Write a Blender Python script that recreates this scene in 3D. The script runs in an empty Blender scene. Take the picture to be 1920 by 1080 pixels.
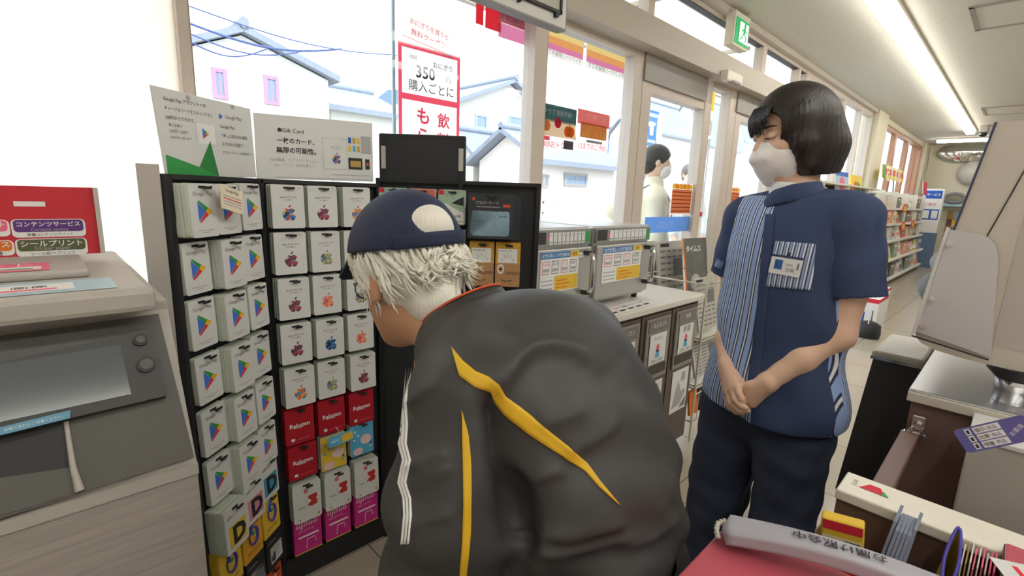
import bpy, bmesh, math, random
import numpy as np
from mathutils import Matrix, Vector
from mathutils.bvhtree import BVHTree
R = math.radians
SC = bpy.context.scene
COL = SC.collection
random.seed(7)

# ------------------------------------------------------------------ camera
CAM_H = 1.36
FPX = 911.0
_vx = Vector((963, -143, FPX)).normalized()
_vd = Vector((-170, 4660, FPX)); _vd = (_vd - _vx * _vd.dot(_vx)).normalized()
_vy = _vx.cross(-_vd)
if _vy.z < 0: _vy = -_vy
_up = -_vd
CR = Matrix((_vx, _vy, _up))          # camera (x right, y down, z forward) -> world
cam_d = bpy.data.cameras.new('camera')
cam_d.sensor_width = 36.0
cam_d.lens = FPX * 36.0 / 1920.0
cam_d.clip_start = 0.02
cam_d.clip_end = 300
cam = bpy.data.objects.new('camera', cam_d)
COL.objects.link(cam)
_r = CR @ Vector((1, 0, 0)); _u = CR @ Vector((0, -1, 0)); _b = CR @ Vector((0, 0, -1))
cam.matrix_world = Matrix(((_r.x, _u.x, _b.x, 0), (_r.y, _u.y, _b.y, 0), (_r.z, _u.z, _b.z, CAM_H), (0, 0, 0, 1)))
SC.camera = cam
CP = Vector((0, 0, CAM_H))

# ------------------------------------------------------------------ view, world, sun
SC.view_settings.view_transform = 'Standard'
SC.view_settings.look = 'None'
SC.view_settings.gamma = 1.0
SC.view_settings.use_curve_mapping = False
SC.view_settings.exposure = 0.6
try:
    SC.cycles.use_denoising = True
except Exception:
    pass
SC.cycles.max_bounces = 8
SC.cycles.transparent_max_bounces = 24
SC.cycles.sample_clamp_indirect = 6.0
wd = bpy.data.worlds.new('world'); SC.world = wd; wd.use_nodes = True
WB = wd.node_tree.nodes['Background']
WB.inputs[0].default_value = (0.93, 0.96, 1.0, 1)
WB.inputs[1].default_value = 2.4
sun_d = bpy.data.lights.new('sun', 'SUN'); sun_d.energy = 3.0; sun_d.angle = R(1.0); sun_d.color = (1, .96, .9)
sun = bpy.data.objects.new('sun', sun_d); COL.objects.link(sun)
sun.rotation_euler = Vector((0.35, 1.0, -1.15)).to_track_quat('-Z', 'Y').to_euler()

# ------------------------------------------------------------------ helpers
def ray(px, py):
    return CR @ Vector((px - 960, py - 540, FPX))
def pz(px, py, z):
    d = ray(px, py); return CP + d * ((z - CAM_H) / d.z)
def py_(px, py, y):
    d = ray(px, py); return CP + d * (y / d.y)
def px_(px, py, x):
    d = ray(px, py); return CP + d * (x / d.x)
def ppl(px, py, o, n):
    d = ray(px, py); return CP + d * ((o - CP).dot(n) / d.dot(n))

def lin(c):
    def f(v):
        v = v / 255.0
        return v / 12.92 if v <= 0.04045 else ((v + 0.055) / 1.055) ** 2.4
    return (f(c[0]), f(c[1]), f(c[2]), 1.0)

MATS = {}
def mat(name, col, rough=0.55, metal=0.0, ns=0.0, na=0.0, stretch=None, emit=0.0, spec=0.5, bump=0.0, bscale=None, sheen=0.0):
    """plain procedural material; ns/na = noise scale / amount of colour wobble"""
    if name in MATS: return MATS[name]
    m = bpy.data.materials.new(name); m.use_nodes = True
    nt = m.node_tree; b = nt.nodes['Principled BSDF']
    c = lin(col)
    b.inputs['Base Color'].default_value = c
    b.inputs['Roughness'].default_value = rough
    b.inputs['Metallic'].default_value = metal
    b.inputs['Specular IOR Level'].default_value = spec
    if sheen: b.inputs['Sheen Weight'].default_value = sheen
    if not ns: ns, na = 25.0, 0.05
    tc = nt.nodes.new('ShaderNodeTexCoord'); no = nt.nodes.new('ShaderNodeTexNoise')
    no.inputs['Scale'].default_value = ns; no.inputs['Detail'].default_value = 3
    vec = tc.outputs['Object']
    if stretch:
        mp = nt.nodes.new('ShaderNodeMapping'); mp.inputs['Scale'].default_value = stretch
        nt.links.new(vec, mp.inputs['Vector']); vec = mp.outputs['Vector']
    nt.links.new(vec, no.inputs['Vector'])
    mx = nt.nodes.new('ShaderNodeMix'); mx.data_type = 'RGBA'
    mx.inputs[6].default_value = tuple(max(0, v * (1 - na)) for v in c[:3]) + (1,)
    mx.inputs[7].default_value = tuple(min(1, v * (1 + na)) for v in c[:3]) + (1,)
    nt.links.new(no.outputs['Fac'], mx.inputs[0])
    nt.links.new(mx.outputs[2], b.inputs['Base Color'])
    if bump:
        bp = nt.nodes.new('ShaderNodeBump'); bp.inputs['Strength'].default_value = bump; bp.inputs['Distance'].default_value = 0.004
        if bscale:
            n2 = nt.nodes.new('ShaderNodeTexNoise'); n2.inputs['Scale'].default_value = bscale; n2.inputs['Detail'].default_value = 4
            nt.links.new(vec, n2.inputs['Vector']); nt.links.new(n2.outputs['Fac'], bp.inputs['Height'])
        else:
            nt.links.new(no.outputs['Fac'], bp.inputs['Height'])
        nt.links.new(bp.outputs['Normal'], b.inputs['Normal'])
    if emit:
        nt.links.new(mx.outputs[2], b.inputs['Emission Color']); b.inputs['Emission Strength'].default_value = emit
    MATS[name] = m
    return m

def glass_mat(name, tint=(245, 250, 252), refl=0.06, rough=0.02):
    if name in MATS: return MATS[name]
    m = bpy.data.materials.new(name); m.use_nodes = True; nt = m.node_tree
    nt.nodes.remove(nt.nodes['Principled BSDF']); out = nt.nodes['Material Output']
    t = nt.nodes.new('ShaderNodeBsdfTransparent'); t.inputs[0].default_value = lin(tint)
    g = nt.nodes.new('ShaderNodeBsdfGlossy'); g.inputs['Roughness'].default_value = rough
    lw = nt.nodes.new('ShaderNodeLayerWeight'); lw.inputs[0].default_value = 0.25
    ma = nt.nodes.new('ShaderNodeMath'); ma.operation = 'MULTIPLY_ADD'; ma.inputs[1].default_value = 0.10; ma.inputs[2].default_value = refl * 0.3
    nt.links.new(lw.outputs['Fresnel'], ma.inputs[0])
    mx = nt.nodes.new('ShaderNodeMixShader'); nt.links.new(ma.outputs[0], mx.inputs[0])
    nt.links.new(t.outputs[0], mx.inputs[1]); nt.links.new(g.outputs[0], mx.inputs[2]); nt.links.new(mx.outputs[0], out.inputs[0])
    MATS[name] = m
    return m

def film_mat(name, col, trans=0.7):
    if name in MATS: return MATS[name]
    m = bpy.data.materials.new(name); m.use_nodes = True; nt = m.node_tree
    nt.nodes.remove(nt.nodes['Principled BSDF']); out = nt.nodes['Material Output']
    d = nt.nodes.new('ShaderNodeBsdfDiffuse'); t = nt.nodes.new('ShaderNodeBsdfTranslucent')
    no = nt.nodes.new('ShaderNodeTexNoise'); no.inputs['Scale'].default_value = 1.2
    mc = nt.nodes.new('ShaderNodeMix'); mc.data_type = 'RGBA'
    c = lin(col); mc.inputs[6].default_value = c; mc.inputs[7].default_value = tuple(v * .96 for v in c[:3]) + (1,)
    nt.links.new(no.outputs['Fac'], mc.inputs[0])
    nt.links.new(mc.outputs[2], d.inputs[0]); nt.links.new(mc.outputs[2], t.inputs[0])
    mx = nt.nodes.new('ShaderNodeMixShader'); mx.inputs[0].default_value = trans
    nt.links.new(d.outputs[0], mx.inputs[1]); nt.links.new(t.outputs[0], mx.inputs[2]); nt.links.new(mx.outputs[0], out.inputs[0])
    MATS[name] = m
    return m

def frame(o, u, v):
    """matrix with local x along u, y along v (made square to u), z = out"""
    u = Vector(u).normalized(); n = u.cross(Vector(v)).normalized(); v = n.cross(u)
    return Matrix(((u.x, v.x, n.x, o[0]), (u.y, v.y, n.y, o[1]), (u.z, v.z, n.z, o[2]), (0, 0, 0, 1)))
def T(x, y, z): return Matrix.Translation((x, y, z))
def RZ(a): return Matrix.Rotation(a, 4, 'Z')
def RX(a): return Matrix.Rotation(a, 4, 'X')
def RY(a): return Matrix.Rotation(a, 4, 'Y')

_TXT = {}
def text_geo(s, bold=0.0):
    k = (s, bold)
    if k in _TXT: return _TXT[k]
    c = bpy.data.curves.new('t', 'FONT'); c.body = s; c.size = 1.0; c.resolution_u = 2; c.offset = bold
    o = bpy.data.objects.new('t', c); COL.objects.link(o)
    me = bpy.data.meshes.new_from_object(o)
    vs = [Vector((v.co.x, v.co.y, 0)) for v in me.vertices]; fs = [tuple(p.vertices) for p in me.polygons]
    bpy.data.objects.remove(o); bpy.data.curves.remove(c); bpy.data.meshes.remove(me)
    if vs:
        x0 = min(v.x for v in vs); x1 = max(v.x for v in vs); y0 = min(v.y for v in vs); y1 = max(v.y for v in vs)
        vs = [Vector(((v.x - x0), (v.y - y0), 0)) for v in vs]; dim = (max(x1 - x0, 1e-4), max(y1 - y0, 1e-4))
    else: dim = (1, 1)
    _TXT[k] = (vs, fs, dim)
    return _TXT[k]

_BOX = {}
def box_geo(sx, sy, sz, bev, seg=2):
    k = (round(sx, 4), round(sy, 4), round(sz, 4), round(bev, 5), seg)
    if k in _BOX: return _BOX[k]
    b = bmesh.new(); bmesh.ops.create_cube(b, size=1.0)
    bmesh.ops.scale(b, vec=(sx, sy, sz), verts=b.verts)
    if bev > 0:
        bmesh.ops.bevel(b, geom=list(b.edges), offset=min(bev, .45 * min(sx, sy, sz)), segments=seg, profile=0.5, affect='EDGES')
    b.verts.index_update()
    _BOX[k] = ([v.co.copy() for v in b.verts], [tuple(v.index for v in f.verts) for f in b.faces])
    b.free()
    return _BOX[k]

class MB:
    def __init__(s): s.v = []; s.f = []; s.m = []; s.s = []; s.mats = []
    def mi(s, m):
        if m not in s.mats: s.mats.append(m)
        return s.mats.index(m)
    def add(s, vs, fs, m, M=None, smooth=False):
        b = len(s.v); i = s.mi(m)
        s.v.extend((M @ Vector(v)) if M is not None else Vector(v) for v in vs)
        for f in fs:
            s.f.append(tuple(b + k for k in f)); s.m.append(i); s.s.append(smooth)
        return s
    def box(s, m, c, size, M=None, bev=0.0, rot=None, seg=2):
        vs, fs = box_geo(size[0], size[1], size[2], bev, seg)
        X = T(*c)
        if rot is not None: X = X @ rot
        return s.add(vs, fs, m, (M @ X) if M is not None else X, smooth=bev > 0 and seg > 2)
    def b2(s, m, lo, hi, bev=0.0, M=None):
        return s.box(m, [(a + b) / 2 for a, b in zip(lo, hi)], [abs(b - a) for a, b in zip(lo, hi)], M, bev)
    def hexa(s, m, p):                       # 8 corners: bottom ring 0-3, top ring 4-7 (counter-clockwise from above)
        return s.add(p, [(3, 2, 1, 0), (4, 5, 6, 7), (0, 1, 5, 4), (1, 2, 6, 5), (2, 3, 7, 6), (3, 0, 4, 7)], m)
    def slab(s, m, q, th):                   # quad q extruded by th against its normal
        q = [Vector(a) for a in q]; n = (q[1] - q[0]).cross(q[3] - q[0]).normalized()
        b = [a - n * th for a in q]
        return s.add(q + b, [(0, 1, 2, 3), (7, 6, 5, 4), (1, 0, 4, 5), (2, 1, 5, 6), (3, 2, 6, 7), (0, 3, 7, 4)], m)
    def quad(s, m, q): return s.add(q, [(0, 1, 2, 3)], m)
    def cyl(s, m, p0, p1, r0, r1=None, n=16, M=None, smooth=True):
        return s.tube(m, [p0, p1], [r0, r0 if r1 is None else r1], n, M, smooth=smooth)
    def tube(s, m, pts, r, n=8, M=None, closed=False, smooth=True, flat=1.0):
        pts = [Vector(p) for p in pts]; N = len(pts)
        rs = r if isinstance(r, (list, tuple)) else [r] * N
        vs = []; fs = []; prev = None
        for i, p in enumerate(pts):
            if closed: t = pts[(i + 1) % N] - pts[i - 1]
            else: t = pts[min(i + 1, N - 1)] - pts[max(i - 1, 0)]
            t = t.normalized() if t.length > 1e-9 else Vector((0, 0, 1))
            if prev is None: a = t.orthogonal().normalized()
            else:
                a = prev - t * prev.dot(t)
                a = a.normalized() if a.length > 1e-6 else t.orthogonal().normalized()
            prev = a; c = t.cross(a)
            for k in range(n):
                th = 2 * math.pi * k / n
                vs.append(p + (a * math.cos(th) + c * (math.sin(th) * flat)) * rs[i])
        for i in range(N if closed else N - 1):
            j = (i + 1) % N
            for k in range(n):
                k2 = (k + 1) % n
                fs.append((i * n + k, i * n + k2, j * n + k2, j * n + k))
        s.add(vs, fs, m, M, smooth)
        if not closed:
            s.add(vs[:n], [tuple(range(n - 1, -1, -1))], m, M); s.add(vs[-n:], [tuple(range(n))], m, M)
        return s
    def lathe(s, m, prof, M=None, n=24, smooth=True):
        vs = []; fs = []
        for (r, z) in prof:
            for k in range(n):
                a = 2 * math.pi * k / n; vs.append((r * math.cos(a), r * math.sin(a), z))
        for i in range(len(prof) - 1):
            for k in range(n):
                k2 = (k + 1) % n; fs.append((i * n + k, i * n + k2, (i + 1) * n + k2, (i + 1) * n + k))
        s.add(vs, fs, m, M, smooth)
        if prof[0][0] > 1e-5: s.add(vs[:n], [tuple(range(n - 1, -1, -1))], m, M)
        if prof[-1][0] > 1e-5: s.add(vs[-n:], [tuple(range(n))], m, M)
        return s
    def prism(s, m, poly, z0, z1, M=None):
        n = len(poly)
        vs = [(p[0], p[1], z0) for p in poly] + [(p[0], p[1], z1) for p in poly]
        fs = [tuple(range(n - 1, -1, -1)), tuple(range(n, 2 * n))] + [(i, (i + 1) % n, n + (i + 1) % n, n + i) for i in range(n)]
        return s.add(vs, fs, m, M)
    def poly(s, m, pts, M, d=0.0004):
        return s.add([(p[0], p[1], d) for p in pts], [tuple(range(len(pts)))], m, M)
    def rect(s, m, M, x0, y0, x1, y1, d=0.0004): return s.poly(m, [(x0, y0), (x1, y0), (x1, y1), (x0, y1)], M, d)
    def disc(s, m, M, x, y, r, d=0.0004, n=20, ry=None):
        ry = r if ry is None else ry
        return s.poly(m, [(x + r * math.cos(2 * math.pi * k / n), y + ry * math.sin(2 * math.pi * k / n)) for k in range(n)], M, d)
    def text(s, m, t, M, x, y, h=None, w=None, d=0.0006, al='C', rot=0.0, bold=0.0, mirror=False):
        vs, fs, dim = text_geo(t, bold)
        if not vs: return s
        sy = h / dim[1] if h else w / dim[0]
        sx = w / dim[0] if w else sy
        ox = {'C': -dim[0] / 2, 'L': 0, 'R': -dim[0]}[al]
        c, sn = math.cos(rot), math.sin(rot); out = []
        for v in vs:
            a = (v.x + ox) * sx * (-1 if mirror else 1); b = (v.y - dim[1] / 2) * sy
            out.append((x + a * c - b * sn, y + a * sn + b * c, d))
        return s.add(out, [f[::-1] for f in fs] if mirror else fs, m, M)
    def grid(s, m, fn, nu, nv, th=0.0, smooth=True, M=None):
        vs = [Vector(fn(i / nu, j / nv)) for j in range(nv + 1) for i in range(nu + 1)]
        fs = [(j * (nu + 1) + i, j * (nu + 1) + i + 1, (j + 1) * (nu + 1) + i + 1, (j + 1) * (nu + 1) + i) for j in range(nv) for i in range(nu)]
        if th:
            W = nu + 1; nn = []
            for j in range(nv + 1):
                for i in range(nu + 1):
                    a = vs[j * W + min(i + 1, nu)] - vs[j * W + max(i - 1, 0)]; b = vs[min(j + 1, nv) * W + i] - vs[max(j - 1, 0) * W + i]
                    n = a.cross(b); nn.append(n.normalized() if n.length > 1e-12 else Vector((0, 0, 1)))
            N = len(vs); vs = vs + [v - n * th for v, n in zip(vs, nn)]
            fs = fs + [tuple(k + N for k in reversed(f)) for f in fs]
            rim = [i for i in range(W)] + [j * W + nu for j in range(1, nv + 1)] + [nv * W + i for i in range(nu - 1, -1, -1)] + [j * W for j in range(nv - 1, 0, -1)]
            for a, b in zip(rim, rim[1:] + rim[:1]): fs.append((b, a, a + N, b + N))
        return s.add(vs, fs, m, M, smooth)
    def build(s, name, parent=None, M=None, **kw):
        """M: world matrix of the object; the geometry is stored in world space and moved into it"""
        me = bpy.data.meshes.new(name)
        inv = M.inverted() if M is not None else None
        me.from_pydata([tuple(inv @ v) if inv is not None else tuple(v) for v in s.v], [], s.f)
        for m in s.mats: me.materials.append(m)
        me.polygons.foreach_set('material_index', s.m); me.polygons.foreach_set('use_smooth', s.s)
        me.validate(); me.update()
        return link(name, me, parent, M, **kw)

def link(name, me, parent=None, M=None, label=None, cat=None, group=None, kind=None):
    o = bpy.data.objects.new(name, me); COL.objects.link(o)
    W = M if M is not None else Matrix.Identity(4)
    if parent is not None:
        o.parent = parent
        o.matrix_basis = WORLD[parent.name].inverted() @ W
    else: o.matrix_basis = W
    WORLD[o.name] = W.copy()
    if label: o['label'] = label
    if cat: o['category'] = cat
    if group: o['group'] = group
    if kind: o['kind'] = kind
    return o
WORLD = {}
def thing(name, label, cat, loc=(0, 0, 0), rz=0.0, group=None):
    return link(name, None, None, T(*loc) @ RZ(rz), label, cat, group)
# parts built in world coordinates take the parent's matrix so their origin sits at the thing's base
def part(mb, name, parent, **kw): return mb.build(name, parent, WORLD[parent.name], **kw)
def dup(o, M, label=None, group=None):
    c = o.copy(); COL.objects.link(c); c.matrix_basis = M; WORLD[c.name] = M.copy()
    if label: c['label'] = label
    if group: c['group'] = group
    for ch in list(o.children):
        d = ch.copy(); COL.objects.link(d); d.parent = c
        for g in list(ch.children):
            e = g.copy(); COL.objects.link(e); e.parent = d
    return c

# ------------------------------------------------------------------ smooth bodies: signed distance field + surface nets
class SDF:
    def __init__(s, lo, hi, h):
        s.lo = np.array(lo, float); s.h = h
        s.n = np.ceil((np.array(hi) - s.lo) / h).astype(int) + 1
        s.d = np.full(s.n, 1.0, np.float32)
    def win(s, lo, hi):
        a = np.clip(np.floor((np.array(lo) - s.lo) / s.h).astype(int), 0, s.n); b = np.clip(np.ceil((np.array(hi) - s.lo) / s.h).astype(int) + 1, 0, s.n)
        sl = tuple(slice(int(p), int(max(q, p))) for p, q in zip(a, b))
        g = [(np.arange(q.start, q.stop) * s.h + s.lo[i]).astype(np.float32) for i, q in enumerate(sl)]
        return sl, g[0][:, None, None], g[1][None, :, None], g[2][None, None, :]
    def un(s, sl, d, k):
        a = s.d[sl]
        if k <= 0: s.d[sl] = np.minimum(a, d); return
        h = np.clip(.5 + .5 * (a - d) / k, 0, 1)
        s.d[sl] = a * (1 - h) + d * h - k * h * (1 - h)
    def cap(s, a, b, ra, rb=None, k=.02, sc=(1, 1, 1)):
        rb = ra if rb is None else rb
        a = np.array(a, float); b = np.array(b, float); sc = np.array(sc, float)
        m = max(ra, rb) / sc + k + 3 * s.h
        sl, X, Y, Z = s.win(np.minimum(a, b) - m, np.maximum(a, b) + m)
        A = a * sc; B = b * sc; ab = B - A; L = max(ab @ ab, 1e-12)
        x = X * sc[0] - A[0]; y = Y * sc[1] - A[1]; z = Z * sc[2] - A[2]
        t = np.clip((x * ab[0] + y * ab[1] + z * ab[2]) / L, 0, 1)
        d = np.sqrt((x - t * ab[0]) ** 2 + (y - t * ab[1]) ** 2 + (z - t * ab[2]) ** 2) - (ra + (rb - ra) * t)
        s.un(sl, d, k); return s
    def chain(s, pts, k=.02, sc=(1, 1, 1)):
        for (p, r), (q, t) in zip(pts, pts[1:]): s.cap(p, q, r, t, k, sc)
        return s
    def _ell(s, c, r, rot, pad):
        c = np.array(c, float); r = np.array(r, float); m = max(r) + pad
        sl, X, Y, Z = s.win(c - m, c + m)
        x, y, z = X - c[0], Y - c[1], Z - c[2]
        if rot is not None:
            q = np.array(rot)[:3, :3]
            x, y, z = (x * q[0, 0] + y * q[1, 0] + z * q[2, 0], x * q[0, 1] + y * q[1, 1] + z * q[2, 1], x * q[0, 2] + y * q[1, 2] + z * q[2, 2])
        k0 = np.sqrt((x / r[0]) ** 2 + (y / r[1]) ** 2 + (z / r[2]) ** 2); k1 = np.sqrt((x / r[0] ** 2) ** 2 + (y / r[1] ** 2) ** 2 + (z / r[2] ** 2) ** 2)
        return sl, k0 * (k0 - 1) / np.maximum(k1, 1e-6)
    def ell(s, c, r, rot=None, k=.02):
        sl, d = s._ell(c, r, rot, k + 3 * s.h); s.un(sl, d, k); return s
    def cut_ell(s, c, r, rot=None):
        sl, d = s._ell(c, r, rot, 3 * s.h); s.d[sl] = np.maximum(s.d[sl], -d); return s
    def cut_plane(s, p, n):                     # removes the side n points to
        sl, X, Y, Z = s.win(s.lo, s.lo + s.n * s.h); n = np.array(n, float); n /= np.linalg.norm(n)
        d = (X - p[0]) * n[0] + (Y - p[1]) * n[1] + (Z - p[2]) * n[2]
        s.d = np.maximum(s.d, d.astype(np.float32)); return s
    def cut_fn(s, fn):                          # fn(X,Y,Z) -> distance of the volume to remove (negative inside)
        sl, X, Y, Z = s.win(s.lo, s.lo + s.n * s.h); s.d = np.maximum(s.d, -fn(X, Y, Z).astype(np.float32)); return s
    def warp(s, fn):                            # adds fn(X,Y,Z) to the distance (wrinkles, folds)
        sl, X, Y, Z = s.win(s.lo, s.lo + s.n * s.h); s.d = s.d + fn(X, Y, Z).astype(np.float32); return s
    def mesh(s):
        d = s.d; ins = d < 0; n = d.shape
        c = np.zeros((n[0] - 1, n[1] - 1, n[2] - 1), np.uint8)
        cs = [(i, j, k) for i in (0, 1) for j in (0, 1) for k in (0, 1)]
        for (i, j, k) in cs: c += ins[i:n[0] - 1 + i, j:n[1] - 1 + j, k:n[2] - 1 + k]
        act = (c > 0) & (c < 8); I = np.argwhere(act)
        idx = np.full(act.shape, -1, np.int64); idx[tuple(I.T)] = np.arange(len(I))
        acc = np.zeros((len(I), 3)); cnt = np.zeros(len(I))
        val = {q: d[I[:, 0] + q[0], I[:, 1] + q[1], I[:, 2] + q[2]] for q in cs}
        for q in cs:
            for ax in range(3):
                if q[ax]: continue
                p = list(q); p[ax] = 1; p = tuple(p); a, b = val[q], val[p]; x = (a < 0) != (b < 0)
                t = np.where(x, a / np.where(x, a - b, 1), 0)
                pt = np.tile(np.array(q, float), (len(I), 1)); pt[:, ax] = t
                acc += pt * x[:, None]; cnt += x
        V = (I + acc / np.maximum(cnt, 1)[:, None]) * s.h + s.lo
        F = []
        for ax in range(3):
            a1, a2 = (ax + 1) % 3, (ax + 2) % 3
            s0 = [slice(None)] * 3; s1 = [slice(None)] * 3; s0[ax] = slice(0, -1); s1[ax] = slice(1, None)
            A = ins[tuple(s0)]; B = ins[tuple(s1)]; E = np.argwhere(A != B)
            E = E[(E[:, a1] > 0) & (E[:, a2] > 0) & (E[:, a1] < n[a1] - 1) & (E[:, a2] < n[a2] - 1)]
            if not len(E): continue
            def at(o1, o2):
                e = E.copy(); e[:, a1] -= o1; e[:, a2] -= o2; return idx[tuple(e.T)]
            q = np.stack([at(1, 1), at(0, 1), at(0, 0), at(1, 0)], 1)
            fl = ~A[tuple(E.T)]
            q[fl] = q[fl][:, ::-1]; F.append(q)
        return V, np.concatenate(F)

def body_mesh(name, V, F, mats, fm=None):
    """V in local coords; mats list; fm optional per-face material index array"""
    me = bpy.data.meshes.new(name)
    me.from_pydata(V.tolist(), [], F.tolist())
    for m in mats: me.materials.append(m)
    if fm is not None: me.polygons.foreach_set('material_index', fm.astype(np.int32))
    me.polygons.foreach_set('use_smooth', np.ones(len(F), bool))
    me.update()
    return me
def bvh_of(V, F): return BVHTree.FromPolygons([Vector(v) for v in V], [tuple(f) for f in F])
def relax(V, F, it=2, w=.5):
    for _ in range(it):
        acc = np.zeros_like(V); cnt = np.zeros(len(V))
        for i in range(4):
            a, b = F[:, i], F[:, (i + 1) % 4]
            np.add.at(acc, a, V[b]); np.add.at(cnt, a, 1); np.add.at(acc, b, V[a]); np.add.at(cnt, b, 1)
        V = V * (1 - w) + w * acc / np.maximum(cnt, 1)[:, None]
    return V
# ================================================================== structure
WY = 1.95; CEIL = 2.85; XF = 15.6; XB = -1.6; YR = -3.6
m_frame = mat('window frame', (206, 192, 180), .4, 0.0, 40, .03)
m_framed = mat('door engine cover', (150, 144, 136), .45)
m_header = mat('header', (186, 176, 162), .5, 0, 20, .03)
m_wall = mat('wall paint', (214, 206, 184), .8, 0, 60, .04)
m_wallw = mat('white wall', (232, 230, 224), .8, 0, 60, .03)
m_black = mat('black plastic', (30, 31, 34), .5, 0, 30, .1)
m_blackm = mat('black board', (40, 42, 46), .6, 0, 30, .12)
m_white = mat('white paper', (238, 238, 236), .6, 0, 40, .02)
m_steel = mat('stainless steel', (196, 196, 200), .32, .9, 30, .05, stretch=(1, 30, 1))
m_chrome = mat('chrome', (220, 220, 222), .15, 1.0)
m_glass = glass_mat('window glass')

def floor_mat():
    m = bpy.data.materials.new('floor tiles'); m.use_nodes = True; nt = m.node_tree; b = nt.nodes['Principled BSDF']
    tc = nt.nodes.new('ShaderNodeTexCoord'); mp = nt.nodes.new('ShaderNodeMapping'); mp.inputs['Location'].default_value = (-.78 + .6, -.35, 0)
    br = nt.nodes.new('ShaderNodeTexBrick'); br.offset = 0.0; br.inputs['Scale'].default_value = 1.0
    br.inputs['Color1'].default_value = lin((196, 186, 168)); br.inputs['Color2'].default_value = lin((190, 180, 163)); br.inputs['Mortar'].default_value = lin((92, 84, 76))
    br.inputs['Mortar Size'].default_value = .0022; br.inputs['Brick Width'].default_value = .6; br.inputs['Row Height'].default_value = .6
    nt.links.new(tc.outputs['Object'], mp.inputs[0]); nt.links.new(mp.outputs[0], br.inputs[0])
    no = nt.nodes.new('ShaderNodeTexNoise'); no.inputs['Scale'].default_value = 6; no.inputs['Detail'].default_value = 6
    mx = nt.nodes.new('ShaderNodeMix'); mx.data_type = 'RGBA'; mx.blend_type = 'MULTIPLY'; mx.inputs[0].default_value = .15
    nt.links.new(tc.outputs['Object'], no.inputs[0]); nt.links.new(br.outputs[0], mx.inputs[6]); nt.links.new(no.outputs['Color'], mx.inputs[7])
    nt.links.new(mx.outputs[2], b.inputs['Base Color']); b.inputs['Roughness'].default_value = .16
    return m
def ceil_mat():
    m = bpy.data.materials.new('ceiling board'); m.use_nodes = True; nt = m.node_tree; b = nt.nodes['Principled BSDF']
    tc = nt.nodes.new('ShaderNodeTexCoord'); vo = nt.nodes.new('ShaderNodeTexNoise'); vo.inputs['Scale'].default_value = 90; vo.inputs['Detail'].default_value = 2
    rp = nt.nodes.new('ShaderNodeValToRGB'); e = rp.color_ramp.elements
    e[0].position = .27; e[0].color = lin((158, 152, 140)); e[1].position = .36; e[1].color = lin((208, 203, 191))
    nt.links.new(tc.outputs['Object'], vo.inputs[0]); nt.links.new(vo.outputs['Fac'], rp.inputs[0]); nt.links.new(rp.outputs[0], b.inputs['Base Color'])
    b.inputs['Roughness'].default_value = .9
    return m
MB().b2(floor_mat(), (XB, YR, -.1), (XF, WY + .05, 0)).build('floor', kind='structure')
MB().b2(ceil_mat(), (XB, YR, CEIL), (XF, WY + .1, CEIL + .15)).build('ceiling', kind='structure')
MB().b2(m_wall, (XF, YR, 0), (XF + .15, WY + .1, CEIL)).build('wall_far', kind='structure')
MB().b2(m_wallw, (XB - .15, YR, 0), (XB, WY + .1, CEIL)).build('wall_left', kind='structure')
MB().b2(m_wallw, (XB, YR - .15, 0), (XF, YR, CEIL)).build('wall_back', kind='structure')
# piers of the window wall
w = MB()
w.b2(m_wall, (9.67, WY - .12, 0), (10.4, WY + .1, CEIL)); w.b2(m_wall, (15.0, WY - .12, 0), (XF, WY + .1, CEIL))
w.b2(m_wall, (10.4, WY - .06, 0), (15.0, WY + .1, 1.55)); w.b2(m_wall, (10.4, WY - .06, 2.76), (15.0, WY + .1, CEIL))
w.build('wall_front', kind='structure')
MB().b2(m_header, (.366, WY - .16, 2.30), (6.25, WY + .06, 2.47)).build('trim_1', kind='structure')
MB().b2(m_framed, (2.99, WY - .06, 2.13), (3.91, WY + .05, 2.30)).b2(m_framed, (4.5, WY - .06, 2.13), (5.6, WY + .05, 2.30)).build('trim_2', kind='structure')
MB().b2(m_header, (XB, WY - .1, 2.8), (9.67, WY + .08, CEIL)).b2(m_black, (.366, WY - .03, 2.765), (6.25, WY + .02, 2.80)).build('trim_3', kind='structure')

def window(name, x0, x1, z0, z1, sl=.05, sr=.05, bot=.06, top=.04, mid=(), pane_mat=None, m=None, dep=.09):
    f = MB(); m = m or m_frame
    y0, y1 = WY - dep / 2, WY + dep / 2
    f.b2(m, (x0, y0, z0), (x0 + sl, y1, z1), .004); f.b2(m, (x1 - sr, y0, z0), (x1, y1, z1), .004)
    f.b2(m, (x0 + sl, y0 + .006, z0), (x1 - sr, y1 - .006, z0 + bot)); f.b2(m, (x0 + sl, y0 + .006, z1 - top), (x1 - sr, y1 - .006, z1))
    for a, b in mid: f.b2(m, (a, y0 + .002, z0 + bot), (b, y1 - .002, z1 - top), .004)
    o = f.build(name, kind='structure')
    MB().b2(pane_mat or m_glass, (x0 + sl, WY - .004, z0 + bot), (x1 - sr, WY + .004, z1 - top)).build('pane', o)
    return o
m_film = film_mat('frosted white film', (250, 246, 238), .75)
window('window_1', XB, .40, 0, 2.8, .05, .034, pane_mat=m_film)
window('window_2', .40, 2.05, 0, 2.30, .002, .095)
window('window_3', 2.05, 2.99, 0, 2.30, .004, .095)
window('door_1', 2.995, 4.03, .01, 2.13, .12, .11, .12, .06)
window('window_4', 4.03, 4.52, 0, 2.30, .004, .14)
window('door_2', 4.525, 5.6, .01, 2.13, .11, .11, .12, .06)
window('window_5', 5.6, 6.3, 0, 2.30, .05, .06)
window('window_6', .40, 6.3, 2.47, 2.8, .03, .05, .02, .03, mid=[(1.0, 1.06), (3.0, 3.07), (4.97, 5.06), (6.0, 6.06)])
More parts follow.
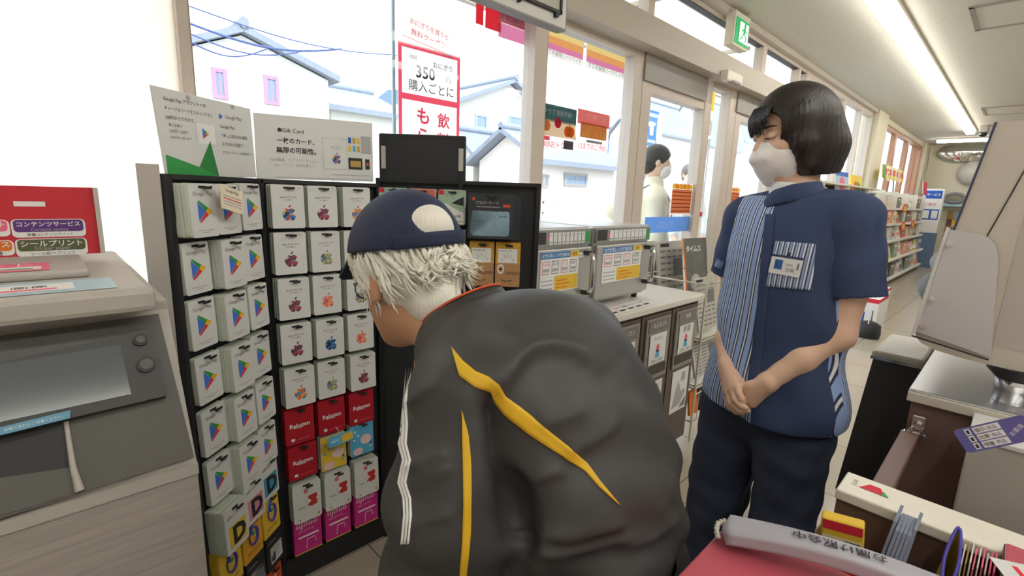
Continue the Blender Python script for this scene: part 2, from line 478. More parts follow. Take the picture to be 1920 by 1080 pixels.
window('window_7', 6.3, 9.67, .35, 2.8, .06, .06, .06, .06, mid=[(7.95, 8.03), (8.9, 8.98)])
window('window_8', 10.4, 15.0, 1.55, 2.76, .08, .1, .06, .06, mid=[(11.75, 11.9), (13.1, 13.25), (14.2, 14.3)], m=mat('bronze sash', (176, 128, 100), .4))
MB().b2(m_wall, (6.3, WY - .05, 0), (9.67, WY + .08, .35)).build('wall_sill', kind='structure')

# ------------------------------------------------------------------ ceiling lamps (the room's own light, plus one added row out of view)
m_tube = mat('lamp diffuser', (255, 252, 244), .5, emit=9.0)
m_lampw = mat('lamp housing', (236, 228, 212), .5)
def lamp_bar(x0, x1, y, label, alongy=False, group=None, w=.062):
    L = x1 - x0
    t = thing('ceiling_light', label, 'ceiling light', ((x0 + x1) / 2, y, CEIL) if not alongy else (y, (x0 + x1) / 2, CEIL), R(90) if alongy else 0, group)
    W = WORLD[t.name]
    def bx(m, lo, hi, nm, bev=.004):
        vs = MB().b2(m, lo, hi, bev, M=W); part(vs, nm, t)
    bx(m_lampw, (-L / 2, -w - .022, -.03), (L / 2, w + .022, 0), 'housing')
    bx(m_tube, (-L / 2 + .01, -w, -.085), (L / 2 - .01, w, -.03), 'diffuser', .02)
    return t
xs = [4.0, 5.5, 7.0, 8.5, 10.0, 11.5, 13.0]
nm = ['nearest', 'second', 'third', 'fourth', 'fifth', 'sixth']
for i in range(6):
    lamp_bar(xs[i] + .008, xs[i + 1] - .008, .97, 'white strip light, %s of the long row running to the far wall' % nm[i], group='strip lights in the long ceiling row')
lamp_bar(-.6, 1.6, 14.3, 'white strip light crossing the ceiling by the far wall', True)
for k, x in enumerate((-.8, .9, 2.6, 5.0, 7.5, 10)):
    lamp_bar(x, x + 1.5, -1.5, 'white strip light in the ceiling row behind the counter', group='strip lights behind the counter')
for k, x in enumerate((-.9, .75, 2.4)):  # extra unseen row, added to brighten the counter front and the customer's back
    lamp_bar(x, x + 1.5, -.55, 'white strip light added out of view to brighten the service counter', group='added unseen strip lights over the service counter')
def vent(px, py, w, d, label, rz=0):
    p = pz(px, py, CEIL)
    t = thing('ceiling_vent', label, 'vent', p, rz)
    W = WORLD[t.name]; f = MB()
    for lo, hi in (((-w, -d, -.012), (w, -d + .03, 0)), ((-w, d - .03, -.012), (w, d, 0)), ((-w, -d, -.012), (-w + .03, d, 0)), ((w - .03, -d, -.012), (w, d, 0))):
        f.b2(m_framed, lo, hi, M=W)
    part(f, 'frame', t)
    part(MB().b2(mat('vent panel', (212, 208, 198), .7), (-w + .03, -d + .03, -.006), (w - .03, d - .03, -.001), M=W), 'panel', t)
vent(1893, 24, .34, .21, 'square grey framed ceiling panel at the upper right corner')
vent(1903, 205, .4, .35, 'pale framed ceiling panel further back above the beige machine')
t = thing('smoke_detector', 'small grey box detector on the ceiling near the far wall', 'detector', pz(1847, 236, CEIL))
part(MB().b2(m_framed, (-.1, -.06, -.12), (.1, .06, 0), .01, M=WORLD[t.name]), 'housing', t)
part(MB().cyl(m_black, (0, 0, -.12), (-.02, 0, -.17), .05, M=WORLD[t.name]), 'lens', t)

# ================================================================== outdoors
m_asph = mat('asphalt', (150, 148, 146), .9, 0, 8, .12)
MB().b2(m_asph, (-30, WY + .06, -.25), (70, 80, -.12)).build('ground_outside', kind='structure')
MB().b2(film_mat('cream fascia', (248, 240, 230), .8), (.2, 2.75, 2.62), (6.5, 2.77, 3.6)).b2(m_frame, (.2, 2.74, 2.58), (6.5, 2.79, 2.63)).build('trim_4', kind='structure')

m_siding = mat('white siding', (226, 224, 216), .8, 0, 30, .05, stretch=(1.5, 1.5, .02))
m_plaster = mat('house plaster', (214, 210, 202), .85, 0, 5, .05)
m_roofb = mat('blue grey roof tiles', (128, 136, 150), .6, 0, 9, .25, stretch=(3, .4, .4))
m_roofp = mat('pale roof sheet', (206, 208, 212), .5, 0, 9, .05)
m_hwin = mat('house window glass', (120, 140, 165), .15)
m_rwood = mat('mauve window frame', (160, 126, 150), .6)
def house(label, x0, x1, y0, y1, ze, zr, ridge='y', wall=None, roof=None, wins=(), ov=.35, group=None, zb=-.12, skew=0.5, trimm=None):
    wall = wall or m_plaster; roof = roof or m_roofb
    t = thing('house', label, 'house', ((x0 + x1) / 2, (y0 + y1) / 2, zb), 0, group)
    w = MB(); r = MB()
    if ridge == 'y':
        xm = x0 + (x1 - x0) * skew
        P = lambda y: [(x0, y, zb), (x1, y, zb), (x1, y, ze), (xm, y, zr), (x0, y, ze)]
        a, b = P(y0), P(y1)
        w.add(a + b, [(0, 1, 2, 3, 4), (9, 8, 7, 6, 5), (0, 5, 6, 1), (1, 6, 7, 2), (2, 7, 8, 3), (3, 8, 9, 4), (4, 9, 5, 0)], wall)
        for xe, s in ((x0, -1), (x1, 1)):
            k = (zr - ze) / abs(xm - xe); xo = xe + s * ov; zo = ze - k * ov
            q = [(xo, y0 - ov, zo + .04), (xm, y0 - ov, zr + .04), (xm, y1 + ov, zr + .04), (xo, y1 + ov, zo + .04)]
            if s > 0: q = q[::-1]
            r.slab(roof, [Vector(p) + Vector((0, 0, .14)) for p in q], -.14) if False else r.hexa(roof, [q[0], q[1], q[2], q[3]] + [(p[0], p[1], p[2] + .16) for p in q])
        r.tube(roof, [(xm, y0 - ov - .05, zr + .24), (xm, y1 + ov, zr + .24)], .13)
    else:
        ym = (y0 + y1) / 2
        P = lambda x: [(x, y0, zb), (x, y1, zb), (x, y1, ze), (x, ym, zr), (x, y0, ze)]
        a, b = P(x1), P(x0)
        w.add(a + b, [(0, 1, 2, 3, 4), (9, 8, 7, 6, 5), (0, 5, 6, 1), (1, 6, 7, 2), (2, 7, 8, 3), (3, 8, 9, 4), (4, 9, 5, 0)], wall)
        for ye, s in ((y0, -1), (y1, 1)):
            k = (zr - ze) / abs(ym - ye); yo = ye + s * ov; zo = ze - k * ov
            q = [(x0 - ov, yo, zo + .04), (x1 + ov, yo, zo + .04), (x1 + ov, ym, zr + .04), (x0 - ov, ym, zr + .04)]
            if s > 0: q = q[::-1]
            r.hexa(roof, q + [(p[0], p[1], p[2] + .16) for p in q])
        r.tube(roof, [(x0 - ov, ym, zr + .24), (x1 + ov, ym, zr + .24)], .13)
    part(w, 'wall', t); part(r, 'roof', t)
    for (xa, xb, za, zb2) in wins:
        f = MB(); e = .09; tm = trimm or m_rwood
        f.b2(tm, (xa, y0 - .06, za), (xa + e, y0 + .02, zb2)); f.b2(tm, (xb - e, y0 - .06, za), (xb, y0 + .02, zb2)); f.b2(tm, (xa + e, y0 - .055, za), (xb - e, y0 + .02, za + e)); f.b2(tm, (xa + e, y0 - .055, zb2 - e), (xb - e, y0 + .02, zb2))
        o = part(f, 'window', t)
        p = MB().b2(m_hwin, (xa + e, y0 - .03, za + e), (xb - e, y0 - .01, zb2 - e)).b2(tm, ((xa + xb) / 2 - .02, y0 - .04, za + e), ((xa + xb) / 2 + .02, y0 - .01, zb2 - e))
        p.build('pane', o, WORLD[o.name])
    return t
def wq(x0, y0, x1, y1, Y):
    a = py_(x0, y1, Y); b = py_(x1, y0, Y); return (a.x, b.x, a.z, b.z)
Y1 = 14.0
a = py_(322, 120, Y1); b = py_(615, 150, Y1); c = py_(452, 66, Y1)
h1 = house('white sided gabled house with two mauve framed windows', a.x, b.x, Y1, Y1 + 7, py_(600, 148, Y1).z, c.z, 'y', m_siding, m_roofb, [wq(399, 131, 424, 184, Y1), wq(496, 145, 521, 195, Y1)], .25, skew=(c.x - a.x) / (b.x - a.x))
# skylight patch on the pale annex roof
a = py_(620, 205, 15.5); b = py_(742, 205, 15.5)
house('low white annex with a pale roof beside the gabled house', a.x, b.x, 15.5, 20, py_(640, 205, 15.5).z, py_(640, 180, 18).z, 'x', m_siding, m_roofb, [])
Y2 = 17.0
a = py_(862, 185, Y2); b = py_(1020, 185, Y2); c = py_(957, 158, Y2)
house('cream house with a tiled gable roof right of the red banner', a.x, b.x, Y2, Y2 + 8, py_(866, 192, Y2).z, c.z, 'y', m_plaster, m_roofb, [wq(890, 217, 913, 240, Y2), wq(952, 221, 984, 262, Y2)], .4, skew=(c.x - a.x) / (b.x - a.x), trimm=mat('pale blue trim', (150, 160, 185), .6))
Y2b = 14.5
a = py_(888, 300, Y2b); b = py_(1010, 300, Y2b)
house('low tiled outbuilding in front of the cream house', a.x, b.x, Y2b, Y2b + 1.6, py_(900, 285, Y2b).z, py_(930, 262, Y2b + .8).z, 'x', m_plaster, m_roofb, [])
Y3 = 11.0
a = py_(1012, 310, Y3); b = py_(1152, 310, Y3)
house('pinkish house with a blue grey roof behind the pumpkin posters', a.x, b.x, Y3, Y3 + 3, py_(1060, 303, Y3).z, py_(1060, 268, Y3 + 1.5).z, 'x', mat('pinkish plaster', (230, 220, 214), .85), m_roofb, [wq(1056, 327, 1100, 348, Y3), wq(1016, 328, 1028, 352, Y3)], .4, trimm=mat('grey trim', (150, 148, 150), .6))
Y4 = 22.0
for (xa, xb, yt, ye, lb) in ((1238, 1310, 214, 246, 'blue roofed house behind the blue sign pole'), (1318, 1392, 205, 262, 'pale blue tiled house behind the white railing fence'), (1396, 1500, 215, 258, 'grey blue roofed house behind the clerk')):
    a = py_(xa, ye, Y4); b = py_(xb, ye, Y4)
    house(lb, a.x, b.x, Y4, Y4 + 5, a.z, py_((xa + xb) / 2, yt, Y4 + 3).z, 'x', m_plaster, m_roofb, []); Y4 += 6
# distant hill
hl = MB(); pts = []
for i in range(25):
    x = 30 + i * 3.2; pts.append((x, 58, 11.0 + 3.2 * math.sin(i * .45) + 1.2 * math.sin(i * 1.3)))
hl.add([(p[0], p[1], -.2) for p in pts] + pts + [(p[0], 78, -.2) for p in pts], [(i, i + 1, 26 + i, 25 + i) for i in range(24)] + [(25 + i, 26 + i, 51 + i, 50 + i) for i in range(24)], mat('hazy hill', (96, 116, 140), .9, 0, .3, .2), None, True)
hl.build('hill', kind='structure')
# railing fence
a = py_(1236, 300, 8.0); b = py_(1450, 300, 8.0); zt = py_(1330, 292, 8).z
t = thing('railing_fence', 'white upright bar railing fence across the street', 'fence', (a.x, 8, -.12))
m_rail = mat('white railing', (236, 238, 240), .5)
f = MB(); n = 64
for i in range(n + 1):
    x = a.x + (b.x - a.x) * i / n; f.b2(m_rail, (x - .025, 7.98, .2 if i % 8 else -.12), (x + .025, 8.02, zt))
part(f, 'bars', t)
part(MB().b2(m_rail, (a.x, 7.96, zt), (b.x, 8.04, zt + .07)).b2(m_rail, (a.x, 7.96, .15), (b.x, 8.04, .22)), 'rail', t)
# power lines
m_wire = mat('power cable', (70, 84, 140), .6)
for i, (q, sg) in enumerate((([(345, 8), (760, 104)], 'topmost'), ([(345, 40), (640, 92)], 'thick second'), ([(345, 58), (570, 96)], 'third'), ([(345, 72), (500, 92)], 'lowest'))):
    p0, p1 = py_(*q[0], 12.5), py_(*q[1], 13.0)
    pts = [p0.lerp(p1, k / 10) - Vector((0, 0, .25 * math.sin(math.pi * k / 10))) for k in range(11)]
    MB().tube(m_wire, pts, .014 if i != 1 else .024, 6).build('power_line', label='%s overhead power cable in front of the gabled house' % sg, cat='cable', group='overhead cables')
# white car
t = thing('car', 'small white parked car beyond the window by the posters', 'car', py_(1076, 402, 9.0) * 1.0, R(20))
W = WORLD[t.name]; W.translation.z = -.12; t.matrix_basis = W
m_car = mat('white car paint', (235, 236, 238), .25); 
cb = MB(); cb.box(m_car, (0, 1.4, .62), (1.6, 3.4, .62), W, .12, seg=3); cb.box(m_car, (0, 1.7, 1.1), (1.35, 2.0, .55), W, .18, seg=3); part(cb, 'body', t)
part(MB().box(mat('car glass', (60, 72, 88), .1), (0, .78, 1.1), (1.2, .12, .4), W, .03), 'windscreen', t)
part(MB().box(mat('car grille', (70, 84, 110), .4), (0, -.3, .58), (.9, .06, .2), W, .02), 'grille', t)
for s in (-1, 1):
    part(MB().cyl(mat('headlight', (235, 240, 255), .1), (s * .6, -.33, .66), (s * .6, -.2, .66), .11, M=W), 'headlight', t)
    for yy in (.3, 2.6):
        part(MB().cyl(m_black, (s * .82, yy, .3), (s * .62, yy, .3), .3, M=W), 'wheel', t)

# ------------------------------------------------------------------ banners, posters and signs on or behind the glass
m_red = mat('poster red', (222, 42, 66), .6); m_redp = mat('poster pink red', (238, 110, 140), .6); m_ink = mat('dark ink', (52, 50, 60), .6)
m_orange = mat('orange', (232, 122, 40), .6); m_yel = mat('yellow', (244, 206, 70), .6); m_blue = mat('sign blue', (24, 92, 190), .5); m_grey = mat('print grey', (130, 130, 134), .6)
m_pink = mat('awning pink', (232, 120, 160), .6); m_awo = mat('awning orange', (246, 186, 96), .6); m_paper = film_mat('backlit paper', (252, 249, 246), .75)
m_redt = film_mat('backlit red print', (232, 84, 104), .75)
def pane_frame(px, py, y):                # upright frame on a plane facing the room, origin at that pixel
    return frame(py_(px, py, y), (1, 0, 0), (0, 0, 1))
def ysize(x0, y0, x1, y1, Y):
    a = py_(x0, (y0 + y1) / 2, Y); b = py_(x1, (y0 + y1) / 2, Y); c = py_((x0 + x1) / 2, y1, Y); d = py_((x0 + x1) / 2, y0, Y)
    return b.x - a.x, d.z - c.z
# red and white drink offer banner
YB = 2.12
p = py_(807, 300, YB); pt = py_(807, 92, YB)
W0 = (py_(865, 180, YB).x - py_(751, 180, YB).x); H0 = pt.z - p.z + .55
t = thing('banner_flag', 'tall red bordered white banner offering a drink with rice balls', 'banner', (p.x, YB, pt.z - H0))
F = frame((p.x - W0 / 2, YB, pt.z - H0), (1, 0, 0), (0, 0, 1))
b = MB(); b.box(m_paper, (W0 / 2, H0 / 2, -.003), (W0, H0, .004), F)
hh = .2
for x0_, y0_, x1_, y1_ in ((0, 0, .018, H0), (W0 - .018, 0, W0, H0), (.018, H0 - .02, W0 - .018, H0), (.018, H0 - .25, W0 - .018, H0 - .222), (.018, 0, W0 - .018, .02)): b.rect(film_mat('banner border red', (250, 92, 118), .75), F, x0_, y0_, x1_, y1_)
b.text(m_ink, '1会計', F, W0 * .22, H0 - .055, h=.018); b.text(m_ink, 'おにぎり', F, W0 * .7, H0 - .068, h=.028)
b.text(m_ink, '350', F, W0 * .42, H0 - .115, h=.056, bold=.02); b.text(m_ink, '円', F, W0 * .80, H0 - .12, h=.03); b.text(m_ink, '購入ごとに', F, W0 * .52, H0 - .18, w=W0 * .74)
m_red2 = film_mat('banner red letters', (240, 60, 90), .7)
b.text(m_red2, 'も', F, W0 * .38, H0 - .315, h=.075, bold=.02); b.text(m_red2, 'ら', F, W0 * .38, H0 - .41, h=.075, bold=.02); b.text(m_red2, 'え', F, W0 * .38, H0 - .5, h=.075, bold=.02)
b.text(m_red2, '飲', F, W0 * .72, H0 - .325, h=.075, bold=.015); b.text(m_red2, '料', F, W0 * .72, H0 - .42, h=.075, bold=.015); b.text(m_red2, 'が', F, W0 * .72, H0 - .51, h=.075, bold=.015)
part(b, 'cloth', t)
hd = MB(); q = py_(805, 65, YB)
F2 = frame((q.x, YB, q.z), (1, 0, -.12), (0, 0, 1))
hd.text(m_redt, 'おにぎりを買うと', F2, 0, .025, w=.22); hd.text(m_redt, '無料クーポン', F2, .0, -.02, w=.2); hd.rect(m_redt, F2, -.14, -.055, .14, -.05)
hd.box(m_paper, (0, 0, -.004), (.3, .13, .004), F2)
part(hd, 'header_strip', t)
pl = MB(); x = py_(738, 150, YB).x; pl.cyl(mat('pale pole', (200, 214, 226), .4), (x, YB, -.12), (x, YB, 2.6), .009); part(pl, 'pole', t)
# mirrored red date banner near the top
for (x0, y0, x1, y1, lb, txt, wt) in ((893, 10, 907, 42, 'narrow red strip poster left of the date banner', None, 1), (911, 14, 940, 52, 'plain red square poster on the glass top', None, 1), (936, 22, 993, 72, 'red and pink date banner reading reversed through the glass', '10/20・11', 1)):
    w, h = ysize(x0, y0, x1, y1, 2.02); h *= 1.25
    F = pane_frame((x0 + x1) / 2, (y0 + y1) / 2, 2.02); b = MB(); b.box(m_redt, (0, 0, -.002), (w, h if not txt else .001, .003), F)
    if txt:
        b.box(m_paper, (0, 0, -.004), (w, h, .002), F); b.rect(m_redp, F, -w / 2, -.008, w / 2, h / 2, .0002)
        b.rect(m_paper, F, -w / 2, -.012, w / 2, -.008, .0006); b.rect(film_mat('backlit pink print', (238, 146, 190), .75), F, -w / 2, -h / 2, w / 2, -.012)
        b.text(m_paper, txt, F, 0, .022, w=w * .9, bold=.02, mirror=True)
    b.build('window_poster', M=F, label=lb, cat='poster')
# striped awning banner
for i, (x0, x1) in enumerate(((1017, 1094), (1100, 1176))):
    YA = 2.3
    a = py_(x0, 100, YA); c = py_(x1, 100, YA); zt = py_(1100, 52, YA).z; zb = py_(1100, 127, YA).z
    F = frame((a.x, YA, zb), (1, 0, 0), (0, 0, 1)); w = c.x - a.x; h = zt - zb; b = MB()
    b.box(m_paper, (w / 2, h / 2, -.003), (w, h, .004), F)
    fo = lambda n, c2: film_mat(n, c2, .75)
    b.rect(fo('aw yellow', (250, 226, 150)), F, 0, h * .48, w, h * .62); b.rect(fo('aw orange', (244, 176, 110)), F, 0, h * .3, w, h * .48); b.rect(fo('aw pink', (236, 140, 190)), F, 0, h * .16, w, h * .3)
    b.text(m_grey, 'キャンペーン開催中です', F, w / 2, h * .1, w=w * .9, mirror=True)
    for k in range(4): b.disc(m_redt, F, w * (.15 + .23 * k), h * (.72), .035, ry=.022)
    for k in (.05, .95): b.tube(m_white, [F @ Vector((w * k, h, -.003)), F @ Vector((w * k, 2.6 - zb, -.45))], .003, 6)
    b.build('awning_banner', M=F, label='yellow orange pink striped awning banner, %s piece above the posters' % ('first' if i == 0 else 'second'), cat='banner', group='striped awning banners')
# pumpkin posters
def poster(name, x0, y0, x1, y1, Y, label, paint, cat='poster', group=None, th=.003):
    w, h = ysize(x0, y0, x1, y1, Y); F = pane_frame(x0, (y0 + y1) / 2, Y); F = F @ T(0, -h / 2, 0)
    b = MB(); b.box(m_paper, (w / 2, h / 2, -th / 2), (w, h, th), F); paint(b, F, w, h)
    return b.build(name, M=F, label=label, cat=cat, group=group)
fl = lambda n, c, t=.45: film_mat(n, c, t)
def pumpkin(b, F, x, y, r, c):
    for k in (-1, 1, 0): b.disc(c, F, x + k * r * .45, y, r * .62, .0008 + .0002 * (k == 0), ry=r * .7)
    b.rect(fl('stem green', (90, 110, 60)), F, x - r * .08, y + r * .6, x + r * .12, y + r * .95, .001)
def paint_p1(b, F, w, h):
    b.rect(fl('dusk teal', (66, 96, 98)), F, 0, h * .62, w, h); b.rect(fl('sand', (232, 206, 174)), F, 0, h * .3, w, h * .66, .0005)
    pumpkin(b, F, w * .17, h * .52, h * .17, fl('pump1', (226, 140, 90))); pumpkin(b, F, w * .82, h * .46, h * .18, fl('pump2', (226, 110, 50))); b.disc(fl('rosette', (204, 50, 70)), F, w * .5, h * .62, h * .12, .001)
    b.text(m_paper, 'クラブ 期限予約!', F, w * .5, h * .84, w=w * .75, d=.001, bold=.02); b.text(m_redt, '¥300おトク!', F, w * .4, h * .12, w=w * .7, d=.001); b.rect(m_redt, F, .02, h * .2, w * .3, h * .29, .001); b.rect(m_ink, F, w * .68, h * .05, w * .95, h * .25, .001)
def paint_p2(b, F, w, h):
    b.rect(fl('autumn pink', (226, 120, 116)), F, 0, h * .65, w, h); b.rect(fl('autumn brown', (198, 120, 70)), F, w * .1, h * .33, w * .92, h * .7, .0005)
    for k in range(7): b.poly(fl('flame', (240, 190, 90)), [(w * (.14 + .11 * k), h * .36), (w * (.22 + .11 * k), h * .36), (w * (.18 + .11 * k), h * (.56 + .04 * (k % 2)))], F, .0009)
    b.text(m_paper, 'クラブ 期限予約!', F, w * .5, h * .86, w=w * .8, d=.001, bold=.02); b.text(m_redt, '12までのご予約', F, w * .5, h * .12, w=w * .85, d=.001); b.rect(m_grey, F, w * .3, h * .22, w * .8, h * .28, .001)
poster('window_poster', 1009, 192, 1080, 276, 1.935, 'pumpkin poster with a dark sky on the glass', paint_p1)
poster('window_poster', 1082, 204, 1142, 280, 1.935, 'orange autumn poster right of the pumpkin poster', paint_p2)
def paint_cp(b, F, w, h):
    b.rect(fl('cp yellow', (240, 190, 60)), F, .01, h * .82, w - .01, h - .01); b.rect(fl('cp orange', (214, 128, 84)), F, .01, .01, w - .01, h * .8)
    for k in range(6): b.rect(fl('cp dark', (166, 84, 66)), F, .02, h * (.1 + .12 * k), w - .02, h * (.13 + .12 * k), .0008)
    b.text(m_redt, '秋の味覚', F, w / 2, h * .9, w=w * .7, d=.001)
poster('door_poster', 1258, 343, 1297, 402, 1.935, 'orange and yellow text poster on the sliding door', paint_cp)
poster('door_poster', 1357, 350, 1386, 396, 1.935, 'orange text poster on the glass behind the clerk', paint_cp)
# blue safety band
a = py_(1208, 430, 1.938); b = py_(1296, 430, 1.938)
F = frame((a.x, 1.938, 1.10), (1, 0, 0), (0, 0, 1))
MB().box(film_mat('blue film', (150, 190, 236), .6), ((b.x - a.x) / 2, .06, 0), (b.x - a.x, .12, .002), F).text(m_paper, '自動ドア', F, .3, .06, h=.06, d=.002).build('door_sticker', M=F, label='light blue safety band sticker across the sliding door glass', cat='sticker')
# roadside shop sign
t = thing('roadside_sign', 'blue and white shield shaped roadside sign on a pole', 'sign', (py_(1222, 240, 10).x, 10, -.12))
F = pane_frame(1222, 240, 10); b = MB()
b.prism(m_blue, [(-.45, -.62), (.45, -.62), (.36, -.28), (.36, .28), (.45, .62), (-.45, .62), (-.36, .28), (-.36, -.28)], -.06, 0, F); b.text(m_white, 'LAWSON', F, 0, .45, w=.72, d=.003, bold=.03); b.text(m_white, 'STATION', F, 0, -.47, w=.62, d=.003, bold=.02)
b.prism(m_white, [(-.1, -.26), (.1, -.26), (.13, .05), (.07, .14), (.07, .22), (-.07, .22), (-.07, .14), (-.13, .05)], 0, .01, F); part(b, 'sign_board', t)
part(MB().box(mat('sign shadow box', (226, 232, 240), .5), (.28, 0, -.12), (1.2, 1.5, .1), F), 'back_board', t)
x = py_(1222, 240, 10).x
part(MB().cyl(m_grey, (x + .2, 10.2, -.12), (x + .2, 10.2, py_(1222, 262, 10).z), .07), 'pole', t)
# tall promo flag behind the door
YN = 2.7
a = py_(1333, 170, YN); c = py_(1333, 455, YN)
t = thing('promotional_flag', 'tall narrow red and white promotional flag beyond the door', 'flag', (a.x, YN, -.12))
F = frame((a.x - .08, YN, c.z), (1, 0, 0), (0, 0, 1)); Hn = a.z - c.z
b = MB(); b.grid(fl('flag cloth', (250, 240, 234), .4), lambda u, v: F @ Vector((u * .17, v * Hn, .012 * math.sin(v * 9))), 2, 20, .003)
for k, ch in enumerate('おいしい秋がきた'): b.text(m_redt, ch, F, .085, Hn * (.82 - .1 * k), h=.07, d=.016)
b.rect(fl('flag yellow', (246, 200, 60)), F, 0, Hn * .88, .17, Hn, .016); b.rect(m_redt, F, 0, Hn * .19, .17, Hn * .22, .016)
part(b, 'cloth', t); part(MB().cyl(m_white, (a.x + .1, YN, -.12), (a.x + .1, YN, a.z + .15), .01), 'pole', t)
# ================================================================== card display rack
RH = 1.375
PL = (Vector((.212, 1.36, 0)), Vector((.468, 1.57, 0)))       # left wing
PC = (Vector((.474, 1.57, 0)), Vector((.852, 1.57, 0)))       # middle panel
PR = (Vector((.856, 1.565, 0)), Vector((1.25, 1.175, 0)))     # right wing
rack = thing('card_display_rack', 'black three panel gift card rack folded around the bending customer', 'display rack', (.66, 1.57, 0))
def panel_frame(P): return frame(P[0], P[1] - P[0], (0, 0, 1))
FL, FC, FR = panel_frame(PL), panel_frame(PC), panel_frame(PR)
def lenp(P): return (P[1] - P[0]).length
m_edge = mat('grey side board', (196, 190, 184), .5)
for nme, P, F, splits in (('left', PL, FL, ()), ('mid', PC, FC, ()), ('right', PR, FR, (.285,))):
    L = lenp(P); b = MB(); RH = 1.375 if nme != 'right' else 1.395
    b.box(m_blackm, (L / 2, RH / 2, -.02), (L, RH, .02), F, .003)
    for u in (0, L) + splits: b.box(m_black, (u, RH / 2, -.002), (.016, RH, .026), F, .002)
    b.box(m_black, (L / 2, RH - .006, -.004), (L, .012, .03), F); b.box(m_black, (L / 2, .045, -.002), (L, .09, .03), F)
    part(b, 'panel', rack)
# grey outer side board of the left wing
RH = 1.375
e = (PL[1] - PL[0]).normalized()
b = MB(); n_l = FL.to_3x3() @ Vector((0, 0, 1))
o = PL[0] - e * .012
b.hexa(m_edge, [o - n_l * .004, o - e * .016 - n_l * .045, o - e * .004 - n_l * .045, o + e * .002 - n_l * .004] + [v + Vector((0, 0, RH + .02)) for v in (o - n_l * .004, o - e * .016 - n_l * .045, o - e * .004 - n_l * .045, o + e * .002 - n_l * .004)])
part(b, 'side_board', rack)
# topper on the right wing
b = MB(); Lr = lenp(PR)
b.box(m_black, (.15, RH + .085, -.012), (.30, .17, .014), FR, .006); b.box(m_edge, (.018, RH + .09, -.003), (.016, .075, .004), FR); b.box(m_edge, (.284, RH + .09, -.003), (.016, .075, .004), FR); b.box(m_blackm, (.15, RH + .085, -.004), (.25, .14, .006), FR)
part(b, 'topper_holder', rack)

hooks = []
def hook(F, u, v, d, wid=.05):
    b = MB()
    b.tube(m_black, [(u, v, -.01), (u, v, d - .004), (u + .004, v - .004, d + .006), (u + .016, v + .001, d + .010)], .0022, 6, M=F)
    b.box(m_black, (u + .006, v - .002, d + .007), (.022, .007, .004), F, .0015)
    hooks.append(part(b, 'peg_hook', rack))

m_card = mat('card white', (224, 224, 222), .45, 0, 60, .01)
m_cedge = mat('card stack edge', (206, 214, 200), .6, 0, 400, .12, stretch=(1, 1, .02))
gB, gG, gR, gY = mat('play blue', (66, 120, 220), .5), mat('play green', (50, 160, 76), .5), mat('play red', (222, 62, 60), .5), mat('play yellow', (248, 186, 40), .5)
m_txt = mat('card grey text', (120, 122, 126), .6); m_lt = mat('card light text', (178, 178, 180), .6); m_dk = mat('card dark text', (40, 42, 46), .6)
def rrect(w, h, r, n=4):
    P = []
    for cx, cy, a0 in ((w - r, r, -90), (w - r, h - r, 0), (r, h - r, 90), (r, r, 180)):
        for k in range(n + 1):
            a = R(a0 + 90 * k / n); P.append((cx + r * math.cos(a), cy + r * math.sin(a)))
    return P
def p_google(b, F, w, h, k):
    b.text(m_txt, 'Google Play', F, w * .5, h * .80, w=w * .72, d=.0008)
    tx, ty, s = w * .27, h * .27, h * .42
    A = lambda x, y: (tx + x * s, ty + y * s)
    b.poly(gB, [A(0, .06), A(.44, .5), A(0, .94)], F); b.poly(gG, [A(.02, .96), A(.44, .5), A(.62, .66), A(.1, .99)], F); b.poly(gR, [A(.02, .04), A(.1, .01), A(.62, .34), A(.44, .5)], F); b.poly(gY, [A(.62, .34), A(.86, .47), A(.86, .53), A(.62, .66), A(.44, .5)], F)
    for i in range(2): b.rect(m_lt, F, w * (.2 + .15 * i), h * (.12 - .04 * i), w * (.8 - .15 * i), h * (.135 - .04 * i))
PAL = [[(200, 60, 70), (70, 130, 190), (40, 60, 90), (120, 190, 200), (230, 190, 120)], [(60, 70, 90), (190, 80, 100), (120, 60, 80), (60, 60, 66), (210, 200, 210)], [(230, 90, 60), (240, 170, 60), (70, 150, 200), (210, 60, 90), (240, 210, 150)], [(150, 160, 130), (200, 190, 120), (110, 130, 150), (180, 180, 180), (90, 110, 100)], [(236, 120, 90), (244, 170, 110), (226, 90, 120), (250, 200, 120), (236, 140, 150)], [(40, 70, 130), (80, 130, 190), (30, 40, 70), (120, 170, 210), (60, 90, 150)]]
PM = [[mat('emblem %d%d' % (i, j), c, .5) for j, c in enumerate(P)] for i, P in enumerate(PAL)]
APL = [(.50, .74), (.58, .79), (.70, .80), (.82, .74), (.88, .66), (.80, .58), (.78, .46), (.82, .36), (.92, .28), (.86, .14), (.76, .02), (.66, .0), (.56, .04), (.48, .04), (.36, .0), (.26, .02), (.14, .16), (.06, .36), (.06, .54), (.14, .70), (.26, .79), (.38, .79)]
def p_apple(b, F, w, h, k):
    P = PM[k % 6]; s = h * .35; ox, oy = w * .5 - .48 * s, h * .18
    A = lambda p: (ox + p[0] * s, oy + p[1] * s)
    c = A((.46, .40)); n = len(APL)
    for i in range(n):
        b.poly(P[(i * 7 // 9) % 5], [c, A(APL[i]), A(APL[(i + 1) % n])], F)
    b.disc(P[2], F, *A((.34, .46)), .15 * s, .0007, 9); b.disc(P[1], F, *A((.6, .24)), .13 * s, .0007, 9)
    b.poly(P[0], [A((.47, .84)), A((.50, .98)), A((.62, 1.06)), A((.62, .96)), A((.54, .86))], F)
    b.text(m_dk, 'Apple のすべてを', F, w * .5, h * .715, w=w * .52, d=.0008); b.text(m_dk, 'この一枚で。', F, w * .5, h * .655, w=w * .3, d=.0008); b.text(m_lt, '¥1,500〜', F, w * .84, h * .93, w=w * .2, d=.0008)
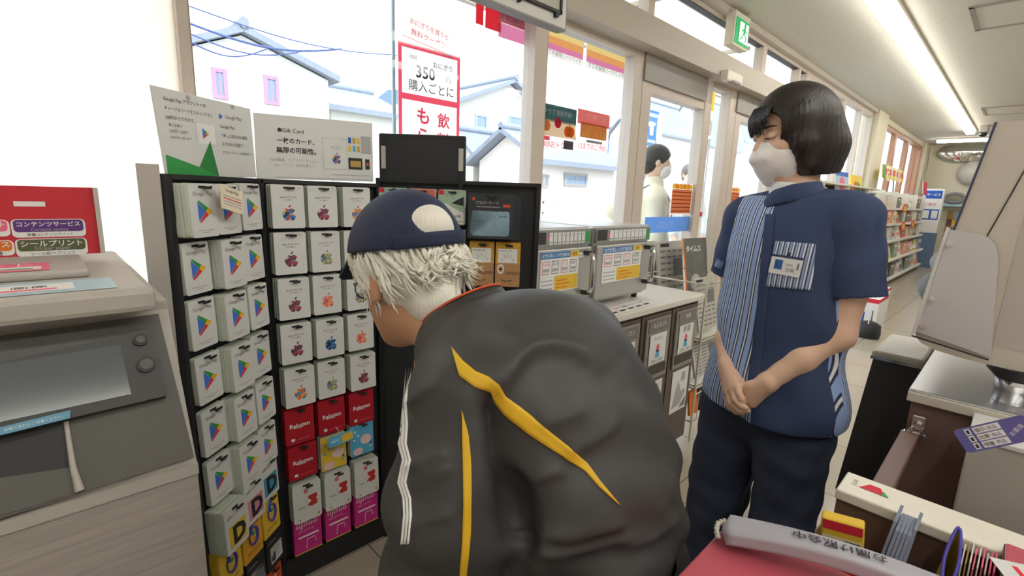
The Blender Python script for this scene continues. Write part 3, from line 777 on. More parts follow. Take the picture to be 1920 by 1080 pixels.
m_rak = mat('deep red card', (178, 24, 42), .5)
def p_rak(b, F, w, h, k):
    b.rect(m_rak, F, .001, .001, w - .001, h - .001); b.text(m_white, 'Rakuten', F, w * .5, h * .52, w=w * .68, d=.0008, bold=.02)
    b.rect(m_white, F, w * .3, h * .44, w * .6, h * .455, .0008); b.rect(m_white, F, w * .18, h * .1, w * .3, h * .18, .0008); b.rect(m_redp, F, w * .38, h * .12, w * .85, h * .135, .0008)
m_cy = mat('card yellow', (236, 196, 60), .5); m_cb = mat('card sky blue', (90, 180, 222), .5); m_blob = mat('card pale pink', (240, 208, 204), .5)
def p_blob(b, F, w, h, k):
    b.rect(m_cy if k == 0 else m_cb, F, .001, .001, w - .001, h - .001)
    b.disc(m_blob, F, w * .66, h * .45, w * .24, .0007, ry=h * .15); b.disc(m_blob, F, w * .3, h * .13, w * .22, .0007, ry=h * .11)
    for x, y in ((.2, .75), (.32, .62), (.15, .5), (.85, .2)): b.disc(m_cb if k == 0 else m_white, F, w * x, h * y, w * .05, .0007, 8)
    b.poly(m_blue, [(w * .8, h * .28), (w * .9, h * .36), (w * .92, h * .25)], F, .0008)
m_kred = mat('block red', (196, 52, 44), .5)
def p_puz(b, F, w, h, k):
    b.poly(m_kred, [(w * x, h * y) for x, y in ((.5, .36), (.56, .40), (.62, .35), (.84, .37), (.86, .46), (.81, .52), (.86, .57), (.84, .66), (.54, .64), (.53, .56), (.44, .5), (.52, .45))], F)
    b.poly(m_white, [(w * .46, h * .5), (w * .56, h * .58), (w * .56, h * .53), (w * .62, h * .53), (w * .62, h * .47), (w * .56, h * .47), (w * .56, h * .42)], F, .0008)
    b.disc(m_redp, F, w * .46, h * .78, w * .08)
    for x, y in ((.15, .2), (.3, .28), (.18, .8), (.7, .85), (.9, .75), (.35, .66), (.12, .5), (.9, .2)): b.disc(m_lt, F, w * x, h * y, w * .018, .0006, 6)
    b.rect(m_lt, F, w * .15, h * .36, w * .42, h * .4); b.disc(m_kred, F, w * .2, h * .08, w * .03, .0006, 8); b.disc(m_gold, F, w * .88, h * .1, w * .05, .0006, 10)
m_gold = mat('print gold', (190, 160, 80), .5); m_mag = mat('magenta card', (206, 44, 138), .5)
def p_pink(b, F, w, h, k):
    b.rect(m_mag, F, .001, .001, w - .001, h - .001); b.text(m_blob, 'IIJmio', F, w * .48, h * .80, w=w * .76, d=.0008, bold=.015); b.text(m_blob, 'eSIM えらべる', F, w * .42, h * .63, w=w * .55, d=.0008)
    b.rect(m_white, F, w * .15, h * .44, w * .88, h * .49, .0008)
    b.tube(m_white, [(w * .42, h * .1, .001), (w * .46, h * .36, .001), (w * .74, h * .36, .001), (w * .76, h * .22, .001)], .0012, 5, F); b.disc(m_gold, F, w * .84, h * .2, w * .1); b.disc(m_cb, F, w * .22, h * .16, w * .08); b.rect(m_cy, F, 0, 0, w, h * .03, .0006)
m_dpink = mat('d panel pink', (226, 150, 170), .5); m_dblue = mat('d panel blue', (70, 160, 196), .5)
def p_d(b, F, w, h, k):
    m = [m_cy, m_dpink, m_dblue][k % 3]
    b.text(m_dk, 'ｄポイント', F, w * .36, h * .80, w=w * .5, d=.0008, bold=.02); b.rect(m, F, w * .14, h * .1, w * .92, h * .58); b.text(m_dk, 'D', F, w * .6, h * .34, h=h * .42, d=.0008, bold=.05); b.disc(m, F, w * .58, h * .34, h * .05, .001)
m_vio = mat('loop violet', (74, 62, 170), .5)
def p_bit(b, F, w, h, k):
    b.rect(m_cy if k != 1 else mat('card amber', (232, 168, 50), .5), F, .001, .001, w - .001, h - .001)
    b.tube(m_vio, [(w * (.5 + .2 * math.cos(a)), h * (.56 + .2 * math.sin(a)), .001) for a in [i * math.pi / 8 for i in range(16)]], h * .055, 6, F, closed=True, flat=.15)
    b.tube(m_blue, [(w * .36, h * .62, .0015), (w * .4, h * .82, .0015), (w * .56, h * .9, .0015)], h * .05, 6, F, flat=.15); b.disc(gG, F, w * .55, h * .6, h * .05, .0018); b.text(m_dk, 'BITCASH', F, w * .5, h * .18, w=w * .6, d=.0008)
def p_black(b, F, w, h, k):
    b.rect(m_black, F, .001, .001, w - .001, h - .001); b.rect(m_white, F, w * .22, h * .14, w * .94, h * .62); b.text(m_dk, 'd', F, w * .38, h * .32, h=h * .24, d=.0008, bold=.06)
    for i in range(3): b.rect(m_lt, F, w * .55, h * (.24 + .1 * i), w * .88, h * (.27 + .1 * i), .0008)
    b.rect(m_lt, F, w * .1, h * .78, w * .6, h * .8, .0008)
m_aor = mat('card orange', (214, 84, 40), .5)
def p_or(b, F, w, h, k):
    b.rect(m_aor, F, .001, .001, w - .001, h - .001); b.text(m_white, 'au', F, w * .4, h * .7, h=h * .2, d=.0008, bold=.03); b.rect(m_white, F, w * .2, h * .08, w * .95, h * .5, .0008); b.text(m_dk, '1.5', F, w * .6, h * .28, w=w * .4, d=.001, bold=.02)
m_t1, m_t2, m_t3 = mat('art teal', (150, 196, 180), .5, 0, 60, .3), mat('art red', (214, 110, 92), .5, 0, 60, .3), mat('art sage', (168, 192, 170), .5, 0, 60, .3)
def p_game(b, F, w, h, k):
    b.rect([m_t1, m_t2, m_t3][k % 3], F, .001, .001, w - .001, h - .001); b.rect(m_red, F, .001, h * .86, w * .2, h - .001, .0007)
    b.poly(m_dk if k == 2 else m_kred, [(w * .5, h * .62), (w * .95, h * .55), (w * .95, h * .82), (w * .7, h * .72)], F, .0007)
    b.poly(m_white, [(0.004, h * .5), (w * .3, h * .62), (w * .55, h * .5), (w * .8, h * .4), (w - .004, h * .36), (w - .004, h * .12), (.004, h * .12)], F, .0006) if k != 1 else b.disc(m_aor, F, w * .5, h * .55, w * .2)
    b.text([m_dk, m_white, m_txt][k % 3], 'どうぶつ島' if k == 0 else 'ADVENTURE' if k == 1 else 'ぼうけんの森', F, w * .5, h * .25, w=w * .7, d=.001, bold=.02); b.rect(m_white, F, 0.004, .003, w - .004, h * .08, .0008)
m_ste = mat('charcoal card', (50, 53, 60), .5); m_ice = mat('ice blue print', (158, 190, 208), .4, 0, 30, .25)
def p_steam(b, F, w, h, k):
    b.rect(m_ste, F, .0, .0, w, h)
    P = rrect(w * .86, h * .56, .012); b.poly(m_ice, [(x + w * .05, y + h * .06) for x, y in P], F); b.text(m_dk, 'ギフトカード', F, w * .25, h * .38, w=w * .24, d=.001); b.text(m_dk, '¥1000', F, w * .76, h * .5, w=w * .16, d=.001)
    b.text(m_lt, 'STEAM カード', F, w * .42, h * .80, w=w * .5, d=.001); b.rect(m_lt, F, w * .18, h * .7, w * .7, h * .715, .001); b.rect(m_aor, F, w * .76, h * .71, w * .92, h * .77, .001); b.disc(m_aor, F, w * .12, h * .88, .006, .001)
m_kraft = mat('kraft brown', (186, 142, 96), .7, 0, 80, .06); m_amy = mat('mustard card', (216, 164, 58), .5)
def p_ama(b, F, w, h, k):
    b.rect(m_amy, F, .0, h * .5, w, h); b.rect(m_white, F, w * .1, h * .54, w * .88, h * .86, .0006); b.text(m_txt, 'amazon gift', F, w * .4, h * .81, w=w * .5, d=.0009)
    for i in range(5):
        a = R(150 - 30 * i); b.tube(m_lt, [(w * .5 + w * .22 * math.cos(a), h * .5 + w * .3 * math.sin(a), .001), (w * .5 + w * .3 * math.cos(a), h * .52 + w * .42 * math.sin(a), .001)], .0012, 5, F)
    b.box(m_kraft, (w * .5, h * .27, .002), (w, h * .54, .004), F, .001); F2 = F @ T(0, 0, .0042)
    b.disc(m_white, F2, w * .22, h * .40, w * .14, ry=h * .11); b.disc(m_kraft, F2, w * .22, h * .40, w * .09, .0006, ry=h * .07); b.rect(m_ste, F2, w * .16, h * .38, w * .28, h * .42, .0008)
    b.tube(m_dk, [(w * (.28 + .1 * i), h * (.16 - .035 * math.sin(i / 4 * math.pi)), .0005) for i in range(5)], .0014, 5, F2); b.rect(mat('kraft dark', (150, 112, 76), .7), F2, w * .4, h * .28, w * .98, h * .35)
def p_tag(b, F, w, h, k):
    b.text(m_dk, 'Google Play', F, w * .5, h * .8, w=w * .6, d=.0008)
    for i in range(4): b.rect(m_red if i == 2 else m_lt, F, w * .1, h * (.2 + .12 * i), w * .9, h * (.24 + .12 * i))
def p_blue(b, F, w, h, k):
    b.rect(mat('card royal blue', (36, 92, 170), .5), F, 0, 0, w, h * .78); b.text(m_red, 'R', F, w * .2, h * .88, h=h * .1, d=.0008, bold=.04); b.text(m_white, 'ギフト', F, w * .6, h * .4, w=w * .5, d=.0008)

def card(paint, F, u, v, w, h, d, k, label, name='gift_card_stack', cat='gift cards', group=None, edge=None, tilt=0.0, corner=.005, hk=True, thick=None, back=0):
    """a stack of cards hanging on one hook: front face at depth d, lower-left corner (u, v)"""
    X = F @ T(u, v, d) @ RX(-tilt)
    b = MB(); th = thick if thick is not None else d - .004
    P = rrect(w, h, corner)
    b.prism(m_card if edge is None else edge, P, -.0012, 0, X)
    if th > .004:
        nb = max(1, int(th / .009))
        for i in range(nb):
            dz = -th * (i + 1) / nb; Y = X @ T(0.0012 * (i % 2) - .0005, .0008 * math.sin(i * 2.1), 0)
            b.prism(edge or m_cedge, P, dz, dz + th / nb - .0014, Y)
    if paint: paint(b, X, w, h, k)
    b.box(m_black, (w * .5, h * .935, .0002), (w * .26, h * .045, .0012), X)
    if hk: hook(F, u + w * .5, v + h * .94, d)
    return b.build(name, M=X, label=label, cat=cat, group=group)

ROWZ = [1.362, 1.221, 1.080, .934, .789]
rown = ['top', 'second', 'third', 'fourth', 'fifth']; coln = ['left', 'middle', 'right']
cu = [.014, .122, .232]; CW, CHh = .094, .128
pals = [[0, 1, 2], [1, 3, 0], [1, 4, 3], [1, 5, 4], [2, 3, 1]]
for r in range(5):
    for c in range(3):
        card(p_apple, FC, cu[c] + .002 * r, ROWZ[r] - CHh - .002, CW - .002 * (c == 1), CHh, .05 - .006 * ((r + c) % 2), pals[r][c],
             'white card stack with fruit emblem, %s row, %s column of the middle panel' % (rown[r], coln[c]), group='fruit emblem gift cards', tilt=R(1.5))
for c in range(3):
    card(p_rak, FC, cu[c] + .006, .521, CW, .125, .034, 0, 'deep red card stack in the upper red row, %s column' % coln[c], group='deep red gift cards', edge=m_rak, tilt=R(2))
card(p_rak, FC, cu[0] + .01, .392, CW, .12, .034, 1, 'single deep red card stack in the lower row beside the yellow card', group='deep red gift cards', edge=m_rak, tilt=R(2))
card(p_blob, FC, cu[1] + .01, .386, CW - .004, .125, .034, 0, 'yellow card stack with pale round shapes below the deep red cards', group='cartoon cards', tilt=R(2))
card(p_blob, FC, cu[2] + .008, .400, CW - .006, .125, .034, 1, 'sky blue card stack with pale round shapes on the middle panel', group='cartoon cards', tilt=R(2))
for c in range(3):
    card(p_puz, FC, cu[c] + .014, .236, CW, .14, .046, 0, 'white card stack with red block picture, %s column near the bottom' % coln[c], group='red block cards', tilt=R(2), corner=.009)
    card(p_pink, FC, cu[c] + .016, .106, CW, .135, .03, 0, 'magenta card stack in the bottom row, %s column of the middle panel' % coln[c], group='magenta cards', edge=m_mag, tilt=R(1))
# small shelf tag in front of the yellow card
X = FC @ T(.145, .49, .075) @ RX(R(-8)) @ RZ(R(4)); b = MB(); b.box(m_cb, (.045, .018, 0), (.092, .036, .002), X, .0005); b.rect(m_cy, X, .045, .004, .085, .03, .0012); b.text(m_white, 'NEW', X, .024, .018, w=.03, d=.0013)
b.tube(m_card, [(.045, .036, 0), (.045, .05, -.03), (.045, .05, -.07)], .0015, 5, X); b.build('price_tag', M=X, label='small blue and yellow tag sticking out above the yellow card', cat='tag')
# left wing: three columns
wu = [.006, .102, .195]; WWd = [.086, .085, .083]
for r in range(6):
    zt = (ROWZ + [.645])[r]
    for c in range(3):
        d = .052 - .004 * c - .004 * ((r + c) % 2)
        if r == 5 and c == 2: pass
        if c == 0 and r in (1, 2, 3, 4, 5): d = .018
        card(p_google, FL, wu[c] + (.004 * r if c == 0 else .002 * r), zt - .132 + (.004 if c == 2 else 0), WWd[c], .126, d, 0, 'white card stack with four coloured triangle, %s row, %s column of the left wing' % ((rown + ['sixth'])[r], coln[c]),
             group='triangle emblem cards', tilt=R(2.0), corner=.007)
for c in range(3):
    card(p_d, FL, wu[c] + .012, .374 + .012 * c, WWd[c], .13, .06 - .012 * c, c, 'white card stack with a large black letter, %s column of the left wing' % coln[c], group='black letter cards', tilt=R(2))
    card(p_bit, FL, wu[c] + .013, .245 + .012 * c, WWd[c], .13, .032, c, 'yellow card stack with a violet loop, %s column of the left wing' % coln[c], group='violet loop cards', edge=m_cy, tilt=R(2))
    card(p_black, FL, wu[c] + .014, .13 + .01 * c, WWd[c], .12, .036, c, 'black card stack with white panel, %s column near the bottom of the left wing' % coln[c], group='black panel cards', edge=m_black, tilt=R(2))
for c in (1, 2):
    card(p_or, FL, wu[c] + .014, .02, WWd[c], .115, .026, c, 'orange card stack in the bottom row of the left wing, %s column' % coln[c], group='orange cards', edge=m_aor, tilt=R(1))
X = FL @ T(.062, 1.30, .085) @ RZ(R(-14)) @ RX(R(-10)); b = MB(); b.box(mat('cream tag', (238, 224, 200), .6), (.04, .03, 0), (.08, .06, .0015), X); p_tag(b, X @ T(0, 0, .0008), .08, .06, 0)
b.build('price_tag', M=X, label='cream price tag tilted in front of the top row of triangle cards', cat='tag')
# right wing
for k, u in enumerate((.0, .102, .204)):
    card(p_game, FR, u + .008, 1.245, .092, .118, .03, k, ['pale teal picture card stack by the cap on the right wing', 'red picture card stack behind the top of the cap', 'sage green picture card stack behind the back of the cap'][k], group='picture cards', tilt=R(1))
    card(p_game, FR, u + .008, 1.10, .092, .118, .03, k + 2, ['picture card stack in the lower row hidden by the cap', 'lower picture card stack behind the cap crown', 'green picture card stack showing below the cap strap'][k], group='picture cards', tilt=R(1))
for i in range(3):
    card(p_steam if i == 0 else None, FR, .318 + .012 * i, 1.205 - .003 * i, .155, .15, .062 - .018 * i, 0, ['charcoal card with icy blue window at the front of the right wing', 'plain charcoal card second behind the icy blue card', 'plain charcoal card third behind the icy blue card'][i], name='gift_card', cat='gift card', group='charcoal cards', edge=m_ste, tilt=R(1), hk=(i == 0), thick=.002)
for i in range(2):
    card(p_ama, FR, .322 + .092 * i, 1.035, .086, .155, .028, i, 'mustard and kraft paper card stack, %s one below the charcoal card' % ('left' if i == 0 else 'right'), group='kraft paper cards', edge=m_amy, tilt=R(1))
card(p_blue, FR, .0, .87, .095, .14, .03, 0, 'royal blue card stack seen under the chin of the customer', tilt=R(1))
# header boards on top of the rack
def board(px, P, F, off, label, paint, W):
    n = F.to_3x3() @ Vector((0, 0, 1)); o = P[0] + n * off
    q = [ppl(x, y, o, n) for x, y in px]            # tl tr br bl
    X = frame(q[3], q[2] - q[3], q[0] - q[3]); w = (q[2] - q[3]).length; h = (q[0] - q[3]).length
    b = MB(); b.slab(m_card, [q[3], q[2], q[1], q[0]], .004); paint(b, X, w, h)
    return b.build('header_board', M=X, label=label, cat='header board')
def hb1(b, X, w, h):
    b.poly(gG, [(.004, .004), (w * .52, .004), (w * .46, h * .46), (w * .32, h * .13), (.004, h * .26)], X, .0008)
    b.poly(mat('deep green', (42, 132, 66), .5), [(w * .32, h * .13), (w * .52, .004), (w * .46, h * .46)], X, .0011)
    for i, s in enumerate(('Google Play アカウントへの', 'チャージはコードをスキャンすると', '200円からできます。')): b.text(m_dk, s, X, w * .05, h * (.88 - .1 * i), w=w * (.40, .46, .27)[i], al='L', d=.001)
    for i, s in enumerate(('購入金額は', '200円〜300円', '5000円から選べます')): b.text(m_txt, s, X, w * .07, h * (.60 - .07 * i), w=w * (.12, .17, .2)[i], al='L', d=.001)
    b.rect(m_white, X, w * .33, h * .42, w * .52, h * .66, .001); 
    A = lambda x, y: (w * .385 + x * h * .13, h * .48 + y * h * .13)
    b.poly(gB, [A(0, 0), A(.45, .5), A(0, 1)], X, .0014); b.poly(gG, [A(0, 1), A(.45, .5), A(.65, .66)], X, .0014); b.poly(gR, [A(0, 0), A(.65, .34), A(.45, .5)], X, .0014); b.poly(gY, [A(.65, .34), A(.9, .5), A(.65, .66), A(.45, .5)], X, .0014)
    b.text(m_txt, 'Google Play', X, w * .76, h * .79, w=w * .2, d=.001); b.poly(gB, [(w * .59, h * .75), (w * .63, h * .79), (w * .59, h * .83)], X, .001)
    for i, s in enumerate(('Google Play', 'で新しい決済方法が登場。', 'スマホから現金で', 'アカウントチャージを始めよう。')): b.text(m_dk, s, X, w * .59, h * (.66 - .11 * i), w=w * (.17, .33, .26, .37)[i], al='L', d=.001)
    for x in (.28, .76): b.disc(m_lt, X, w * x, h * .94, .006, .0012)
def hb2(b, X, w, h):
    b.text(m_dk, 'Gift Card', X, w * .3, h * .78, w=w * .17, d=.001); b.disc(m_dk, X, w * .195, h * .78, .006, .001)
    b.text(m_dk, '一枚のカード、', X, w * .32, h * .62, w=w * .30, d=.001, bold=.02); b.text(m_dk, '無限の可能性。', X, w * .32, h * .47, w=w * .32, d=.001, bold=.02)
    b.text(m_lt, 'Apple製品、サブスクリプション、', X, w * .3, h * .31, w=w * .40, d=.001); b.text(m_lt, 'App、ゲーム、音楽を贈ろう。', X, w * .3, h * .23, w=w * .34, d=.001)
    b.rect(m_lt, X, w * .538, h * .2, w * .752, h * .72, .0008); b.rect(m_card, X, w * .54, h * .205, w * .75, h * .715, .001)
    Y = X @ T(w * .54 + w * .02, h * .2, .0012); p_apple(b, Y, w * .19, h * .52, 0)
    for i in range(3):
        for j in range(2): b.rect([m_cy, m_blue, m_cb, m_gold, m_amy, m_cy][i * 2 + j], X, w * (.77 + .04 * i), h * (.52 + .14 * j), w * (.797 + .04 * i), h * (.62 + .14 * j), .001)
    b.rect(m_lt, X, w * .89, h * .5, w * .985, h * .8, .0009); b.box(m_dk, (w * .83, h * .31, .001), (w * .13, h * .2, .002), X); b.rect(m_gold, X, w * .78, h * .25, w * .88, h * .36, .0022); b.box(m_dk, (w * .945, h * .31, .001), (w * .04, h * .18, .002), X); b.disc(m_aor, X, w * .945, h * .31, .005, .0024)
    b.rect(m_lt, X, w * .6, h * .1, w * .97, h * .112, .001); b.rect(m_lt, X, w * .15, h * .03, w * .95, h * .04, .001)
board([(283, 159), (469, 204), (481, 333), (313, 333)], PL, FL, -.012, 'white and green header board with a coloured triangle on the left wing', hb1, 0)
board([(475, 211), (698, 231), (700, 341), (482, 335)], PC, FC, -.012, 'white header board with fruit emblem and small devices above the middle panel', hb2, 0)

# ================================================================== multifunction copier
m_cop = mat('copier light grey', (184, 178, 171), .5, 0, 30, .03); m_copd = mat('copier dark grey', (54, 54, 54), .45, 0, 30, .05); m_copm = mat('copier mid grey', (88, 86, 82), .5, 0, 30, .04)
m_copw = mat('pale wood laminate', (168, 160, 153), .5, 0, 14, .28, stretch=(.6, .6, 14)); m_scr = mat('screen', (92, 98, 104), .12, 0, 3, .1)
cop = thing('copier', 'grey multifunction copier with tilted touch screen left of the card rack', 'copier', (-.3, 1.2, 0))
CX = .145; X0 = -.72
# console plane (tilted): top edge at y=1.03 z=1.135, bottom y=.90 z=.895
cA = Vector((CX, 1.03, 1.135)); cB = Vector((CX, .90, .895)); cN = (cB - cA).cross(Vector((1, 0, 0))); cN = -cN.normalized() if cN.y > 0 else cN.normalized()
b = MB()
prof = [(.90, .05), (.90, .895), (1.03, 1.135), (1.03, 1.15), (1.52, 1.15), (1.52, .05)]
k = len(prof)
b.add([(X0, y, z) for y, z in prof] + [(CX, y, z) for y, z in prof], [tuple(range(k)), tuple(range(2 * k - 1, k - 1, -1))] + [(i, i + k, (i + 1) % k + k, (i + 1) % k) for i in range(k)], m_cop)
part(b, 'body', cop)
def cpl(x, y, off=0.0): return ppl(x, y, cA + cN * off, cN)
def cslab(m, px, th, off, nm, parent=None, bev=False):
    q = [cpl(x, y, off + th) for x, y in px]
    bb = MB(); bb.slab(m, q, th); return part(bb, nm, parent or cop)
part(MB().b2(m_copw, (X0 - .002, .893, .06), (CX - .002, .90, .878)).b2(m_cop, (X0 - .002, .890, .878), (CX, .90, .897)), 'front_panel', cop)
# dark console face: four pieces around the coin recess
con = MB()
for px in ([(0, 1000), (0, 655), (297, 588), (364, 856)],):
    q = [cpl(x, y, .012) for x, y in px]; q[0] = Vector((X0, q[0].y, q[0].z)); q[1] = Vector((X0, q[1].y, q[1].z)); con.slab(m_copm, [q[0], q[3], q[2], q[1]], .012)
con = part(con, 'console', cop)
sc = MB(); sc.slab(m_copd, [cpl(x, y, .03) for x, y in ((-40, 824), (312, 742), (285, 616), (-40, 688))], .018); bz = part(sc, 'screen_bezel', cop)
sc = MB(); sc.slab(m_scr, [cpl(x, y, .0315) for x, y in ((-40, 800), (246, 739), (225, 646), (-40, 690))], .002); part(sc, 'touch_screen', bz)
for (x, y, r) in ((263, 638, .006), (274, 684, .009)):
    p = cpl(x, y, .03); part(MB().cyl(m_black, p, p + cN * .005, r + .004).cyl(m_copm, p, p + cN * .007, r), 'button', bz)
st = MB(); q = [cpl(x, y, .036) for x, y in ((-40, 826), (131, 784), (132, 769), (-40, 811))]; st.slab(mat('pale blue sticker', (100, 160, 190), .5), q, .003)
X = frame(q[0], q[1] - q[0], q[3] - q[0]); st.text(m_white, 'お取り忘れにご注意ください。', X, (q[1] - q[0]).length * .6, (q[3] - q[0]).length * .5, w=(q[1] - q[0]).length * .66, d=.0008); part(st, 'notice_strip', bz)
rc = MB(); rc.slab(m_black, [cpl(x, y, .0135) for x, y in ((-60, 905), (135, 876), (122, 792), (-60, 830))], .002); rc.slab(m_copm, [cpl(x, y, .0138) for x, y in ((-60, 985), (150, 922), (135, 876), (-60, 905))], .002)
rc.tube(m_cop, [cpl(124, 791, .016), cpl(137, 876, .02), cpl(150, 920, .018)], [.003, .004, .006], 8); part(rc, 'coin_tray', cop)
# lid slab with coloured instruction strip
t0 = MB(); zt = 1.19
t0.b2(m_cop, (X0, .955, 1.150), (CX - .024, 1.50, zt), .010); lid = part(t0, 'lid', cop)
s = MB(); F = frame((X0, .975, zt + .0005), (1, 0, 0), (0, 1, 0)); L = CX - X0 - .07
s.rect(mat('strip pale blue', (170, 206, 220), .4), F, 0, 0, L, .11); 
for i in range(5):
    x = L - .05 - .155 * i; s.rect([m_white, m_cy, m_white, m_cb, m_white][i], F, x - .1, .02, x, .085, .0008); s.text(m_ink, ['画像', 'USB', 'スマホ', 'メディア', 'SD'][i], F, x - .05, .06, h=.02, d=.0011); s.rect(m_blue, F, x - .135, .012, x - .108, .095, .0008); s.rect(m_redp, F, x - .09, .03, x - .02, .042, .0011)
part(s, 'instruction_strip', lid)
s = MB(); s.b2(m_cop, (X0, 1.11, zt), (.05, 1.50, zt + .014), .005); s.rect(m_redp, frame((X0, 1.125, zt + .0145), (1, 0, 0), (0, 1, 0)), .3, .0, .72, .1); F = frame((X0, 1.125, zt + .0148), (1, 0, 0), (0, 1, 0)); s.text(m_white, 'コピー・プリント', F, .55, .075, w=.3, d=.0004); s.rect(m_orange, F, .42, .015, .55, .05); s.rect(m_white, F, .57, .015, .71, .05); s.rect(gG, F, .58, .02, .7, .03, .0008)
part(s, 'document_cover', lid)
part(MB().box(m_cop, (-.575 + .09, .885, .60), (.10, .03, .16), None, .006), 'card_reader', cop)
# red sign board standing on the copier
q = [py_(x, y, 1.34) for x, y in ((172, 352), (190, 488))]
sg = thing('copier_sign', 'red service sign board standing on top of the copier', 'sign', (-.3, 1.34, zt + .014))
X = frame((-.62, 1.34, zt + .014), (1, 0, 0), (0, 0, 1)); w = q[1].x + .62; h = q[0].z - (zt + .014); b = MB()
b.box(mat('sign board red', (206, 42, 56), .5), (w / 2, h / 2, -.006), (w, h, .012), X); b.box(m_edge, (w + .004, h / 2, -.006), (.008, h, .03), X)
part(b, 'board', sg)
lab = MB()
def pill(x0, x1, y0, y1, c, t1, t2, t3):
    P = rrect(x1 - x0, y1 - y0, .008); lab.poly(m_white, [(x + x0, y + y0) for x, y in P], X, .0008)
    P = rrect(x1 - x0 - .006, (y1 - y0) * .66, .006); lab.poly(c, [(x + x0 + .003, y + y0 + (y1 - y0) * .3) for x, y in P], X, .0012)
    lab.text(m_white, t1, X, (x0 + x1) / 2, y0 + (y1 - y0) * .73, w=(x1 - x0) * .86, d=.0016, bold=.015); lab.text(m_lt, t2, X, (x0 + x1) / 2, y0 + (y1 - y0) * .43, w=(x1 - x0) * .5, d=.0016); lab.text(m_ink, t3, X, (x0 + x1) / 2, y0 + (y1 - y0) * .15, w=(x1 - x0) * .62, d=.0016)
def sx(px, py): p = py_(px, py, 1.34); return p.x + .62, p.z - (zt + .014)
for (a, c, col, t1, t2, t3) in (((24, 446), (158, 410), mat('pill purple', (96, 50, 130), .5), 'コンテンツサービス', 'Contents service', '各種コンテンツプリント'), ((32, 482), (162, 445), mat('pill olive', (92, 98, 62), .5), 'シールプリント', 'Sticker paper', 'シール紙へプリント'), ((-110, 446), (16, 412), m_redp, 'ネットプリント', 'Net print', '文書・写真'), ((-100, 484), (25, 450), m_orange, '行政サービス', 'Public service', '住民票・証明書')):
    x0, y0 = sx(*a); x1, y1 = sx(*c); pill(x0, x1, y0, y1, col, t1, t2, t3)
x0, y0 = sx(26, 387); x1, y1 = sx(84, 378); lab.rect(m_white, X, x0, y0, x1, y1, .001); lab.text(m_white, 'マルチコピー', X, x0 - .09, y1, w=.12, d=.001)
part(lab, 'service_labels', sg)

# ================================================================== microwave counter
m_lam = mat('dark wood laminate', (92, 76, 68), .45, 0, 6, .18, stretch=(6, 6, .4)); m_lamd = mat('dark seam', (44, 36, 34), .5); m_top = mat('cream worktop', (224, 218, 208), .3, 0, 40, .03)
ctr = thing('microwave_counter', 'dark wood trash bin counter with cream top under the microwaves', 'counter', (1.9, 1.4, 0))
part(MB().b2(m_lam, (1.30, 1.11, .08), (2.44, 1.80, .85)).b2(m_lamd, (1.32, 1.14, 0), (2.42, 1.78, .08)), 'carcass', ctr)
part(MB().b2(m_top, (1.28, 1.085, .85), (2.465, 1.82, .88), .006), 'worktop', ctr)
m_flap = mat('flap grey', (150, 144, 138), .4, .3); m_slot = mat('slot', (64, 60, 58), .5)
bins = ['ペットボトル', 'ビン・カン', 'もえるゴミ', '新聞']
for i in range(4):
    x0 = 1.33 + .275 * i; x1 = x0 + .265
    o = part(MB().b2(m_lam, (x0, 1.098, .10), (x1, 1.11, .835), .003), 'door', ctr)
    o2 = part(MB().b2(m_flap, (x0 + .03, 1.088, .52), (x1 - .02, 1.098, .82), .004).b2(m_slot, (x0 + .05, 1.085, .55), (x1 - .05, 1.09, .60)), 'flap', o) if False else None
    f = MB().b2(m_flap, (x0 + .03, 1.088, .52), (x1 - .02, 1.098, .82), .004).b2(m_slot, (x0 + .045, 1.085, .545), (x1 - .04, 1.089, .59)).b2(mat('flap upper', (120, 116, 114), .4), (x0 + .045, 1.085, .755), (x1 - .04, 1.089, .81))
    F = frame((x0 + .05, 1.0855, .76), (1, 0, 0), (0, 0, 1)); f.text(m_white, bins[i], F, .09, .028, h=.022, d=.0006)
    f.build('flap', o, WORLD[o.name])
    for (za, zb, nm) in ((.60, .745, 'sticker'), (.27, .50, 'poster')):
        F = frame((x0 + .06, 1.0842 if nm == 'sticker' else 1.096, za), (1, 0, 0), (0, 0, 1)); p = MB(); w = .145 if nm == 'sticker' else .17; h = zb - za
        p.box(m_white, (w / 2, h / 2, 0), (w, h, .0012), F)
        if nm == 'sticker':
            p.disc(m_redp, F, w * .5, h * .52, w * .1, .001, ry=h * .14); p.poly(m_cb, [(w * .36, h * .2), (w * .64, h * .2), (w * .58, h * .45), (w * .42, h * .45)], F, .001); p.text(m_ink, '分別にご協力', F, w * .5, h * .1, w=w * .7, d=.001); p.text(m_ink, bins[i], F, w * .5, h * .85, w=w * .5, d=.001)
        else:
            p.poly(m_lt, [(w * .1, h * .1), (w * .6, h * .15), (w * .9, h * .4), (w * .8, h * .5), (w * .62, h * .45), (w * .4, h * .75), (w * .25, h * .5)], F, .001); p.poly(m_grey, [(w * .55, h * .06), (w * .95, h * .06), (w * .95, h * .3)], F, .0012); p.rect(m_lt, F, w * .55, h * .7, w * .8, h * .92, .001)
        p.build(nm, o, WORLD[o.name])
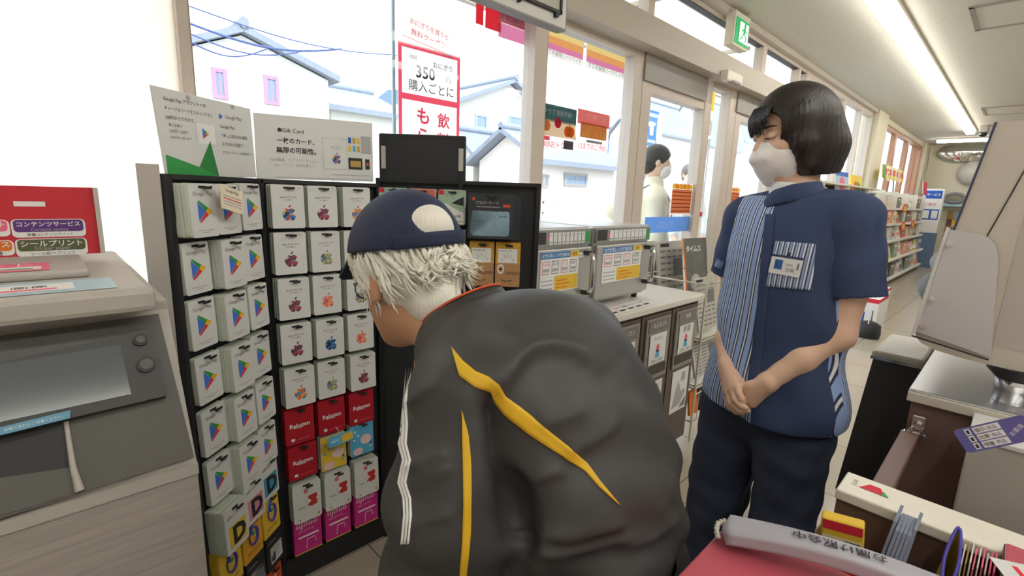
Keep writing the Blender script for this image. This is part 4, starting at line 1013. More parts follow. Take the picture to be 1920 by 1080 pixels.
# microwaves
m_mw = mat('microwave steel', (188, 186, 184), .35, .6, 30, .05); m_mwd = mat('microwave panel', (150, 152, 154), .4, .3)
def microwave(x0, x1, label):
    y0, z0, z1 = 1.235, .905, 1.235; w = x1 - x0; zc = z1 - .075
    t = thing('microwave', label, 'microwave', ((x0 + x1) / 2, 1.5, .88), 0, 'self service microwaves')
    part(MB().b2(m_mw, (x0, y0, z0), (x1, 1.72, z1), .008), 'body', t)
    F = frame((x0, y0 - .001, zc), (1, 0, 0), (0, 0, 1)); p = MB(); p.box(m_mwd, (w / 2, .036, .004), (w - .01, .066, .012), F, .003)
    p.rect(m_copd, F, .01, .015, .08, .06, .0106)
    n = 9
    for i in range(n):
        a = .10 + (w - .14) * i / n; p.rect(m_white, F, a, .012, a + (w - .14) / n - .006, .058, .0106); p.text(m_ink, str(i + 1), F, a + (w - .14) / n / 2 - .003, .048, h=.009, d=.011); p.rect(m_grey, F, a + .003, .018, a + (w - .14) / n - .01, .022, .011)
    p.rect(gG, F, w - .04, .012, w - .012, .058, .0106); p.rect(m_redp, F, .085, .03, .098, .045, .0106)
    part(p, 'control_panel', t)
    d = MB(); d.b2(m_mw, (x0 + .004, y0 - .02, z0 + .015), (x1 - .004, y0, zc - .004), .006); d = part(d, 'door', t)
    F = frame((x0 + .045, y0 - .0215, z0 + .085), (1, 0, 0), (0, 0, 1)); sw, sh = w - .135, .155; s = MB(); s.box(m_white, (sw / 2, sh / 2, 0), (sw, sh, .001), F)
    s.rect(mat('notice blue', (70, 130, 190), .5), F, 0, sh * .84, sw * .76, sh, .0008); s.rect(m_cy, F, sw * .76, sh * .84, sw, sh, .0008); s.text(m_white, 'お客様用レンジ使用方法', F, sw * .38, sh * .92, w=sw * .7, d=.001, bold=.015); s.text(m_ink, '重要', F, sw * .88, sh * .92, h=sh * .09, d=.001)
    s.rect(m_cy, F, sw * .36, .004, sw - .004, sh * .40, .0008)
    for i in range(3): s.rect(m_orange, F, sw * .42, sh * (.08 + .09 * i), sw * (.7 + .08 * (i % 2)), sh * (.11 + .09 * i), .001)
    for i in range(4):
        s.rect(m_red if i % 2 == 0 else m_ink, F, sw * (.04 + .24 * i), sh * .46, sw * (.22 + .24 * i), sh * .78, .0008); s.rect(m_white, F, sw * (.05 + .24 * i), sh * .475, sw * (.21 + .24 * i), sh * .765, .001)
        s.text(m_red if i % 2 == 0 else m_ink, ['お弁当', '飲み物', 'パン', '10秒'][i], F, sw * (.13 + .24 * i), sh * .70, w=sw * .13, d=.0012); s.rect(m_lt, F, sw * (.06 + .24 * i), sh * .52, sw * (.2 + .24 * i), sh * .6, .0012)
    for i in range(3): s.rect(m_lt, F, sw * .03, sh * (.08 + .1 * i), sw * .32, sh * (.11 + .1 * i), .0008)
    s.build('notice', d, WORLD[d.name])
    F = frame((x0 + .05, y0 - .021, zc - .05), (1, 0, 0), (0, 0, 1)); s = MB(); s.rect(m_white, F, .0, 0, .06, .03, .0006); s.rect(m_white, F, .09, 0.004, w * .7, .026, .0006); s.rect(m_lt, F, .1, .012, w * .68, .015, .001); s.build('label', d, WORLD[d.name])
    hx = x1 - .05; h_ = MB(); h_.tube(m_chrome, [(hx, y0 - .02, z0 + .07), (hx, y0 - .062, z0 + .075), (hx, y0 - .066, z0 + .1), (hx, y0 - .066, zc - .06), (hx, y0 - .062, zc - .035), (hx, y0 - .02, zc - .03)], .009, 10); h_.b2(m_copd, (hx - .012, y0 - .05, z0 + .055), (hx + .012, y0 - .02, z0 + .075), .003).b2(m_copd, (hx - .012, y0 - .05, zc - .035), (hx + .012, y0 - .02, zc - .018), .003)
    h_.build('handle', d, WORLD[d.name])
    for fx in (x0 + .03, x1 - .03):
        for fy in (1.27, 1.68): part(MB().cyl(m_black, (fx, fy, .88), (fx, fy, z0 + .004), .014), 'foot', t)
    return t
microwave(1.275, 1.635, 'steel microwave with blue notice nearer the card rack')
microwave(1.665, 2.10, 'steel microwave with blue notice at the right end of the counter')
F = frame((1.66, 1.10, .8812), (1, 0, -0), (.0, 1, 0)) @ RZ(R(3)); b = MB(); b.box(m_white, (.18, .045, .0), (.36, .09, .001), F)
for i in range(5): b.text(m_red if i < 2 else m_ink, ['カップめん', 'お湯の', '注意', 'やけど', 'ご注意'][i], F, .04 + .068 * i, .06, w=.055, d=.001); b.rect(m_ink, F, .015 + .068 * i, .015, .06 + .068 * i, .03, .001)
b.build('notice_sheet', M=F, label='white notice sheet taped flat on the cream worktop', cat='notice')
# ------------------------------------------------------------------ newspaper rack beside the counter
m_wirew = mat('cream wire', (216, 210, 192), .45)
nr = thing('newspaper_rack', 'cream wire newspaper rack at the end of the microwave counter', 'rack', (2.75, 1.35, 0))
b = MB(); xa, xb, ya, yb = 2.50, 2.98, 1.10, 1.50
for x in (xa, xb):
    for y in (ya, yb): b.tube(m_wirew, [(x, y, .02), (x, y, .98 + (.12 if y == yb else 0))], .006, 6)
for z in (.14, .35, .62, .92):
    b.tube(m_wirew, [(xa, ya, z), (xb, ya, z), (xb, yb, z), (xa, yb, z)], .005, 6, closed=True)
for z in (.98,): b.tube(m_wirew, [(xa, ya, z), (xa + .16, ya, z)], .004, 6)
for k in range(3): b.tube(m_wirew, [(xa + .08 + .16 * k, ya, .92), (xa + .08 + .16 * k, ya, .985), (xa + .2 + .16 * k, ya, .985), (xa + .2 + .16 * k, ya, .6)], .004, 6)
for z in (.35, .62): b.b2(m_wirew, (xa, ya, z - .02), (xb, yb, z - .012))
for k in range(9): b.tube(m_wirew, [(xa + .06 * k, ya, .14), (xa + .06 * k, ya, .30)], .003, 5)
b.tube(m_wirew, [(xa, ya, .30), (xb, ya, .30)], .004, 6)
part(b, 'wire_frame', nr)
m_news = mat('newsprint', (196, 192, 182), .8, 0, 60, .08)
def sheet(q, label, m, paint=None, name='newspaper', cat='newspaper', group='newspapers in the wire rack', th=.012):
    q = [Vector(v) for v in q]; X = frame(q[0], q[1] - q[0], q[3] - q[0]); w = (q[1] - q[0]).length; h = (q[3] - q[0]).length; b = MB()
    b.slab(m, q, th)
    if paint: paint(b, X, w, h)
    return b.build(name, M=X, label=label, cat=cat, group=group)
def p_news(b, F, w, h):
    for i in range(4):
        for j in range(10): b.rect(m_grey, F, w * (.06 + .23 * i), h * (.08 + .085 * j), w * (.24 + .23 * i), h * (.11 + .085 * j), .001)
    b.rect(m_ink, F, w * .06, h * .92, w * .4, h * .97, .001); b.rect(m_txt, F, w * .55, h * .5, w * .92, h * .75, .0014)
def p_mag(c):
    def f(b, F, w, h):
        b.rect(c, F, .004, .004, w - .004, h - .004, .001); b.rect(m_orange, F, 0, 0, w * .07, h, .0014); b.text(m_white, 'タイムス', F, w * .5, h * .87, w=w * .7, d=.0014, bold=.02); b.disc(m_lt, F, w * .5, h * .45, w * .25, .0014)
    return f
for k, (x, z0, dz, lb) in enumerate(((2.16, .9, .30, 'folded grey newspaper standing behind the end of the counter'), (2.36, .9, .30, 'second folded newspaper between counter and wire rack'))): 
    sheet([(x + .34, 1.52 - .06 * k, .66), (x + .62, 1.50 - .06 * k, .66), (x + .60, 1.56 - .06 * k, 1.10), (x + .32, 1.58 - .06 * k, 1.10)], lb, m_news, p_news)
sheet([(2.72, 1.28, .64), (2.95, 1.26, .64), (3.0, 1.36, 1.13), (2.77, 1.38, 1.13)], 'dark covered magazine with orange spine leaning in the wire rack', mat('mag dark', (92, 92, 88), .5), p_mag(mat('mag cover', (104, 104, 98), .5, 0, 20, .4)), 'magazine', 'magazine', None)
sheet([(2.56, 1.14, .64), (2.80, 1.14, .64), (2.80, 1.2, .93), (2.56, 1.2, .93)], 'newspaper in the upper pocket of the wire rack', m_news, p_news)
sheet([(2.56, 1.13, .37), (2.92, 1.13, .37), (2.92, 1.18, .58), (2.56, 1.18, .58)], 'newspaper in the middle pocket of the wire rack', m_news, p_news)
for k in range(3):
    sheet([(2.54 + .12 * k, 1.13, .15), (2.64 + .12 * k, 1.13, .15), (2.64 + .12 * k, 1.15, .29), (2.54 + .12 * k, 1.15, .29)], '%s small booklet in the bottom basket of the wire rack' % ['orange', 'black', 'brown'][k], [m_orange, m_black, m_kraft][k], None, 'booklet', 'booklet', 'booklets in the bottom basket')
# ================================================================== far gondola under the windows
m_shelfw = mat('shelf white', (226, 222, 210), .5); m_rail2 = mat('price rail', (236, 232, 226), .5)
GX0, GX1, GYF, GYB = 6.35, 14.4, 1.47, 1.86
g = thing('gondola_shelving', 'long white shelving unit under the windows beyond the clerk', 'shelf', ((GX0 + GX1) / 2, 1.66, 0))
part(MB().b2(m_shelfw, (GX0, GYB - .02, .1), (GX1, GYB, 1.62)).b2(mat('toe kick', (96, 84, 70), .6), (GX0, 1.52, 0), (GX1, GYB, .1)), 'back_panel', g)
for k in range(8):
    x = GX0 + (GX1 - GX0) * k / 7; part(MB().b2(m_shelfw, (x - .012, 1.60, .1), (x + .012, GYB, 1.62)), 'upright', g)
LV = [(.12, GYF - .0), (.46, GYF + .01), (.78, 1.54), (1.07, 1.58), (1.34, 1.62)]
for z, yf in LV:
    part(MB().b2(m_shelfw, (GX0, yf, z - .02), (GX1, GYB, z)).b2(m_rail2, (GX0, yf - .008, z - .035), (GX1, yf, z + .005)), 'shelf', g)
pcols = [(214, 206, 196), (196, 92, 80), (170, 186, 160), (226, 196, 110), (150, 170, 188), (232, 228, 220), (120, 112, 104), (206, 150, 120), (180, 200, 206), (90, 100, 110), (236, 150, 140), (130, 150, 120)]
pnames = ['beige', 'brick red', 'sage green', 'mustard', 'grey blue', 'white', 'brown', 'tan', 'pale aqua', 'slate', 'salmon', 'olive']
pm = [mat('product %s' % n, c, .5, 0, 30, .15) for n, c in zip(pnames, pcols)]
lvn = ['lowest', 'second', 'third', 'fourth', 'top']
ordn = ['first', 'second', 'third', 'fourth', 'fifth', 'sixth', 'seventh', 'eighth', 'ninth', 'tenth', 'eleventh', 'twelfth', 'thirteenth', 'fourteenth', 'fifteenth', 'sixteenth']
rnd = random.Random(3)
for li, (z, yf) in enumerate(LV):
    n = 16; step = (GX1 - GX0 - .2) / n
    for i in range(n):
        x = GX0 + .12 + step * (i + .5); ci = rnd.randrange(12); kind = rnd.choice(['carton', 'pouch', 'bottle', 'pouch', 'carton'])
        h = [.27, .27, .24, .22, .24][li] * rnd.uniform(.75, 1.0); w = step * rnd.uniform(.7, .92) / 2; d = .11
        if kind == 'bottle': w = .06
        y = yf + .02 + d / 2 + .02
        M_ = T(x, y, z + .001); b = MB(); m = pm[ci]; m2 = pm[(ci + 5) % 12]
        if kind == 'carton':
            b.box(m, (0, 0, h / 2), (2 * w, d, h), M_, .004); F = M_ @ frame((-w, -d / 2 - .0005, 0), (1, 0, 0), (0, 0, 1)); b.rect(m2, F, w * .2, h * .2, w * 1.7, h * .6, .0006); b.rect(m_white, F, w * .3, h * .7, w * 1.4, h * .85, .0006); b.rect(pm[(ci + 3) % 12], F, w * .5, h * .28, w * 1.1, h * .5, .001)
        elif kind == 'pouch':
            b.hexa(m, [M_ @ Vector(v) for v in ((-w, -d / 2, 0), (w, -d / 2, 0), (w, d / 2, 0), (-w, d / 2, 0), (-w * .96, -.008, h), (w * .96, -.008, h), (w * .96, .008, h), (-w * .96, .008, h))])
            F = M_ @ frame((-w, -d / 2 - .001, 0), (1, 0, 0), (0, .05 / h * 1.0, 1)); b.rect(m2, F, w * .3, h * .25, w * 1.7, h * .55, .002); b.disc(m_white, F, w, h * .7, min(w, h) * .2, .003, 12)
        else:
            b.lathe(m, [(.055, 0), (.06, .01), (.06, h * .62), (.03, h * .8), (.025, h * .9)], M_, 14); b.lathe(m2, [(.028, h * .9), (.028, h)], M_, 12); b.lathe(m_white, [(.0605, h * .2), (.0605, h * .5)], M_, 14)
        b.build(kind, M=M_, label='%s %s on the %s shelf of the far gondola, %s from the near end' % (pnames[ci], kind, lvn[li], ordn[i]), cat=kind, group='goods on the far shelving')
# magazines and signs standing on top
def stand_card(px0, px1, y, label, paint, mb, cat='magazine', name='magazine', group=None):
    a = py_(px0[0], px1[1], y); c = py_(px1[0], px0[1], y); X = frame((a.x, y, a.z), (1, 0, 0), (0, .12, 1)); w = c.x - a.x; h = c.z - a.z
    b = MB(); b.box(mb, (w / 2, h / 2, -.006), (w, h, .012), X); paint(b, X, w, h)
    if a.z > 1.64 and cat == 'sign': b.tube(m_grey, [X @ Vector((w / 2, 0, -.006)), X @ Vector((w / 2, 1.61 - a.z, -.006))], .012, 6)
    return b.build(name, M=X, label=label, cat=cat, group=group)
def pa(b, F, w, h):
    b.disc(m_redp, F, w * .5, h * .5, w * .22, .001, ry=h * .3); b.rect(m_blue, F, 0, h * .82, w, h, .001)
def pb(b, F, w, h):
    b.disc(gG, F, w * .6, h * .45, w * .3, .001, ry=h * .28); b.disc(m_aor, F, w * .4, h * .55, w * .16, .0014, ry=h * .2)
def pc(b, F, w, h):
    b.rect(m_aor, F, 0, h * .3, w, h * .75, .001); b.text(m_white, 'おすすめ', F, w / 2, h * .5, w=w * .7, d=.0016, bold=.02); b.rect(gG, F, 0, 0, w * .12, h, .0014)
top = MB().b2(m_shelfw, (GX0 - .35, 1.60, 1.60), (9.4, GYB, 1.62)); part(top, 'shelf', g)
stand_card((1566, 324), (1597, 368), 1.66, 'pale blue magazine with a pink flower picture standing above the clerk\'s shoulder', pa, mat('mag sky', (170, 200, 220), .5))
stand_card((1595, 331), (1622, 372), 1.66, 'yellow magazine with a green animal picture on the shelf top', pb, mat('mag yellow', (236, 204, 60), .5))
stand_card((1628, 397), (1658, 432), 1.5, 'yellow and orange promotional card hanging from the far gondola', pc, mat('mag yellow'
, (236, 204, 60), .5), 'sign', 'shelf_sign')
stand_card((1655, 320), (1698, 333), 1.7, 'yellow and orange header sign above the far gondola', pc, mat('mag yellow', (236, 204, 60), .5), 'sign', 'shelf_sign')
stand_card((1728, 342), (1742, 364), 1.6, 'red box on top of the far end of the gondola', lambda b, F, w, h: b.rect(m_white, F, 0, 0, w * .3, h, .001), m_red, 'box', 'product_box')
for (x, y, lb) in ((1697, 391, 'upper round orange price disc on the far gondola'), (1694, 424, 'left one of two lower round orange price discs on the far gondola'), (1712, 421, 'right one of two lower round orange price discs on the far gondola')):
    p = py_(x, y, 1.445); F = frame(p, (1, 0, 0), (0, 0, 1)); b = MB(); b.prism(m_aor, [(.19 * math.cos(a * math.pi / 8), .085 * math.sin(a * math.pi / 8)) for a in range(16)], -.01, 0, F); b.disc(m_cy, F, 0, 0, .12, .001, ry=.05); b.tube(m_white, [(0, 0, -.01), (0, 0, -.12)], .006, 6, F); b.build('price_disc', M=F, label=lb, cat='sign', group='orange price discs')
# cartons on the floor by the near end of the gondola
for (x, y, s, lb, c) in ((6.62, 1.12, (.5, .4, .38), 'white carton with a blue mark on the floor past the clerk\'s elbow', 1), (7.6, 1.22, (.5, .36, .34), 'second white carton on the floor behind the one with a blue mark', 0)):
    M_ = T(x, y, 0); b = MB(); b.box(m_white, (0, 0, s[2] / 2), s, M_, .006); F = M_ @ frame((-s[0] / 2, -s[1] / 2, 0), (1, 0, 0), (0, 0, 1)); b.rect(m_red, F, 0, s[2] * .9, s[0], s[2], .001)
    F = M_ @ frame((-s[0] / 2, s[1] / 2, 0), (0, -1, 0), (0, 0, 1)); b.rect(m_red, F, 0, s[2] * .88, s[1], s[2], .001)
    if c: b.rect(m_blue, F, s[1] * .55, s[2] * .2, s[1] * .72, s[2] * .6, .001)
    b.build('carton', M=M_, label=lb, cat='carton')
p = pz(1626, 632, 0); M_ = T(p.x, p.y, 0); b = MB(); b.lathe(m_black, [(.10, 0), (.11, .05), (.10, .14), (.05, .17)], M_, 16); b.tube(m_chrome, [(-.07, 0, .14), (-.06, 0, .28), (.06, 0, .28), (.07, 0, .14)], .006, 6, M_); b.build('floor_basket', M=M_, label='small black item with a wire handle on the floor behind the clerk', cat='basket')

# ------------------------------------------------------------------ end wall
x = XF - .01
p = px_(1754, 355, 14.9); kio = thing('service_stand', 'tall white service stand with blue headed panel at the end wall', 'stand', (14.95, p.y, 0))
W = frame((14.8, p.y + .17, 0), (0, -1, 0), (0, 0, 1)); b = MB(); b.box(m_white, (.17, 1.3, -.1), (.36, 1.0, .2), W, .01); b.box(mat('stand blue grey', (100, 124, 156), .5), (.17, .4, -.1), (.36, .8, .2), W, .01); part(b, 'body', kio)
b = MB(); b.rect(m_blue, W, .02, 1.58, .32, 1.76, .001); b.text(m_white, 'サービス', W, .17, 1.67, w=.24, d=.002, bold=.03); b.rect(m_blue, W, .02, 1.1, .32, 1.34, .001); b.rect(m_white, W, .04, 1.13, .15, 1.31, .002); b.rect(m_white, W, .19, 1.13, .3, 1.31, .002); b.text(m_red, 'ご案内', W, .14, 1.45, w=.2, d=.002); part(b, 'panel', kio)
def wall_item(x0, y0, x1, y1, label, name, cat, paint, m, th=.03):
    a = px_(x0, y1, x); c = px_(x1, y0, x); W = frame((x, a.y, a.z), (0, -1, 0), (0, 0, 1)); w = a.y - c.y; h = c.z - a.z; b = MB(); b.box(m, (w / 2, h / 2, -.0), (w, h, th), W, .004)
    paint(b, W @ T(0, 0, th / 2), w, h); return b.build(name, M=W, label=label, cat=cat)
def pw(b, F, w, h):
    cs = [m_kraft, m_copd, m_aor, mat('art teal2', (80, 150, 150), .5), m_lam, m_cy, m_kraft, m_ice]
    for i in range(8): b.rect(cs[i], F, w * (.04 + .48 * (i % 2)), h * (.03 + .245 * (i // 2)), w * (.48 + .48 * (i % 2)), h * (.24 + .245 * (i // 2)), .001)
wall_item(1766, 395, 1800, 455, 'brown food picture poster on the end wall beside the machine', 'wall_poster', 'poster', pw, m_kraft)
wall_item(1736, 284, 1746, 326, 'narrow vertical strip sign with a red dot on the end wall', 'strip_sign', 'sign', lambda b, F, w, h: (b.disc(m_red, F, w / 2, h * .88, w * .4, .001), b.rect(m_lt, F, w * .3, .05, w * .7, h * .75, .001)), m_white)
p = px_(1815, 286, x); W = frame((x - .03, p.y, p.z), (0, -1, 0), (0, 0, 1)); t = thing('security_mirror', 'wide rounded security mirror under the far ceiling', 'mirror', (x - .03, p.y, p.z))
b = MB(); P = [(.42 * math.cos(a * math.pi / 12) + (.28 if math.cos(a * math.pi / 12) > 0 else -.28) * .4, .22 * math.sin(a * math.pi / 12)) for a in range(24)]
b.prism(m_framed, [(q[0] * 1.04, q[1] * 1.06) for q in P], -.03, .0, W); part(b, 'frame', t)
b = MB(); b.grid(mat('mirror face', (220, 220, 216), .04, 1.0), lambda u, v: W @ Vector((.53 * (2 * u - 1) * math.sqrt(max(0, 1 - .5 * (2 * v - 1) ** 2)), .21 * (2 * v - 1) * math.sqrt(max(0, 1 - .5 * (2 * u - 1) ** 2)), .005 + .09 * (1 - (2 * u - 1) ** 2 * .5 - (2 * v - 1) ** 2 * .5))), 16, 10); part(b, 'glass', t)
p = px_(1824, 325, x); W = frame((x, p.y, p.z), (0, -1, 0), (0, 0, 1)); b = MB(); b.lathe(mat('dome grey', (190, 186, 176), .4), [(.27, 0), (.28, .04), (.25, .1), (.17, .16), (.08, .19), (0, .2)], W, 28); b.build('wall_dome', M=W, label='round grey dome on the end wall below the mirror', cat='dome')
p = px_(1790, 376, x); W = frame((x - .12, p.y, p.z), (0, -1, 0), (0, 0, 1)); b = MB(); b.box(m_ice, (0, -.12, .0), (.5, .05, .3), W, .01); b.tube(m_grey, [(.17 * math.cos(a * math.pi / 8), .05 + .1 * math.sin(a * math.pi / 8), .0) for a in range(16)], .04, 8, W, closed=True); b.build('wall_shelf', M=W, label='small blue grey wall shelf with a grey ring above the food poster', cat='shelf')

# ------------------------------------------------------------------ hanging display case, exit sign, sensor
q = py_(1060, 58, 1.30); X1, Zb = q.x, q.z
tv = thing('hanging_display_case', 'grey framed display case hanging from the ceiling at the top edge', 'display case', (X1 - .45, 1.3, CEIL))
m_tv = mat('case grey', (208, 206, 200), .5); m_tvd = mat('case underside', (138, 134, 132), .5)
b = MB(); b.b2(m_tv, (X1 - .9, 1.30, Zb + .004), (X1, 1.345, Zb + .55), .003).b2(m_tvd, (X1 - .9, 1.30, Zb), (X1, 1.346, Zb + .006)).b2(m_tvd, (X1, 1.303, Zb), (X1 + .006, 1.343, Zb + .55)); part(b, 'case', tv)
f = MB(); a, c = X1 - .84, X1 - .035; z0, z1 = Zb + .045, Zb + .5
for lo, hi in (((a, z0), (c, z0 + .01)), ((a, z1 - .01), (c, z1)), ((a, z0), (a + .01, z1)), ((c - .01, z0), (c, z1))): f.b2(m_black, (lo[0], 1.288, lo[1]), (hi[0], 1.302, hi[1]))
f.b2(m_black, (c - .035, 1.286, z0 - .014), (c - .02, 1.30, z0)); f.b2(m_black, (c - .22, 1.286, z0 - .014), (c - .21, 1.30, z0)); part(f, 'frame', tv)
part(MB().b2(mat('case pane', (166, 166, 150), .15), (a + .01, 1.294, z0 + .01), (c - .01, 1.299, z1 - .01)).b2(m_paper, (c - .3, 1.290, z0 + .03), (c - .1, 1.2935, z0 + .2)), 'pane', tv)
for xx in (X1 - .75, X1 - .15): part(MB().cyl(m_tv, (xx, 1.322, Zb + .55), (xx, 1.322, CEIL), .012), 'hanging_rod', tv)

YE = 1.80
a = py_(1382, 30, YE); c = py_(1400, 92, YE)
ex = thing('exit_sign', 'green running man exit sign box hanging by the doors', 'exit sign', (a.x + .1, YE + .06, CEIL))
w = c.x - a.x; F = frame((a.x, YE, c.z - .0), (1, 0, 0), (0, 0, 1)); h = a.z - c.z
part(MB().b2(mat('sign box', (222, 214, 196), .5), (a.x - .02, YE + .002, c.z - .02), (c.x + .02, YE + .075, CEIL - .03), .006), 'box', ex)
s = MB(); m_gr = mat('exit green', (20, 150, 82), .4, emit=.5); m_exw = mat('exit white', (240, 250, 244), .4, emit=.8)
s.box(m_gr, (w / 2, h / 2, 0), (w, h, .006), F); s.rect(m_exw, F, w * .28, h * .12, w * .94, h * .9, .004)
A = lambda x, y: (w * (.28 + .66 * x), h * (.12 + .78 * y))
s.disc(m_gr, F, *A(.56, .86), w * .09, .006, 12); s.poly(m_gr, [A(.38, .42), A(.62, .44), A(.66, .74), A(.46, .74)], F, .006); s.poly(m_gr, [A(.62, .72), A(.88, .5), A(.84, .44), A(.58, .62)], F, .0064); s.poly(m_gr, [A(.46, .74), A(.2, .58), A(.22, .5), A(.48, .62)], F, .0064)
s.poly(m_gr, [A(.38, .45), A(.52, .45), A(.3, .2), A(.1, .06), A(.04, .12), A(.24, .26)], F, .0064); s.poly(m_gr, [A(.48, .45), A(.62, .45), A(.84, .28), A(.72, .04), A(.62, .06), A(.68, .26)], F, .0064); s.rect(m_gr, F, w * .2, 0, w * .26, h, .0062)
part(s, 'face', ex)
a = py_(1352, 128, 1.79); M_ = T(a.x + .14, 1.79, a.z - .05)
b = MB(); b.box(m_lampw, (0, -.03, .0), (.28, .06, .075), M_, .008); b.box(m_framed, (.03, -.04, -.032), (.16, .05, .02), M_, .004); b.build('door_sensor', M=M_, label='cream door sensor box fixed on the header over the sliding door', cat='sensor')
for i, (x0, zt) in enumerate(((3.02, 2.66), (4.55, 2.66))):
    M_ = T(x0 + .1, WY + .35, zt); b = MB(); b.grid(film_mat('white blind', (246, 238, 230), .5), lambda u, v: M_ @ Vector((-.05 + .3 * u, .12 * math.cos(v * 2.6), .18 - .3 * v + .05 * math.sin(v * 3))), 4, 10, .004); b.box(m_frame, (.1, -.17, .05), (.03, .36, .03), M_); b.build('awning_roll', M=M_, label='white curled awning cloth outside the upper panes, %s' % ('above the door post' if i == 0 else 'under the exit sign'), cat='awning')

# ================================================================== service counter on the right
m_brown = mat('brown laminate', (120, 93, 85), .45, 0, 5, .12, stretch=(5, 5, .5)); m_blackp = mat('dark panel', (82, 79, 74), .5, 0, 5, .15)
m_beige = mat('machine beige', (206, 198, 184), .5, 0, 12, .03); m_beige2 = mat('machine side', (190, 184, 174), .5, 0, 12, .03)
sc1 = thing('steel_counter', 'brown cabinet counter with stainless steel top under the beige machine', 'counter', (1.65, -.2, 0))
part(MB().b2(m_brown, (1.415, -.75, .05), (2.1, .112, .925)), 'cabinet', sc1)
part(MB().b2(m_steel, (1.405, -.76, .928), (2.12, .12, .95), .004), 'worktop', sc1)
part(MB().b2(mat('counter edge cream', (206, 198, 184), .4), (1.400, -.76, .922), (1.406, .12, .944), .002), 'edge_trim', sc1)
fg = thing('counter_flap', 'short beige counter flap with dark gate panel behind the clerk', 'counter flap', (1.83, .19, .95))
part(MB().hexa(mat('flap beige', (208, 200, 186), .45), [(1.68, .122, .92), (1.72, .242, .92), (1.98, .248, .92), (2.03, .122, .92), (1.68, .122, .95), (1.72, .242, .95), (1.98, .248, .95), (2.03, .122, .95)][0:8]) if False else MB().b2(mat('flap beige', (208, 200, 186), .45), (1.70, .124, .925), (1.99, .243, .95), .008).b2(m_chrome, (1.697, .124, .926), (1.702, .243, .934)), 'flap', fg)
part(MB().slab(m_blackp, [(1.73, .275, .475), (1.73, .118, .475), (1.73, .118, .925), (1.73, .240, .925)], .03), 'gate_panel', fg)
hr = thing('gate_rail', 'brown wooden rail running from the steel counter to the tray', 'rail', (1.2, .1, .85))
part(MB().b2(m_brown, (1.03, .084, .835), (1.385, .117, .855), .003), 'rail', hr)
part(MB().b2(m_chrome, (1.385, .072, .85), (1.405, .108, .858), .002).b2(m_chrome, (1.395, .078, .858), (1.408, .102, .895), .003).cyl(m_chrome, (1.385, .09, .872), (1.41, .09, .872), .008).cyl(m_chrome, (1.382, .081, .862), (1.395, .081, .862), .005).cyl(m_chrome, (1.382, .1, .862), (1.395, .1, .862), .005), 'bracket', hr)
b = MB(); b.cyl(m_chrome, (1.40, .112, .84), (1.412, .112, .84), .009); part(b, 'bolt', hr)
# beige machine
mc = thing('counter_machine', 'tall beige counter machine leaning out with rounded bottom at the right edge', 'machine', (1.65, -.2, .95))
b = MB(); prof = []
for i in range(9):
    a = math.pi / 2 * i / 8; prof.append((.118 - .06 * (1 - math.sin(a)) if False else .128 - .05 + .05 * math.sin(a), 1.035 + .022 - .022 * math.cos(a)))
prof = [(-.55, 1.028), (-.02, 1.030), (.04, 1.033), (.09, 1.04), (.118, 1.050), (.130, 1.062), (.1335, 1.085), (.072, 1.54), (-.55, 1.56)]
n = len(prof)
x0, x1 = 1.452, 1.95
b.add([(x0, y, z) for y, z in prof] + [(x1, y, z) for y, z in prof], [tuple(range(n - 1, -1, -1)), tuple(range(n, 2 * n))] + [(i, (i + 1) % n, (i + 1) % n + n, i + n) for i in range(n)], m_beige)
part(b, 'body', mc)
sd = MB(); sd.slab(m_beige2, [Vector((1.451, y, z)) for y, z in ((.003, 1.075), (-.6, 1.03), (-.6, 1.60), (-.0, 1.53))][::1], .003); 
part(sd, 'side_panel', mc)
part(MB().tube(m_black, [(1.4505, .052, 1.29), (1.4505, .012, 1.455), (1.4505, -.006, 1.53)], .0012, 5), 'seam', mc)
part(MB().tube(mat('edge line', (60, 64, 96), .4), [(1.450, .1338, 1.085), (1.450, .0725, 1.54)], .0022, 6), 'edge_strip', mc)
ac = MB(); P = [(.131, 1.078), (.108, 1.315)]; P += [(.108 - .012 * i, 1.315 - .0003 * i * i) for i in range(1, 5)] + [(.047, 1.305), (.034, 1.292), (.027, 1.275), (.022, 1.25), (.0, 1.05)]
m_acr = mat('brushed guard', (212, 210, 212), .3, .35, 6, .05)
n = len(P)
ac.add([(1.440, y, z) for y, z in P] + [(1.446, y, z) for y, z in P], [tuple(range(n)), tuple(range(2 * n - 1, n - 1, -1))] + [((i + 1) % n, i, i + n, (i + 1) % n + n) for i in range(n)], m_acr)
part(ac, 'guard_plate', mc)
part(MB().slab(mat('clear lip', (226, 222, 218), .2), [(1.438, .139, 1.07), (1.438, .131, 1.072), (1.438, .109, 1.318), (1.438, .115, 1.32)], .012).tube(m_black, [(1.437, .137, 1.067), (1.437, .003, 1.045)], .002, 6), 'guard_lip', mc)
for (y, z) in ((.104, 1.285), (.112, 1.16), (.12, 1.095)): part(MB().cyl(m_chrome, (1.440, y, z), (1.430, y, z), .006), 'rivet', mc)
W = T(1.49, -.045, .95)
part(MB().lathe(m_chrome, [(.030, .0005), (.031, .004), (.031, .03), (.033, .031), (.033, .052)], W, 24).lathe(m_black, [(.033, .052), (.05, .07), (.052, .080)], W, 24), 'foot', mc)
part(MB().lathe(m_chrome, [(.03, .0005), (.033, .052)], T(1.85, -.3, .95), 20).lathe(m_black, [(.033, .052), (.05, .08)], T(1.85, -.3, .95), 20), 'foot', mc)
